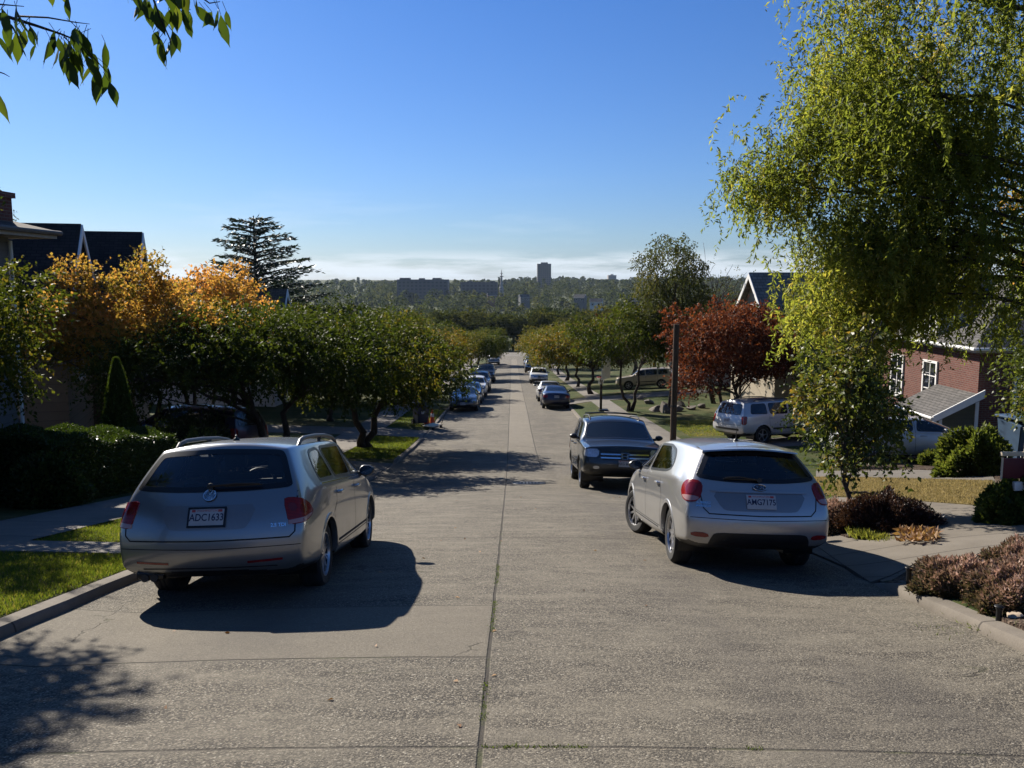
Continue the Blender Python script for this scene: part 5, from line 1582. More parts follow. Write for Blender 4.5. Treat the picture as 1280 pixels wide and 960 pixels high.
make_tree('birch_tree', 'tall loose grey green birch behind the wooden pole', 8.9, 47, 10, (2.2, 2.2), 3.5, 6.6, G_BIRCH, seed=151, ncl=70, clr=.66, tw=40, nl=7, leaf=(.12, .07), r0=.13, droop=.7, low=-.95, shell=.3, flat=1.1)
make_tree('bare_tree', 'thin half bare tree with fine twigs right of the birch', 12.4, 52, 9, (2.2, 2.2), 3.0, 6.4, G_BIRCH, seed=155, ncl=50, clr=.55, tw=5, nl=5, leaf=(.10, .06), r0=.12, droop=.2, low=-.9, limbs=40, shell=.3)
make_tree('copper_beech', 'rounded maroon leaved tree far behind the right street trees', 15.0, 104, 8, (5.0, 5.0), 3.0, 4.9, G_MAROON, seed=161, ncl=44, clr=1.1, tw=26, nl=6, leaf=(.26, .18), r0=.3)
for i, (x, y, h, lab, m_) in enumerate([(14.5, 62, 1.0, 'green garden tree on the right above the beige car', G_CHERRY), (16.5, 45.5, 1.1, 'dark garden tree between the right houses', G_DARK), (13, 78, 1.2, 'garden tree behind the right street trees', G_CHERRY), (25, 40, 1.3, 'tall garden tree behind the red maple', G_DARK)]):
    make_tree('garden_tree', lab, x, y, 6, (4.0, 4.2), 2.1, 3.9, m_, key='lt0', rot=i * 1.7 + .2, sc=h, group='garden trees on the right')
make_tree('holly_tree', 'very dark evergreen tree beside the brick house garage', 9.7, 24.8, 5, (1.25, 1.5), 1.9, 2.5, G_DARK, seed=171, ncl=44, clr=.6, tw=44, nl=6, leaf=(.10, .06), r0=.12, low=-.95)
make_tree('dogwood_tree', 'orange and rust leaved tree behind the willow at the right picture edge', 11.5, 17.5, 6, (1.2, 1.4), 2.4, 5.0, G_MAPLE, seed=175, ncl=40, clr=.5, tw=22, nl=6, leaf=(.10, .06), r0=.11, stems=2, tintf=lambda B: 0.1)
make_tree('shrub_tree', 'glossy dark leaved shrub with red tips before the brick house at the right edge', 10.95, 17.6, 3, (.55, .6), .85, 1.75, G_YOUNG, seed=179, ncl=26, clr=.34, tw=26, nl=6, leaf=(.09, .05), r0=.05, tintf=lambda B: -.2)

# ---- cedar with flat tiers
def cedar():
    X, Y = -17.8, 60.0
    t = thing('cedar_tree', 'dark cedar with flat spreading tiers above the orange maples', 'tree', (X, Y, ground(X, Y)))
    rs = np.random.RandomState(5)
    H = 12.4
    bm = bmesh.new(); tube(bm, [(0, 0, -.1), (.1, 0, 4), (0, .1, 8), (0, 0, H)], [.34, .25, .15, .03], 9)
    B, D = [], []
    for i in range(62):
        h = 4.2 + (H - 4.4) * (i / 62) ** .9
        a = i * 2.4 + rs.uniform(-.4, .4)
        L = (1 - (h - 4) / (H - 2.8)) * 6.6 * rs.uniform(.6, 1.1) + .3
        dirn = np.array([math.cos(a), math.sin(a), .05])
        end = np.array([0, 0, h]) + dirn * L + np.array([0, 0, .12 * L])
        tube(bm, [(0, 0, h), tuple(np.array([0, 0, h + .10 * L]) + dirn * L * .5), tuple(end)], [.06 + .01 * L, .04, .012], 5)
        n = int(160 * L / 3)
        tt = rs.uniform(.18, 1.0, (n, 1))
        p = np.array([0, 0, h]) + dirn * L * tt + np.array([0, 0, .12 * L]) * tt
        sw = rs.normal(size=(n, 1)) * .34 * L * (.35 + .5 * tt) * .5
        p = p + np.array([-math.sin(a), math.cos(a), 0]) * sw + rs.normal(size=(n, 3)) * [.05, .05, .05]
        B.append(p); dd = np.tile(dirn, (n, 1)) + np.array([-math.sin(a), math.cos(a), 0]) * np.sign(sw) * .8 + rs.normal(size=(n, 3)) * .35
        D.append(dd)
    B, D = np.concatenate(B), np.concatenate(D)
    me = bpy.data.meshes.new('trunk'); bm.to_mesh(me); bm.free(); smooth(me); me.materials.append(M_BARK)
    mesh_obj('trunk', me, None, t)
    sc = rs.uniform(.7, 1.3, len(B))
    mesh_obj('crown', leaf_mesh('crown', B, D, .36 * sc, .085 * sc, 3, .45 + rs.normal(0, .2, len(B)), mat=G_CONIF), None, t)
cedar()
# ---- clipped and garden shrubs
def leafy(name, label, cat, pts, dirs, leaf, mat, seed, loc, group=None, tint=None, sheen=None, stems=None):
    rs = np.random.RandomState(seed); n = len(pts)
    sc = rs.uniform(.7, 1.3, n)
    o = thing(name, label, cat, loc, group=group)
    mesh_obj('foliage', leaf_mesh('foliage', pts, dirs, leaf[0] * sc, leaf[1] * sc, seed, (.5 if tint is None else tint) + rs.normal(0, .18, n), mat=mat, sheen_dir=sheen), None, o)
    bm = bmesh.new()
    lo, hi = pts.min(0), pts.max(0); c = (lo + hi) / 2
    for _ in range(stems or 9):
        p = pts[rs.randint(n)]
        q = np.array([c[0] + (p[0] - c[0]) * .3, c[1] + (p[1] - c[1]) * .3, -.05])
        tube(bm, curve_pts(q, p, .02, 4, rs, .08), [.018, .014, .011, .008, .004], 5)
    me = bpy.data.meshes.new('stems'); bm.to_mesh(me); bm.free(); me.materials.append(M_BARK); mesh_obj('stems', me, None, o)
    return o
def mound(seed, n, rx, ry, rz, lump=.22):
    """points and outward directions over an uneven low mound"""
    rs = np.random.RandomState(seed)
    u = rs.normal(size=(n, 3)); u /= np.linalg.norm(u, axis=1, keepdims=True); u[:, 2] = np.abs(u[:, 2])
    a = np.arctan2(u[:, 1], u[:, 0])
    ph = rs.uniform(0, 6.28, 8)
    lob = 1 + lump * (np.sin(3 * a + ph[0] + 3 * u[:, 2]) * .5 + np.sin(5 * a + ph[1] - 4 * u[:, 2]) * .5 + np.sin(9 * a + ph[2] + 6 * u[:, 2]) * .35)
    r = rs.uniform(.62, 1.04, n) ** .5 * lob
    p = u * r[:, None] * np.array([rx, ry, rz])
    d = u + rs.normal(size=(n, 3)) * .55; d[:, 2] += .25
    return p, d
def boxhedge(name, label, x0, x1, y0, y1, h, n, seed, leaf=(.055, .032), mat=None, tint=None):
    rs = np.random.RandomState(seed)
    cx, cy = (x0 + x1) / 2, (y0 + y1) / 2
    base = ground(cx, cy)
    def gz(p): return np.array([ground(cx + a, cy + b) - base for a, b in p[:, :2]])
    face = rs.choice(4, n, p=[.36, .30, .22, .12])
    p = np.zeros((n, 3)); d = np.zeros((n, 3))
    u, v, w = rs.uniform(-1, 1, n), rs.uniform(-1, 1, n), rs.uniform(0, 1, n)
    dep = np.abs(rs.normal(0, .06, n))
    hx, hy = (x1 - x0) / 2, (y1 - y0) / 2
    T = face == 0; p[T] = np.stack([u[T] * hx, v[T] * hy, h - dep[T]], 1); d[T] = (0, 0, 1)
    T = face == 1; p[T] = np.stack([u[T] * hx, -hy + dep[T], w[T] * h], 1); d[T] = (0, -1, .3)
    T = face == 2; p[T] = np.stack([hx - dep[T], v[T] * hy, w[T] * h], 1); d[T] = (1, 0, .3)
    T = face == 3; p[T] = np.stack([u[T] * hx, v[T] * hy, w[T] * h], 1); d[T] = (0, 0, 1)
    bumpy = .07 * np.sin(p[:, 0] * 2.3 + 1) + .06 * np.sin(p[:, 1] * 3.1) + .05 * np.sin(p[:, 0] * 6 + p[:, 1] * 4)
    p[:, 2] += bumpy * (p[:, 2] / h) + gz(p)
    p[:, :2] += rs.normal(0, .03, (n, 2))
    return leafy(name, label, 'hedge', p, d + rs.normal(size=(n, 3)) * .6, leaf, mat or G_HEDGE, seed, (cx, cy, base), tint=tint, stems=26)
boxhedge('hedge', 'long clipped dark green hedge behind the left footpath', -10.6, -7.75, 14.6, 19.4, 1.2, 90000, 11)
# low dark shrubs by the left footpath, front garden
for i, (x, y, rx, ry, rz, lab) in enumerate([(-9.2, 12.5, 1.2, .9, .75, 'low dark shrub beside the left footpath at the picture edge'), (-7.9, 14.2, .6, .5, .8, 'feathery fern like shrub in front of the clipped hedge'),
                                              (-8.05, 21.7, .8, .8, 1.05, 'sunlit light green bush in front of the dark blue people carrier'), (-9.0, 23.6, 1.25, .9, 1.55, 'dark bush between the cypress and the people carrier')]):
    p, d = mound(200 + i, 9000, rx, ry, rz)
    leafy('garden_shrub', lab, 'shrub', p, d, (.075, .035), (G_DARK, G_HEDGE, G_BUSH, G_DARK)[i], 210 + i, (x, y, ground(x, y)), 'shrubs in the left gardens')
def cypress():
    X, Y = -9.55, 20.6
    rs = np.random.RandomState(3); n = 26000
    H, r = 2.85, .37
    t = rs.uniform(0, 1, n) ** .75; a = rs.uniform(0, 6.283, n)
    prof = np.minimum(1, (1 - t) * 1.55) ** .75 * (.72 + .28 * np.minimum(1, t * 5))
    rr = r * prof * (1 + .10 * np.sin(a * 5 + t * 14) + .08 * np.sin(a * 9 - t * 25)) * rs.uniform(.82, 1.05, n)
    p = np.stack([rr * np.cos(a), rr * np.sin(a), t * H + .05], 1)
    d = np.stack([np.cos(a) * .45, np.sin(a) * .45, np.full(n, .9)], 1) + rs.normal(size=(n, 3)) * .25
    o = thing('cypress_tree', 'narrow clipped cypress cone behind the left hedge', 'tree', (X, Y, ground(X, Y)))
    sc = rs.uniform(.7, 1.3, n)
    mesh_obj('foliage', leaf_mesh('foliage', p, d, .085 * sc, .028 * sc, 4, .45 + rs.normal(0, .18, n), mat=G_CYP), None, o)
    bm = bmesh.new(); tube(bm, [(0, 0, -.1), (0, 0, 2.4)], [.07, .02], 8)
    me = bpy.data.meshes.new('trunk'); bm.to_mesh(me); bm.free(); me.materials.append(M_BARK); mesh_obj('trunk', me, None, o)
cypress()
# right foreground beds
def gx(px, py): return gpix(px, py)
for i, (px, py, rx, ry, rz, n, m_, lf, nm, lab, g_) in enumerate([
        (1215, 738, .44, .42, .26, 20000, G_PINK, (.042, .016), 'heather_shrub', 'pink and tan heather mound behind the black bollard', 'pink heather mounds'),
        (1288, 754, .48, .50, .28, 24000, G_PINK, (.042, .016), 'heather_shrub', 'larger pink heather mound at the right picture edge', 'pink heather mounds'),
        (1294, 712, .40, .4, .24, 14000, G_PINK, (.042, .016), 'heather_shrub', 'pink heather mound rising behind the others at the right edge', 'pink heather mounds'),
        (1106, 660, .62, .48, .44, 24000, G_DKRED, (.045, .014), 'barberry_shrub', 'dense dark maroon shrub beside the young tree', None),
        (1046, 660, .50, .45, .36, 14000, G_PINK, (.042, .015), 'heather_shrub', 'dry pinkish shrub at the foot of the young tree', 'pink heather mounds'),
        (1220, 593, .68, .65, .80, 16000, G_BUSH, (.10, .045), 'rhododendron_bush', 'round glossy green bush in the mulch before the brick house', None),
        (1170, 582, .5, .5, .42, 6000, G_BUSH, (.09, .03), 'garden_shrub', 'small grey green plant left of the round bush', None),
        (1264, 652, .38, .36, .50, 9000, G_BUSH, (.07, .04), 'rose_bush', 'leafy rose bush around the cream sign post', None),
        (1092, 570, .9, .8, .9, 15000, G_DARK, (.08, .04), 'garden_shrub', 'dark green shrub behind the young tree', None)]):
    q = gx(px, py); p, d = mound(300 + i, n, rx, ry, rz)
    leafy(nm, lab, 'shrub', p, d, lf, m_, 320 + i, (q.x, q.y, q.z - .03), g_, tint=(.06 + .52 * np.clip(p[:, 2] / rz, 0, 1)) if m_ is G_PINK else .45, stems=14)
# roses
# ------------------------------------------------------------------ houses
def shingles(name, c0, c1, rowh=.14):
    m, k, b, out = newmat(name)
    co = k.coord()
    br = k.n('ShaderNodeTexBrick'); k.set(br.inputs['Vector'], k.mapping(k.n('ShaderNodeTexCoord').outputs['UV'], (1, 1, 1)))
    br.inputs['Color1'].default_value = c0 + (1,); br.inputs['Color2'].default_value = c1 + (1,); br.inputs['Mortar'].default_value = tuple(x * .35 for x in c0) + (1,)
    br.inputs['Scale'].default_value = 1; br.inputs['Mortar Size'].default_value = .012; br.inputs['Brick Width'].default_value = .3; br.inputs['Row Height'].default_value = rowh
    br.inputs['Bias'].default_value = 0.1
    c = k.mix(k.math('MULTIPLY', k.noise(co, 1.1, 5), .55), br.outputs[0], tuple(x * .6 for x in c0))
    setb(k, b, base=c, rough=.9, spec=.2, normal=bump(k, br.outputs['Fac'], .5, -.012))
    return m
def bricks(name, c0, c1, mortar):
    m, k, b, out = newmat(name)
    br = k.n('ShaderNodeTexBrick'); k.set(br.inputs['Vector'], k.n('ShaderNodeTexCoord').outputs['UV'])
    br.inputs['Color1'].default_value = c0 + (1,); br.inputs['Color2'].default_value = c1 + (1,); br.inputs['Mortar'].default_value = mortar + (1,)
    br.inputs['Scale'].default_value = 1; br.inputs['Mortar Size'].default_value = .010; br.inputs['Brick Width'].default_value = .22; br.inputs['Row Height'].default_value = .075
    c = k.mix(k.math('MULTIPLY', k.noise(k.coord(), 3, 5), .5), br.outputs[0], tuple(x * .55 for x in c0))
    setb(k, b, base=c, rough=.85, spec=.25, normal=bump(k, br.outputs['Fac'], .6, -.01))
    return m
def siding(name, c, h=.2):
    m, k, b, out = newmat(name)
    co = k.coord()
    sp = k.n('ShaderNodeSeparateXYZ'); k.set(sp.inputs[0], co)
    w = k.math('FRACT', k.math('DIVIDE', sp.outputs[2], h))
    line = k.ramp(w, [(0.0, .45), (.08, 1.0), (1.0, .92)])
    cc = k.mix(1.0, k.mix(k.noise(co, 2, 5), tuple(x * .78 for x in c), tuple(min(1, x * 1.15) for x in c)), line, 'MULTIPLY')
    setb(k, b, base=cc, rough=.7, spec=.3, normal=bump(k, w, .6, .015))
    return m
M_SHDARK = shingles('roof_shingle_dark', (.018, .017, .018), (.032, .030, .031))
M_SHGREY = shingles('roof_shingle_grey', (.10, .095, .09), (.16, .15, .14))
M_SHCEDAR = shingles('roof_shingle_cedar', (.20, .165, .13), (.33, .28, .23), .22)
M_SHBROWN = shingles('roof_shingle_brown', (.07, .05, .04), (.12, .09, .07))
M_BRICK = bricks('brick_red', (.12, .038, .029), (.175, .062, .044), (.18, .145, .12))
M_TAN = siding('siding_tan', (.22, .175, .135), .28)
M_GREYS = siding('siding_grey', (.16, .155, .15), .18)
M_OLIVE = siding('siding_olive', (.10, .095, .065), .16)
M_WHITES = siding('siding_white', (.62, .60, .56), .2)
M_CREAM = siding('siding_cream', (.42, .36, .27), .2)
M_WHITE = pmat('white_trim', (.72, .71, .68), .55, var=.08, scale=3)
M_BRTRIM = pmat('brown_trim', (.11, .085, .06), .6, var=.2)
M_SOFFIT = pmat('soffit_paint', (.34, .29, .23), .7, var=.12)
M_DOOR = pmat('door_paint', (.12, .05, .03), .4, var=.15)
M_PANE = glassmat('house_glass', (.012, .014, .018))
M_CONC = pmat('bare_concrete', (.24, .22, .19), .9, var=.25, scale=3, bumpd=.004)

def uv_planar(me):
    uv = me.uv_layers.new(name='UVMap')
    for p in me.polygons:
        n = p.normal
        if abs(n.z) > .95: u, v = Vector((1, 0, 0)), Vector((0, 1, 0))
        else:
            u = Vector((0, 0, 1)).cross(n).normalized(); v = n.cross(u)
        for li in p.loop_indices:
            co = me.vertices[me.loops[li].vertex_index].co
            uv.data[li].uv = (co.dot(u), co.dot(v))
def hpart(nm, bm, mat, root):
    bmesh.ops.recalc_face_normals(bm, faces=bm.faces)
    me = bpy.data.meshes.new(nm); bm.to_mesh(me); bm.free(); uv_planar(me)
    return mesh_obj(nm, me, mat, root)
def prism(bm, outline, axis, a, b):
    """outline (u, z) swept from a to b along x or y"""
    f = (lambda u, z, t: (t, u, z)) if axis == 'x' else (lambda u, z, t: (u, t, z))
    A = [bm.verts.new(f(u, z, a)) for u, z in outline]; B = [bm.verts.new(f(u, z, b)) for u, z in outline]
    n = len(A)
    for i in range(n): bm.faces.new((A[i], A[(i + 1) % n], B[(i + 1) % n], B[i]))
    bm.faces.new(A[::-1]); bm.faces.new(B)
def window_on(root, M, w_, h_, nx=2, ny=2, trim=M_WHITE, sill=True):
    """a window on a wall: M's local z looks out of the wall"""
    bm = bmesh.new(); t = .09
    for a, b, c, d in ((-w_ / 2 - t, w_ / 2 + t, h_ / 2, h_ / 2 + t), (-w_ / 2 - t, w_ / 2 + t, -h_ / 2 - t, -h_ / 2), (-w_ / 2 - t, -w_ / 2, -h_ / 2, h_ / 2), (w_ / 2, w_ / 2 + t, -h_ / 2, h_ / 2)):
        box(bm, a, b, c, d, -.02, .06, M=M)
    for i in range(1, nx): x = -w_ / 2 + w_ * i / nx; box(bm, x - .018, x + .018, -h_ / 2, h_ / 2, -.01, .035, M=M)
    for j in range(1, ny): y = -h_ / 2 + h_ * j / ny; box(bm, -w_ / 2, w_ / 2, y - .018, y + .018, -.01, .034, M=M)
    wd_ = hpart('window', bm, trim, root)
    bm = bmesh.new(); box(bm, -w_ / 2, w_ / 2, -h_ / 2, h_ / 2, -.015, .012, M=M); hpart('pane', bm, M_PANE, wd_)
    if sill:
        bm = bmesh.new(); box(bm, -w_ / 2 - .14, w_ / 2 + .14, -h_ / 2 - t - .06, -h_ / 2 - t - .002, -.02, .12, M=M); hpart('sill', bm, trim, wd_)
    return wd_
def wall_frame(face, u, z, L, W):
    """face of a box L (x) by W (y) centred at the origin"""
    rot = {'-y': ((1, 0, 0), (0, 0, 1), (0, -1, 0)), '+y': ((-1, 0, 0), (0, 0, 1), (0, 1, 0)), '+x': ((0, 1, 0), (0, 0, 1), (1, 0, 0)), '-x': ((0, -1, 0), (0, 0, 1), (-1, 0, 0))}[face]
    M = Matrix([Vector(r) for r in rot]).transposed().to_4x4()
    M.translation = {'-y': (u, -W / 2, z), '+y': (u, W / 2, z), '+x': (L / 2, u, z), '-x': (-L / 2, u, z)}[face]
    return M
def gable_house(label, X, Y, rot, L, W, eave, ridge, wall, roof, wins=(), trim=M_WHITE, over=.35, chimney=None, base=None, name='house', door=None, down=.8, root=None, dx=0, dy=0):
    """ridge along local x; gable ends at +-x"""
    z0 = ground(X, Y) if base is None else base
    own = root is None
    if own: root = thing(name, label, 'house', (X, Y, z0), (0, 0, R(rot)))
    T = Matrix.Translation((dx, dy, 0))
    def hp(nm, bm, mat, par=root):
        bmesh.ops.transform(bm, matrix=T, verts=bm.verts); return hpart(nm, bm, mat, par)
    bm = bmesh.new(); prism(bm, [(-W / 2, -down), (W / 2, -down), (W / 2, eave), (0, ridge - .02), (-W / 2, eave)], 'x', -L / 2, L / 2); hp('wall', bm, wall)
    sl = (ridge - eave) / (W / 2); th = .16
    o = over
    bm = bmesh.new()
    prism(bm, [(-W / 2 - o, eave - sl * o + .03), (0, ridge + .03), (W / 2 + o, eave - sl * o + .03), (W / 2 + o, eave - sl * o + .03 + th), (0, ridge + .03 + th * 1.25), (-W / 2 - o, eave - sl * o + .03 + th)], 'x', -L / 2 - o, L / 2 + o)
    rf = hp('roof', bm, roof)
    for sgn in (1, -1):       # bargeboards
        bm = bmesh.new(); xa = sgn * (L / 2 + o)
        z1 = eave - sl * o
        prism(bm, [(-W / 2 - o - .02, z1 - .14), (0, ridge - .12), (W / 2 + o + .02, z1 - .14), (W / 2 + o + .02, z1 + .15), (0, ridge + .20), (-W / 2 - o - .02, z1 + .15)], 'x', min(xa + sgn * .005, xa + sgn * .05), max(xa + sgn * .005, xa + sgn * .05))
        hp('bargeboard', bm, trim)
    for sgn in (1, -1):       # gutters along the eaves
        bm = bmesh.new(); ya = sgn * (W / 2 + o + .05)
        tube(bm, [(-L / 2 - o, ya, eave - sl * o + .10), (L / 2 + o, ya, eave - sl * o + .10)], .06, 8); hp('gutter', bm, trim)
    for face, u, z, w_, h_, nx, ny in wins: window_on(root, T @ wall_frame(face, u, z, L, W), w_, h_, nx, ny, trim)
    if chimney:
        cx, cy_, cw, cd, ct, cm = chimney
        bm = bmesh.new(); box(bm, cx - cw / 2, cx + cw / 2, cy_ - cd / 2, cy_ + cd / 2, ridge - 2.2, ct); box(bm, cx - cw / 2 - .06, cx + cw / 2 + .06, cy_ - cd / 2 - .06, cy_ + cd / 2 + .06, ct, ct + .12)
        hp('chimney', bm, cm, rf)
    if door:
        face, u, w_, h_ = door
        M = T @ wall_frame(face, u, h_ / 2, L, W)
        bm = bmesh.new(); box(bm, -w_ / 2, w_ / 2, -h_ / 2, h_ / 2, .0, .05, M=M); d_ = hp('door', bm, M_DOOR) if False else hpart('door', bm, M_DOOR, root)
        bm = bmesh.new(); lathe(bm, [(.001, .06), (.03, .065), (.035, .09), (.001, .12)], 10, 'z', (w_ * .38, 0, 0)); bmesh.ops.transform(bm, matrix=M, verts=bm.verts); hpart('handle', bm, M_CHROME, d_)
    return root
def hip_house(label, X, Y, rot, L, W, eave, ridge, wall, roof, wins=(), trim=M_WHITE, over=.6, chimney=None, base=None, soffit=M_SOFFIT, down=.8, name='house'):
    z0 = ground(X, Y) if base is None else base
    root = thing(name, label, 'house', (X, Y, z0), (0, 0, R(rot)))
    bm = bmesh.new(); box(bm, -L / 2, L / 2, -W / 2, W / 2, -down, eave); hpart('wall', bm, wall, root)
    a, b = L / 2 + over, W / 2 + over; rl = max(.2, (L - W) / 2)
    bm = bmesh.new()
    v = [bm.verts.new(p) for p in ((-a, -b, eave + .16), (a, -b, eave + .16), (a, b, eave + .16), (-a, b, eave + .16), (-rl, 0, ridge), (rl, 0, ridge))]
    for f in ((0, 1, 5, 4), (1, 2, 5), (2, 3, 4, 5), (3, 0, 4)): bm.faces.new([v[i] for i in f])
    bm.faces.new((v[3], v[2], v[1], v[0]))
    rf = hpart('roof', bm, roof, root)
    bm = bmesh.new(); box(bm, -a + .01, a - .01, -b + .01, b - .01, eave - .02, eave + .155); hpart('soffit', bm, soffit, root)
    bm = bmesh.new()
    pts = [(-a - .05, -b - .05), (a + .05, -b - .05), (a + .05, b + .05), (-a - .05, b + .05), (-a - .05, -b - .05)]
    tube(bm, [(x, y, eave + .11) for x, y in pts], .06, 8); hpart('gutter', bm, trim, root)
    for face, u, z, w_, h_, nx, ny in wins: window_on(root, wall_frame(face, u, z, L, W), w_, h_, nx, ny, trim)
    if chimney:
        cx, cy_, cw, cd, ct, cm = chimney
        bm = bmesh.new(); box(bm, cx - cw / 2, cx + cw / 2, cy_ - cd / 2, cy_ + cd / 2, eave + .3, ct); box(bm, cx - cw / 2 - .06, cx + cw / 2 + .06, cy_ - cd / 2 - .06, cy_ + cd / 2 + .06, ct, ct + .12)
        hpart('chimney', bm, cm, rf)
    return root
# left edge house with deep eaves
H1 = hip_house('brown two storey house with deep eaves and a brick chimney at the left picture edge', -14.95, 16.6, 0, 6.6, 7.0, 5.0, 6.35, M_GREYS, M_SHBROWN,
    [('+x', 2.2, 3.9, 1.0, 1.5, 1, 2), ('+x', -.6, 3.9, 1.0, 1.5, 1, 2), ('+x', 1.4, 1.3, 1.3, 1.3, 2, 1)], chimney=(3.22, 3.0, .66, .6, 5.85, M_BRICK), over=.75, trim=M_BRTRIM)
bm = bmesh.new(); tube(bm, [(3.38, 3.42, .0), (3.38, 3.42, 4.9)], .045, 8); hpart('downpipe', bm, M_WHITE, H1)
# dark roofed house: two wings whose gables look to the street
H2 = gable_house('tan house with steep dark shingle roof and white edged gables to the street', -18.05, 26.9, 17, 8.0, 4.2, 4.95, 6.98, M_TAN, M_SHDARK,
    [('-y', 1.9, 2.75, .95, 1.35, 1, 2), ('-y', -1.2, 2.75, .95, 1.35, 1, 2), ('+x', .1, 5.65, .7, .9, 2, 1), ('+x', 0, 3.0, 1.1, 1.4, 1, 2), ('-y', 2.0, .6, 1.0, 1.2, 1, 2)], over=.30)
gable_house('', 0, 0, 0, 8.0, 4.4, 4.9, 7.0, M_TAN, M_SHDARK, [('+x', 0, 5.7, .7, .9, 2, 1), ('+x', 0, 3.2, 1.2, 1.4, 2, 2)], over=.3, root=H2, dx=1.3, dy=4.9)
# right: brick house
H3 = hip_house('red brick house with grey hipped roof and white dormer behind the willow', 19.6, 33.2, 0, 7.0, 7.6, 3.55, 6.2, M_BRICK, M_SHGREY,
    [('-x', 2.4, 2.1, .95, 1.5, 2, 3), ('-x', -.4, 2.1, .95, 1.5, 2, 3), ('-y', 1.2, 2.0, 2.0, 1.7, 3, 3), ('-y', -1.9, 2.0, .6, 1.2, 1, 2)], base=-6.0, over=.35)
bm = bmesh.new(); prism(bm, [(-.95, 4.3), (.95, 4.3), (.95, 5.4), (0, 6.0), (-.95, 5.4)], 'y', -3.3, -.6); hpart('dormer', bm, M_WHITES, H3)
bm = bmesh.new(); prism(bm, [(-1.15, 5.25), (0, 6.02), (1.15, 5.25), (1.15, 5.37), (0, 6.16), (-1.15, 5.37)], 'y', -3.5, -.5); hpart('dormer_roof', bm, M_SHGREY, H3)
for u in (-.45, .45): window_on(H3, Matrix.Translation((u, -3.31, 4.9)) @ wall_frame('-y', 0, 0, 0, 0), .6, .75, 2, 2, M_WHITE, False)
bm = bmesh.new(); prism(bm, [(-.9, 3.9), (.9, 3.9), (.9, 5.0), (0, 5.6), (-.9, 5.0)], 'x', -3.6, -.6); hpart('dormer', bm, M_WHITES, H3)
bm = bmesh.new(); prism(bm, [(-1.1, 4.85), (0, 5.62), (1.1, 4.85), (1.1, 4.97), (0, 5.76), (-1.1, 4.97)], 'x', -3.8, -.5); hpart('dormer_roof', bm, M_SHGREY, H3)
window_on(H3, Matrix.Translation((-3.61, 0, 4.5)) @ wall_frame('-x', 0, 0, 0, 0), .9, .8, 2, 2, M_WHITE, False)
# lean-to garage beside it
def garage():
    t = thing('garage', 'small lean to garage with white door and sloping grey roof beside the brick house', 'garage', (14.72, 29.25, -6.35))
    w_, d_ = 1.36, 2.7
    bm = bmesh.new()
    A = [(0, 0, 0), (w_, 0, 0), (w_, d_, 0), (0, d_, 0)]; Tp = [(0, 0, 1.62), (w_, 0, 2.3), (w_, d_, 2.3), (0, d_, 1.62)]
    va = [bm.verts.new((x, y, z - .6)) for x, y, z in A]; vt = [bm.verts.new(p) for p in Tp]
    for i in range(4): bm.faces.new((va[i], va[(i + 1) % 4], vt[(i + 1) % 4], vt[i]))
    bm.faces.new(vt); hpart('wall', bm, M_OLIVE, t)
    bm = bmesh.new()
    lo = [(-.35, -.3), (w_ + .0, -.3), (w_ + .0, d_ + .3), (-.35, d_ + .3)]
    sl = .68 / w_
    va = [bm.verts.new((x, y, 1.64 + sl * x)) for x, y in lo]; vb = [bm.verts.new((x, y, 1.76 + sl * x)) for x, y in lo]
    for i in range(4): bm.faces.new((va[i], va[(i + 1) % 4], vb[(i + 1) % 4], vb[i]))
    bm.faces.new(vb); bm.faces.new(va[::-1]); hpart('roof', bm, M_SHGREY, t)
    bm = bmesh.new(); tube(bm, [(-.38, -.33, 1.66), (-.38, d_ + .33, 1.66)], .05, 6); hpart('gutter', bm, M_WHITE, t)
    bm = bmesh.new(); M = wall_frame('-y', 0, 0, 0, 0)
    prism(bm, [(-.36, 1.50), (w_, 1.50 + sl * (w_ + .36)), (w_, 1.70 + sl * (w_ + .36) + .08), (-.36, 1.74)], 'y', -.36, -.31); hpart('bargeboard', bm, M_WHITE, t)
    bm = bmesh.new()
    for x in (0.0, w_ - .12): box(bm, x, x + .12, -.03, -.003, -.6, 1.6 + sl * x)
    box(bm, .12, w_ - .12, -.03, -.003, .62, .74); hpart('corner_board', bm, M_WHITE, t)
    bm = bmesh.new(); box(bm, -.05, -.003, .18, d_ - .18, -.6, 1.5); dr = hpart('door', bm, M_WHITES, t)
    bm = bmesh.new(); box(bm, -.09, -.051, d_ / 2 - .08, d_ / 2 + .08, .3, .34); hpart('handle', bm, M_CHROME, dr)
garage()
gable_house('house with silvery cedar shingle roof and white gable boards behind the red maple', 18.2, 49.5, 8, 9.0, 6.0, 4.0, 7.3, M_CREAM, M_SHCEDAR, [('-x', 0, 2.2, 1.3, 1.3, 2, 2), ('-y', -2, 2.0, 1.4, 1.3, 3, 2), ('-x', 0, 5.2, .8, .9, 1, 2)], door=('-y', .5, .95, 2.05), base=-7.1)
gable_house('grey house with steep white edged gable glimpsed through the willow', 21.8, 43.5, 80, 8.0, 5.0, 3.8, 7.6, M_WHITES, M_SHDARK, [('-x', 0, 2.2, 1.3, 1.3, 2, 2), ('-x', 0, 5.0, .9, 1.0, 2, 2), ('+y', 0, 2.2, 1.2, 1.3, 2, 2)], base=-6.7)
gable_house('cream house low behind the beige car on the right', 17.5, 72.0, 0, 8.0, 6.0, 3.2, 5.8, M_CREAM, M_SHBROWN, [('-x', 0, 1.7, 1.4, 1.3, 2, 2), ('-y', -2, 1.7, 1.4, 1.3, 2, 2)], door=('-y', 1, .95, 2.05))
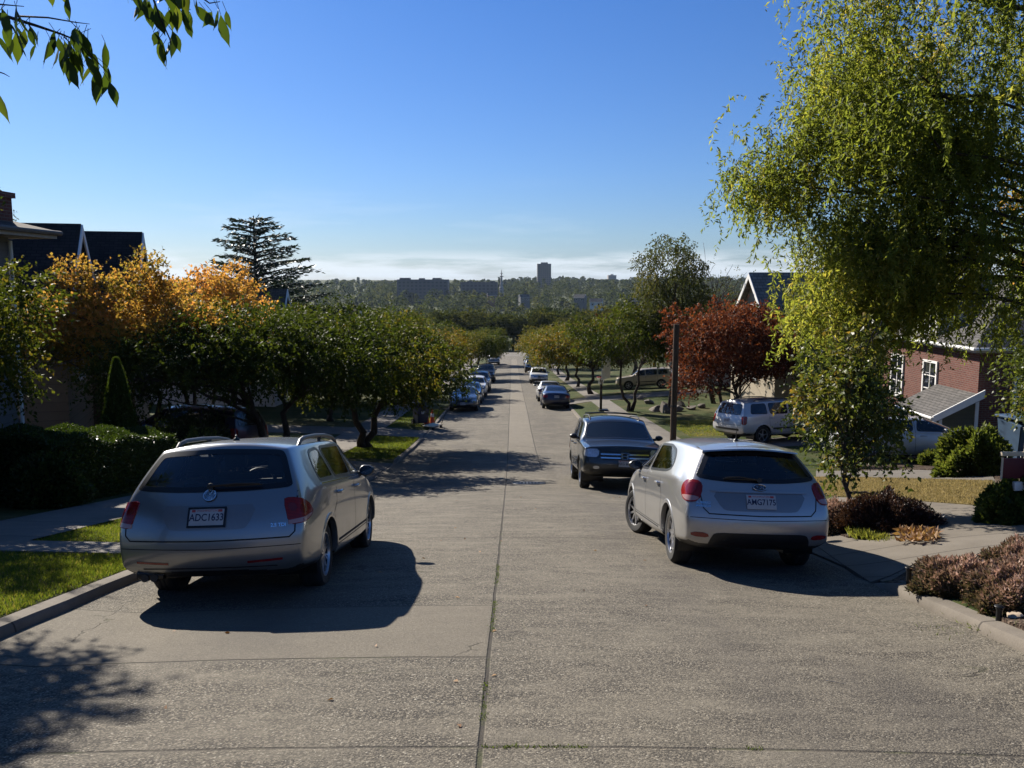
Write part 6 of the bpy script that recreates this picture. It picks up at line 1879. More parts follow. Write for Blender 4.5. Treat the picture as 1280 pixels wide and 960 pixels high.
gable_house('brown roofed white house showing between the left garden trees', -18.5, 52, 5, 9.0, 6.5, 3.6, 6.6, M_WHITES, M_SHBROWN, [('+x', 0, 2.0, 1.4, 1.3, 2, 2), ('-y', 2, 2.0, 1.4, 1.3, 2, 2)], chimney=(-1, .8, .7, .6, 7.3, M_BRICK))
gable_house('grey sided house further down behind the left street trees', -17.5, 72, -4, 9.0, 6.5, 3.6, 6.4, M_GREYS, M_SHDARK, [('+x', 0, 2.0, 1.4, 1.3, 2, 2), ('-y', 2, 2.0, 1.4, 1.3, 2, 2)])
# ------------------------------------------------------------------ the far side of the valley
M_FARWALL = pmat('far_wall', (.09, .10, .125), .8, var=.1, scale=.05)
def facade(name, c, cw, sx, sz, fx=.55, fz=.5):
    m, k, b, out = newmat(name)
    co = k.coord(); sp = k.n('ShaderNodeSeparateXYZ'); k.set(sp.inputs[0], co)
    a = k.math('LESS_THAN', k.math('FRACT', k.math('DIVIDE', k.math('ADD', sp.outputs[0], sp.outputs[1]), sx)), fx)
    z = k.math('LESS_THAN', k.math('FRACT', k.math('DIVIDE', sp.outputs[2], sz)), fz)
    setb(k, b, base=k.mix(k.math('MULTIPLY', a, z), k.mix(k.noise(co, .08, 4), tuple(x * .8 for x in c), c), cw), rough=.7)
    return m
M_BLOCK = facade('block_facade', (.085, .085, .095), (.035, .04, .05), 4.2, 3.4)
M_TOWER = facade('tower_facade', (.12, .105, .10), (.045, .045, .05), 3.0, 3.1, .5, .55)
M_TOWER2 = facade('pale_tower_facade', (.36, .32, .29), (.12, .11, .11), 3.4, 3.0, .45, .5)
def far_block(name, label, boxes, mat, px, Y, cat='building', rot=0):
    """boxes: (px0, px1, y top in the distance) at depth Y"""
    t = thing(name, label, cat, (0, 0, 0))
    for i, (x0, x1, yt, dep) in enumerate(boxes):
        X0, X1 = (x0 - 640) / F_PX * Y, (x1 - 640) / F_PX * Y
        zt = (350 - yt) / F_PX * Y
        bm = bmesh.new(); box(bm, X0, X1, Y + dep[0], Y + dep[1], -45, zt)
        hpart('block' if i == 0 else 'roof_house', bm, mat, t)
    return t
far_block('apartment_block', 'long flat roofed institutional block on the left of the far ridge', [(497, 560, 349.3, (0, 25)), (500, 512, 347.3, (3, 18)), (524, 530, 347.7, (3, 18)), (541, 551, 347.4, (3, 18))], M_BLOCK, 0, 880)
far_block('apartment_block', 'lower flat roofed block on the far ridge left of the spire', [(576, 622, 352.5, (0, 25)), (584, 590, 351.4, (3, 18)), (613, 619, 351.2, (3, 18))], M_BLOCK, 0, 900)
far_block('tower_block', 'tall dark slab tower standing alone on the far ridge', [(671.5, 688.5, 330.0, (0, 24)), (676, 684.5, 328.2, (5, 17)), (668.5, 671.2, 351.5, (0, 10))], M_TOWER, 0, 1300, 'tower')
far_block('tower_block', 'small pale tower on the far ridge to the right', [(759.5, 769.5, 344.0, (0, 18)), (763, 766, 342.8, (4, 12))], M_TOWER2, 0, 1500, 'tower')
def spire():
    Y = 880; X = (627 - 640) / F_PX * Y
    t = thing('church_spire', 'slender pale spire with stacked rings above the far trees', 'spire', (X, Y, 0))
    bm = bmesh.new(); lathe(bm, [(2.4, -32), (2.4, -8), (1.9, -7.5), (.9, 1.0), (1.2, 1.5), (.9, 1.6), (.8, 4)], 12, 'z'); hpart('shaft', bm, M_TOWER2, t)
    bm = bmesh.new(); lathe(bm, [(.8, 3), (2.0, 3.4), (2.0, 4.0), (.6, 4.3)], 12, 'z'); hpart('ring', bm, M_TOWER2, t)
    bm = bmesh.new(); lathe(bm, [(.6, 6.0), (1.3, 6.3), (1.3, 6.8), (.4, 7.2), (.15, 10.5), (.02, 11)], 10, 'z'); tube(bm, [(0, 0, 3.5), (0, 0, 7)], .5, 8); hpart('needle', bm, M_TOWER2, t)
spire()
# trees across the valley: individuals near, one mass far away
def far_variant(seed, rx, rz, zc, n, leaf, mat, ncl, clr):
    cl = clumps(seed, ncl, rx, rx, rz, zc, .45, -.8, .3)
    rs = np.random.RandomState(seed)
    B, D, Ls, Ws, C = sprays(cl, clr * rs.uniform(.7, 1.3, len(cl)), n, 4, leaf * 1.4, (leaf, leaf * .62), seed, .2, .8, .85)
    me = leaf_mesh('foliage', B, D, Ls, Ws, seed, .5 + rs.normal(0, .17, len(cl))[C] + rs.normal(0, .15, len(B)), mat=mat)
    return me
G_FAR3 = leafmat('far_leaf_yellow', [(0.0, (0.05, 0.058, 0.016)), (0.5, (0.095, 0.095, 0.026)), (1.0, (0.15, 0.125, 0.036))], 0.42, 0.9, (1.4, 1.3, .8), spec=.0)
G_FAR4 = leafmat('far_leaf_blue', [(0.0, (0.012, 0.022, 0.012)), (0.5, (0.026, 0.040, 0.020)), (1.0, (0.05, 0.065, 0.03))], 0.3, 0.9, spec=.0)
FV = [far_variant(11, 4.2, 4.0, 5.6, 70, .50, G_FAR, 24, 1.7), far_variant(12, 5.0, 4.2, 5.8, 70, .52, G_FAR2, 26, 1.9), far_variant(13, 3.2, 5.6, 7.0, 60, .48, G_FAR4, 26, 1.4), far_variant(14, 1.7, 6.0, 7.2, 60, .40, G_FAR2, 30, .8),
      far_variant(16, 4.6, 3.8, 5.4, 70, .50, G_FAR3, 24, 1.8), far_variant(17, 5.2, 3.6, 5.0, 70, .52, G_FAR4, 24, 1.8)]
FKIND = {0: 'mid green rounded', 1: 'broad olive green', 2: 'tall dark bluish', 4: 'yellowing rounded', 5: 'wide dark'}
bmt = bmesh.new(); tube(bmt, [(0, 0, -.4), (0, 0, 5.5)], [.32, .12], 7); FTR = bpy.data.meshes.new('trunk'); bmt.to_mesh(FTR); bmt.free(); FTR.materials.append(M_BARK)
def far_tree(v, X, Y, s_, label, group, rot, zz=None):
    t = thing('valley_tree', label, 'tree', (X, Y, ground(X, Y) if zz is None else zz), (0, 0, rot), group); t.scale = (s_, s_, s_)
    mesh_obj('trunk', FTR, None, t); mesh_obj('crown', FV[v], None, t)
    return t
rf = random.Random(31)
for i in range(96):
    Y = rf.uniform(181, 420); X = rf.uniform(-.62, .62) * Y * (1.0 if i % 3 else .45)
    s_ = rf.uniform(.75, 1.15)
    v = rf.choice([0, 0, 1, 1, 2, 4, 5])
    far_tree(v, X, Y, s_, FKIND[v] + ' tree in the wooded valley beyond the cross street', FKIND[v] + ' valley trees', rf.uniform(0, 6.28))
for i, (px, Y) in enumerate([(706, 330), (716, 345), (733, 330), (741, 340), (774, 350), (780, 345)]):
    far_tree(3, (px - 640) / F_PX * Y, Y, 1.15 + .1 * (i % 3), 'slim upright poplar rising from the valley right of the road', 'valley poplars', i)
for i in range(15):      # trees closing the end of the street
    X = -22 + i * 3.2 + rf.uniform(-.8, .8)
    far_tree(rf.choice([0, 1]), X, 183 + rf.uniform(0, 14), rf.uniform(.62, .9), 'green tree closing the bottom end of the street', 'trees at the end of the street', rf.uniform(0, 6.28))
p, d = mound(900, 5000, 14, 1.2, 2.0)
leafy('hedge', 'dark hedge along the cross street at the bottom of the hill', 'hedge', p, d, (.35, .22), G_DARK, 901, (0, 179.5, zr(179.5)), stems=8)
rs = np.random.RandomState(77)
Bs, Ds, Ts, Ls_ = [], [], [], []
for i in range(3000):
    Y = 400 + 1350 * rs.uniform() ** .8; X = rs.uniform(-.68, .68) * Y
    h = rs.uniform(9, 17) * (1.0 if Y < 900 else 1.15)
    pxx = 640 + X / Y * F_PX
    topy = (349.5 if pxx < 640 else 345.5) + abs(rs.normal(0, 4.5)) - (rs.uniform(1, 4) if rs.uniform() < .05 else 0)
    if 495 < pxx < 630: topy = max(topy, 352.3) if Y < 880 else topy
    if 742 < pxx < 788: topy = max(topy, 349.6)
    h = min(h, (350 - topy) / F_PX * Y - ground(X, Y))
    if h < 4: continue
    con = rs.uniform() < .18
    r = h * rs.uniform(.28, .5)
    if con: r *= .45
    n = 110
    u = rs.normal(size=(n, 3)); u /= np.linalg.norm(u, axis=1, keepdims=True)
    z = (u[:, 2] * .5 + .5)
    rad = r * (1 - z * .9 if con else np.sqrt(np.maximum(0.05, 1 - (z * 1.7 - .8) ** 2)))
    lobe = 1 + .18 * np.sin(np.arctan2(u[:, 1], u[:, 0]) * 3 + i) * np.sin(z * 9 + i)
    p = np.stack([X + u[:, 0] * rad * lobe, Y + u[:, 1] * rad * lobe, ground(X, Y) + z * h * (.9 + .1 * lobe)], 1)
    nd = u.copy(); nd[:, 2] += .35
    Bs.append(p); Ds.append(np.cross(nd, rs.normal(size=(n, 3)))); Ts.append(np.clip(rs.normal(.45, .22) + rs.normal(0, .10, n), 0, 1)); Ls_.append(np.full(n, 1.5 + Y / 1000))
Bs, Ds, Ts, Ls_ = np.concatenate(Bs), np.concatenate(Ds), np.concatenate(Ts), np.concatenate(Ls_)
fw = mesh_obj('distant_woods', leaf_mesh('distant_woods', Bs, Ds, Ls_ * rs.uniform(.7, 1.3, len(Bs)), Ls_ * .7, 5, Ts, mat=G_FAR))
tag(fw, 'wooded hillside across the valley below the skyline', 'woodland', kind='stuff')
for i, (px, py, Y, wcol) in enumerate([(725, 368, 640, M_GREYS), (745, 373, 580, M_WHITES), (793, 372, 640, M_GREYS), (655, 368, 720, M_GREYS), (615, 366, 780, M_DOOR)]):
    X = (px - 640) / F_PX * Y; zt = (350 - py) / F_PX * Y
    gable_house('tiny distant house among the trees across the valley, ' + ['grey walled left of the poplars', 'white walled behind the poplars', 'grey walled at the right', 'grey below the tall tower', 'brown red below the spire'][i],
                X, Y, rf.uniform(-30, 30), 8, 6, 3.6, 5.8, wcol, M_SHGREY, [('-y', -2, 2.0, 1.3, 1.3, 1, 1), ('-y', 2, 2.0, 1.3, 1.3, 1, 1)], base=zt - 5.8, down=8, over=.3)
# ------------------------------------------------------------------ cars of the parked rows and drives
make_wagon(); make_hatch(); make_suv()
C_GREY = paint('grey_paint', (.09, .095, .10), .5, .3)
C_BLUE = paint('blue_paint', (.10, .16, .26), .5, .3)
C_WHITE = paint('white_paint', (.72, .72, .70), .0, .35)
C_NAVY = paint('navy_paint', (.010, .014, .045), .3, .28)
C_BLACK = paint('black_paint', (.012, .012, .014), .2, .28)
C_BEIGE = paint('beige_paint', (.42, .36, .26), .3, .35)
C_PALE = paint('pale_silver_paint', (.5, .5, .5), .4, .35)
LGp = 'cars parked in line at the left kerb'; RGp = 'cars parked in line at the right kerb'
parked(SEDAN, C_GREY, 'saloon_car', 'dark grey saloon facing us at the left kerb just past the refuse bin', -2.85, 51.9, 180, 'ABK 2207', 'front', LGp)
parked(SEDAN, C_BLUE, 'saloon_car', 'steel blue saloon facing us right behind the dark grey saloon on the left', -2.83, 58.3, 180, None, 'front', LGp)
parked(CROSS, C_WHITE, 'crossover_car', 'white crossover in the left line behind the blue saloon', -2.8, 65.0, 180, None, 'front', LGp)
parked(SUV, C_GREY, 'four_wheel_drive', 'grey four wheel drive in the left line behind the white crossover', -2.75, 72.4, 180, None, 'front', LGp)
parked(VAN, C_BLACK, 'van', 'tall black van in the left line further down the hill', -2.65, 88, 180, None, 'front', LGp)
parked(CROSS, C_PALE, 'crossover_car', 'pale silver car, last in the left line near the cross street', -2.8, 134, 180, None, 'front', LGp)
parked(SEDAN, C_NAVY, 'saloon_car', 'navy blue saloon seen from behind at the right kerb past the driveway', 2.68, 53.8, 0, 'BCE 4410', 'rear', RGp)
parked(SEDAN, C_PALE, 'saloon_car', 'pale silver saloon half hidden ahead of the navy saloon', 2.60, 60.6, 0, None, 'rear', RGp)
parked(CROSS, C_WHITE, 'crossover_car', 'white crossover facing us at the right kerb beyond the pale saloon', 2.66, 86.5, 180, 'AWH 3158', 'front', RGp)
parked(SUV, C_BLACK, 'four_wheel_drive', 'black four wheel drive at the right kerb beyond the white crossover', 2.6, 112, 180, None, 'front', RGp)
parked(CROSS, C_GREY, 'crossover_car', 'grey car at the right kerb beside the cross street, last of its line', 2.6, 124, 180, None, 'front', RGp)
parked(SUV, C_PALE, 'four_wheel_drive', 'white four wheel drive parked on the right driveway by the curved lawn', 10.6, 34.2, -66, 'AJD 8021', 'rear', None, True)
q = gpix(808, 486); parked(CROSS, C_BEIGE, 'crossover_car', 'beige car side on in the driveway beyond the boulders', q.x, q.y + .9, 84)
parked(SUV, C_NAVY, 'people_carrier', 'dark blue people carrier with red tail lamps in the left driveway', -10.2, 26.4, 76, None, 'rear')
parked(SEDAN, C_PALE, 'saloon_car', 'pale saloon half hidden behind the mulch bed by the lean to garage', 12.6, 26.6, -100)

# ------------------------------------------------------------------ street furniture
M_WOOD = bark('pole_wood', (.055, .038, .026), (.13, .09, .062))
M_IRON = pmat('cast_iron', (.035, .036, .04), .55, metal=.6, var=.4, scale=20, bumpd=.003)
M_BLKM = pmat('black_metal', (.012, .012, .013), .4, metal=.3, var=.2)
M_ORANGE = pmat('cone_orange', (.62, .085, .02), .5, var=.12)
M_BINB = pmat('bin_navy', (.014, .02, .045), .45, var=.2)
M_BLUEB = pmat('bin_blue', (.035, .07, .12), .5, var=.2)
M_MAROON = pmat('sign_maroon', (.10, .012, .022), .45, var=.1)
M_POST = pmat('post_cream', (.62, .52, .36), .6, var=.1)
M_STONE = pmat('boulder', (.12, .10, .08), .9, var=.5, scale=3, bumpd=.05, bscale=4)
M_STONEL = pmat('pale_stone', (.32, .25, .18), .9, var=.35, scale=8, bumpd=.02, bscale=10)
M_NET = pmat('net_cord', (.6, .6, .58), .8, var=.1)
M_HOOP = pmat('hoop_red', (.35, .03, .03), .4, var=.1)
def pole():
    X, Y = 5.72, 30.0
    t = thing('wooden_pole', 'bare weathered wooden pole standing by the right driveway', 'pole', (X, Y, ground(X, Y) - .05))
    bm = bmesh.new(); tube(bm, [(0, 0, -.3), (.0, 0, 1.5), (.02, 0, 3), (.03, 0, 4.62)], [.115, .11, .105, .098], 14); bm_obj('shaft', bm, M_WOOD, t, 40)
    bm = bmesh.new(); tube(bm, [(-.05, -.10, .6), (-.05, -.095, 2.6)], .018, 6); bm_obj('conduit', bm, M_BLKM, t, 40)
    bm = bmesh.new(); lathe(bm, [(.112, .0), (.114, .01), (.114, .06), (.112, .07)], 16, 'z', (.0, 0, 1.7)); bm_obj('band', bm, M_IRON, t, 40)
pole()
def hoop():
    q = gpix(751, 514)
    t = thing('basketball_hoop', 'basketball hoop with white backboard on a post at the right kerb', 'basketball hoop', (q.x, q.y, q.z))
    k_ = q.y / 46
    bm = bmesh.new(); box(bm, -.12, .42, -.3, .3, 0, .12, .04); bm_obj('base', bm, M_BLKM, t, 40)
    bm = bmesh.new(); tube(bm, [(0, 0, .1), (0, 0, 1.95 * k_)], .075, 10); bm_obj('post', bm, M_BARK, t, 40)
    bm = bmesh.new(); tube(bm, [(0, 0, 1.6 * k_), (.05, 0, 1.95 * k_), (.28, 0, 2.25 * k_)], .035, 8); tube(bm, [(0, 0, 1.9 * k_), (.28, 0, 2.6 * k_)], .03, 8); bm_obj('brace', bm, M_BLKM, t, 40)
    Rt = Matrix.Rotation(R(-28), 4, 'Z')
    bm = bmesh.new(); box(bm, .26, .31, -.62, .62, 1.78 * k_, 2.95 * k_, .01, M=Rt); bm_obj('backboard', bm, M_WHITE, t, 40)
    bm = bmesh.new(); c = Rt @ Vector((-.02, 0, 1.86 * k_))
    tube(bm, [(c.x + .23 * math.cos(a), c.y + .23 * math.sin(a), c.z) for a in [2 * math.pi * i / 24 for i in range(25)]], .018, 6, cap=False); box(bm, .18, .26, -.08, .08, 1.80 * k_, 1.88 * k_, M=Rt); bm_obj('rim', bm, M_HOOP, t, 40)
    bm = bmesh.new()
    for i in range(10):
        a = 2 * math.pi * i / 10
        for s_ in (.35, -.35): tube(bm, [(c.x + .23 * math.cos(a), c.y + .23 * math.sin(a), c.z), (c.x + .16 * math.cos(a + s_), c.y + .16 * math.sin(a + s_), c.z - .2), (c.x + .12 * math.cos(a), c.y + .12 * math.sin(a), c.z - .4)], .006, 4)
    bm_obj('net', bm, M_NET, t)
hoop()
def bin_(name, label, X, Y, rot, mat, lid_open=0.35, labelp=True):
    t = thing(name, label, 'bin', (X, Y, ground(X, Y) + .01), (0, 0, rot))
    bm = bmesh.new()
    a = [bm.verts.new(p) for p in ((-.25, -.29, .12), (.25, -.29, .12), (.25, .27, .05), (-.25, .27, .05))]; b = [bm.verts.new(p) for p in ((-.31, -.40, .92), (.31, -.40, .92), (.31, .36, 1.02), (-.31, .36, 1.02))]
    for i in range(4): bm.faces.new((a[i], a[(i + 1) % 4], b[(i + 1) % 4], b[i]))
    bm.faces.new(a[::-1]); bm.faces.new(b); bmesh.ops.bevel(bm, geom=bm.edges[:], offset=.025, segments=2, affect='EDGES'); bm_obj('body', bm, mat, t, 40)
    bm = bmesh.new(); M = Matrix.Translation((0, .36, 1.03)) @ Matrix.Rotation(-lid_open * .25, 4, 'X'); box(bm, -.34, .34, -.82, .04, .0, .05, .02, M=M); bm_obj('lid', bm, mat, t, 40)
    bm = bmesh.new(); tube(bm, [(-.3, .44, .98), (.3, .44, .98)], .018, 8); bm_obj('handle', bm, M_BLKM, t, 40)
    for sx in (-1, 1):
        bm = bmesh.new(); lathe(bm, [(.04, -.03), (.13, -.03), (.14, -.015), (.14, .015), (.13, .03), (.04, .03)], 18, 'x', (sx * .29, .30, .14)); bm_obj('wheel', bm, M_TYRE, t, 40)
    if labelp:
        bm = bmesh.new(); box(bm, -.10, .08, -.395, -.36, .58, .72); bmesh.ops.rotate(bm, verts=bm.verts, cent=(0, -.36, .6), matrix=Matrix.Rotation(-.12, 3, 'X')); bm_obj('sticker', bm, M_PLATE, t)
q = gpix(525, 532); bin_('refuse_bin', 'navy wheeled refuse bin with white sticker at the left kerb', q.x, q.y + .3, .5, M_BINB, .35)
def cone(label, px, py):
    q = gpix(px, py)
    t = thing('traffic_cone', label, 'traffic cone', (q.x, q.y, q.z + .01), (0, 0, .3), 'cones at the left kerb')
    bm = bmesh.new(); box(bm, -.19, .19, -.19, .19, 0, .035, .012); bm_obj('base', bm, M_BLKM, t, 40)
    bm = bmesh.new(); lathe(bm, [(.14, .03), (.09, .34), (.085, .341), (.06, .54), (.03, .71), (.022, .71), (.02, .66)], 20, 'z'); bm_obj('cone_body', bm, M_ORANGE, t, 40)
    bm = bmesh.new(); lathe(bm, [(.093, .35), (.0935, .351), (.066, .52), (.065, .521)], 20, 'z')
    for v in bm.verts: v.co.x *= 1.02; v.co.y *= 1.02
    bm_obj('reflective_band', bm, M_WHITE, t, 40)
cone('orange traffic cone close beside the navy refuse bin', 533.5, 530.5)
cone('orange traffic cone nearest the gutter, right of the other cone', 540.5, 530)
def pallet():
    q = gpix(541, 536)
    t = thing('hand_cart', 'small flat cart with dark slanting handle in the gutter by the cones', 'hand cart', (q.x, q.y, q.z), (0, 0, -.5))
    bm = bmesh.new(); box(bm, -.3, .3, -.45, .45, .16, .20, .008); bm_obj('deck', bm, M_POST, t, 40)
    bm = bmesh.new(); tube(bm, [(-.2, .44, .18), (-.2, .95, .85), (.2, .95, .85), (.2, .44, .18)], .018, 8); bm_obj('handle', bm, M_BLKM, t, 40)
    for sx in (-.24, .24):
        for sy in (-.34, .34):
            bm = bmesh.new(); lathe(bm, [(.02, -.025), (.075, -.025), (.08, 0), (.075, .025), (.02, .025)], 14, 'x', (sx, sy, .08)); bm_obj('wheel', bm, M_TYRE, t, 40)
pallet()
def manhole():
    q = gpix(661, 604)
    t = thing('manhole_cover', 'round iron manhole cover in the roadway right of the joint', 'manhole cover', (q.x, q.y, q.z + .004), (-math.atan((zr(q.y) - zr(q.y + .6)) / .6), 0, 0))
    bm = bmesh.new(); lathe(bm, [(.0, .006), (.33, .006), (.34, .003), (.345, -.01)], 32, 'z')
    for i in range(-3, 4):
        for j in range(-3, 4):
            if math.hypot(i, j) * .085 < .29: box(bm, i * .085 - .02, i * .085 + .02, j * .085 - .02, j * .085 + .02, .006, .011)
    bm_obj('cover', bm, M_IRON, t, 40)
    bm = bmesh.new(); lathe(bm, [(.35, -.01), (.35, .004), (.42, .004), (.43, -.01)], 32, 'z', closed=True); bm_obj('frame', bm, M_IRON, t, 40)
manhole()
def rock(label, px, py, s, seed, mat, flat=.7, X=None, Y=None, group=None):
    q = gpix(px, py) if X is None else gp(X, Y)
    bm = bmesh.new(); bmesh.ops.create_icosphere(bm, subdivisions=3, radius=1)
    rs_ = random.Random(seed); ph = [rs_.uniform(0, 6) for _ in range(9)]; pl = [(Vector((rs_.gauss(0, 1), rs_.gauss(0, 1), rs_.gauss(0, 1))).normalized(), rs_.uniform(.38, .72)) for _ in range(14)]
    for v in bm.verts:
        n = v.co.copy(); r = 1 + .10 * math.sin(3 * n.x + ph[0]) + .10 * math.sin(4 * n.y + ph[1]) + .05 * math.sin(9 * n.z + ph[2] + 5 * n.x)
        p_ = n * r
        for a, dd in pl:
            ex = p_.dot(a) - dd
            if ex > 0: p_ -= a * ex * .97
        v.co = Vector((p_.x * s * 1.25, p_.y * s, p_.z * s * flat))
    o = bm_obj('boulder', bm, mat, None, 14); o.location = (q.x, q.y, q.z + s * flat * .35); o.rotation_euler = (0, 0, ph[3])
    tag(o, label, 'rock', group)
for i, (px, py, s) in enumerate([(822, 514, .55), (833, 516, .62), (846, 514, .42), (812, 505, .38), (852, 508, .40), (864, 512, .35), (800, 499, .36), (876, 510, .34)]):
    rock('rough boulder ' + ['lowest in the rockery by the right driveway', 'largest in the rockery left of the wooden pole', 'just right of the pole foot in the rockery', 'small at the top of the rockery', 'above the right lawn edge', 'third from the right along the lawn edge', 'left end of the rockery by the mulch', 'right end of the stone edge by the lawn'][i], px, py, s, 40 + i, M_STONE, .75, group='boulders of the rockery')
rock('small tan rock beside the heather at the right edge', 1266, 774, .085, 3, M_STONEL, .7)
def bollard(label, px, py, h):
    q = gpix(px, py)
    t = thing('garden_light', label, 'garden light', (q.x, q.y, q.z))
    bm = bmesh.new(); lathe(bm, [(.024, -.08), (.022, 0), (.022, h * .8), (.028, h * .82), (.028, h * .95), (.02, h * .96)], 16, 'z'); bm_obj('post', bm, M_BLKM, t, 40)
    bm = bmesh.new(); lathe(bm, [(.001, h * .955), (.036, h * .955), (.038, h * .97), (.034, h), (.001, h + .008)], 16, 'z'); bm_obj('cap', bm, M_BLKM, t, 40)
bollard('slim black garden light at the kerb before the pink heather', 1135, 738, .225)
bollard('short black garden light among the heather by the tan rock', 1248, 781, .15)
def sale_sign():
    q = gpix(1281, 652)
    t = thing('sign_post', 'cream sign post with hanging maroon board at the right picture edge', 'sign', (q.x, q.y, q.z))
    s = q.y / 1072
    ht = 118 * s
    bm = bmesh.new(); box(bm, -.05, .05, -.05, .05, -.2, ht, .006); box(bm, -.07, .07, -.07, .07, ht, ht + .04, .01); bm_obj('post', bm, M_POST, t, 40)
    zt = 84 * s
    bm = bmesh.new(); box(bm, -.36, .30, -.025, .025, zt + .02, zt + .07, .004); bm_obj('arm', bm, M_POST, t, 40)
    bm = bmesh.new(); box(bm, -.33, -.055, -.012, .012, zt - .27, zt - .01, .002); b = bm_obj('board', bm, M_MAROON, t, 40)
    bm = bmesh.new(); box(bm, -.345, -.331, -.014, .014, zt - .28, zt, .001); bm_obj('board_edge', bm, M_POST, t)
    for x in (-.28, -.11):
        bm = bmesh.new(); tube(bm, [(x, 0, zt + .03), (x, 0, zt - .015)], .006, 6); bm_obj('hook', bm, M_CHROME, t)
    bm = bmesh.new(); box(bm, -.19, -.06, -.05, .012, zt - .42, zt - .31, .008); bm_obj('leaflet_box', bm, M_WHITE, t, 40)
sale_sign()
def railing():
    t = thing('railing', 'grey metal railing in front of the brick house at the right edge', 'railing', (13.6, 21.5, ground(13.6, 21.5)))
    hm = pmat('railing_grey', (.16, .15, .14), .5, metal=.4, var=.2)
    for i in range(9):
        bm = bmesh.new(); tube(bm, [(i * .16, 0, 0), (i * .16, 0, 1.15)], .014, 6); bm_obj('bar', bm, hm, t)
    for z in (.15, 1.1):
        bm = bmesh.new(); box(bm, -.1, 1.4, -.02, .02, z, z + .04); bm_obj('rail', bm, hm, t)
railing()
bin_('recycling_bin', 'blue wheeled recycling bin behind the sign post at the right edge', 11.75, 19.6, .2, M_BLUEB, 0, False)

# ------------------------------------------------------------------ grass, weeds, litter
def blades(name, label, pts, h, wdt, mat, seed, tint=.5, lean=.35):
    rs = np.random.RandomState(seed); n = len(pts)
    d = np.stack([rs.normal(0, lean, n), rs.normal(0, lean, n), np.ones(n)], 1)
    o = mesh_obj(name, leaf_mesh(name, pts, d, h * rs.uniform(.5, 1.3, n), wdt * rs.uniform(.7, 1.3, n), seed, tint + rs.normal(0, .2, n), mat=mat))
    return tag(o, label, 'grass', kind='stuff')
def scatter(x0, x1, y0, y1, n, seed, clumpy=.5):
    rs = np.random.RandomState(seed); x = rs.uniform(x0, x1, n * 2); y = rs.uniform(y0, y1, n * 2)
    f = .5 + .5 * np.sin(x * 2.1 + 1.3 * np.sin(y * 1.7)) * np.sin(y * 1.9 + np.sin(x * 2.7))
    k = rs.uniform(0, 1, n * 2) < (1 - clumpy) + clumpy * f
    x, y = x[k][:n], y[k][:n]
    return np.array([(a, b, ground(a, b) - .005) for a, b in zip(x, y)])
blades('grass', 'short green grass of the left verge nearest the camera', np.concatenate([scatter(-5.88, -3.93, 3.8, 9.33, 52000, 1, .6), scatter(-5.88, -3.93, 10.2, 16, 38000, 2, .35)]), .045, .007, G_GRASS, 3, .55)
blades('grass', 'grass of the left verge around the forked street tree', np.concatenate([scatter(-5.88, -3.93, 27.9, 36, 16000, 4), scatter(-5.88, -3.93, 40, 50, 9000, 6)]), .06, .014, G_GRASS, 5, .5)
pd = gpix(1140, 612)
def inpoly_pts(poly, n, seed):
    rs = np.random.RandomState(seed); P = PX(*poly)
    x0, x1 = min(p[0] for p in P), max(p[0] for p in P); y0, y1 = min(p[1] for p in P), max(p[1] for p in P)
    out = []
    while len(out) < n:
        x, y = rs.uniform(x0, x1), rs.uniform(y0, y1)
        if inside(P, x, y): out.append((x, y, ground(x, y) + .012))
    return np.array(out)
blades('dry_grass', 'straw coloured dry grass strip beside the right footpath', inpoly_pts(((1000, 598), (1240, 602.5), (1242, 633.5), (1140, 626.5), (1000, 618)), 32000, 8), .05, .009, G_STRAW, 9, .5, .6)
blades('grass', 'yellowing grass of the curved lawn by the white four wheel drive', scatter(7.6, 14, 36, 43, 14000, 10), .06, .016, G_GRASS, 11, .75)
# weeds in the joints and gutters
rs = np.random.RandomState(12)
wp = []
for yy in rs.uniform(3.2, 9.5, 900):
    if math.sin(yy * 3.1) + .6 * math.sin(yy * 7.3) > .1: wp.append((-.15 + rs.normal(0, .012), yy, ground(-.15, yy) - .004))
for xx in rs.uniform(-.6, 1.2, 500):
    if math.sin(xx * 5 + 1) > .3: wp.append((xx, 3.86 + rs.normal(0, .012), ground(xx, 3.86) - .004))
blades('weeds', 'moss and small weeds in the concrete joints', np.array(wp), .018, .006, G_GRASS, 13, .12, .6)
q = gpix(1205, 796)
tf = np.array([(q.x + a, q.y + b, ground(q.x + a, q.y + b)) for a, b in zip(rs.normal(0, .10, 900), rs.normal(0, .16, 900))])
blades('grass', 'tuft of grass growing in the right gutter', tf, .06, .006, G_GRASS, 14, .4, .7)
q0, q1 = gpix(1070, 672), gpix(1125, 676)
gc = np.array([(q0.x + (q1.x - q0.x) * t + a, q0.y + (q1.y - q0.y) * t + b, ground(q0.x, q0.y) + .03) for t, a, b in zip(rs.uniform(0, 1, 1400), rs.normal(0, .05, 1400), rs.normal(0, .06, 1400))])
o = blades('ground_cover', 'yellow green ground cover in front of the maroon shrub', gc, .12, .03, G_BUSH, 15, .8, .6)
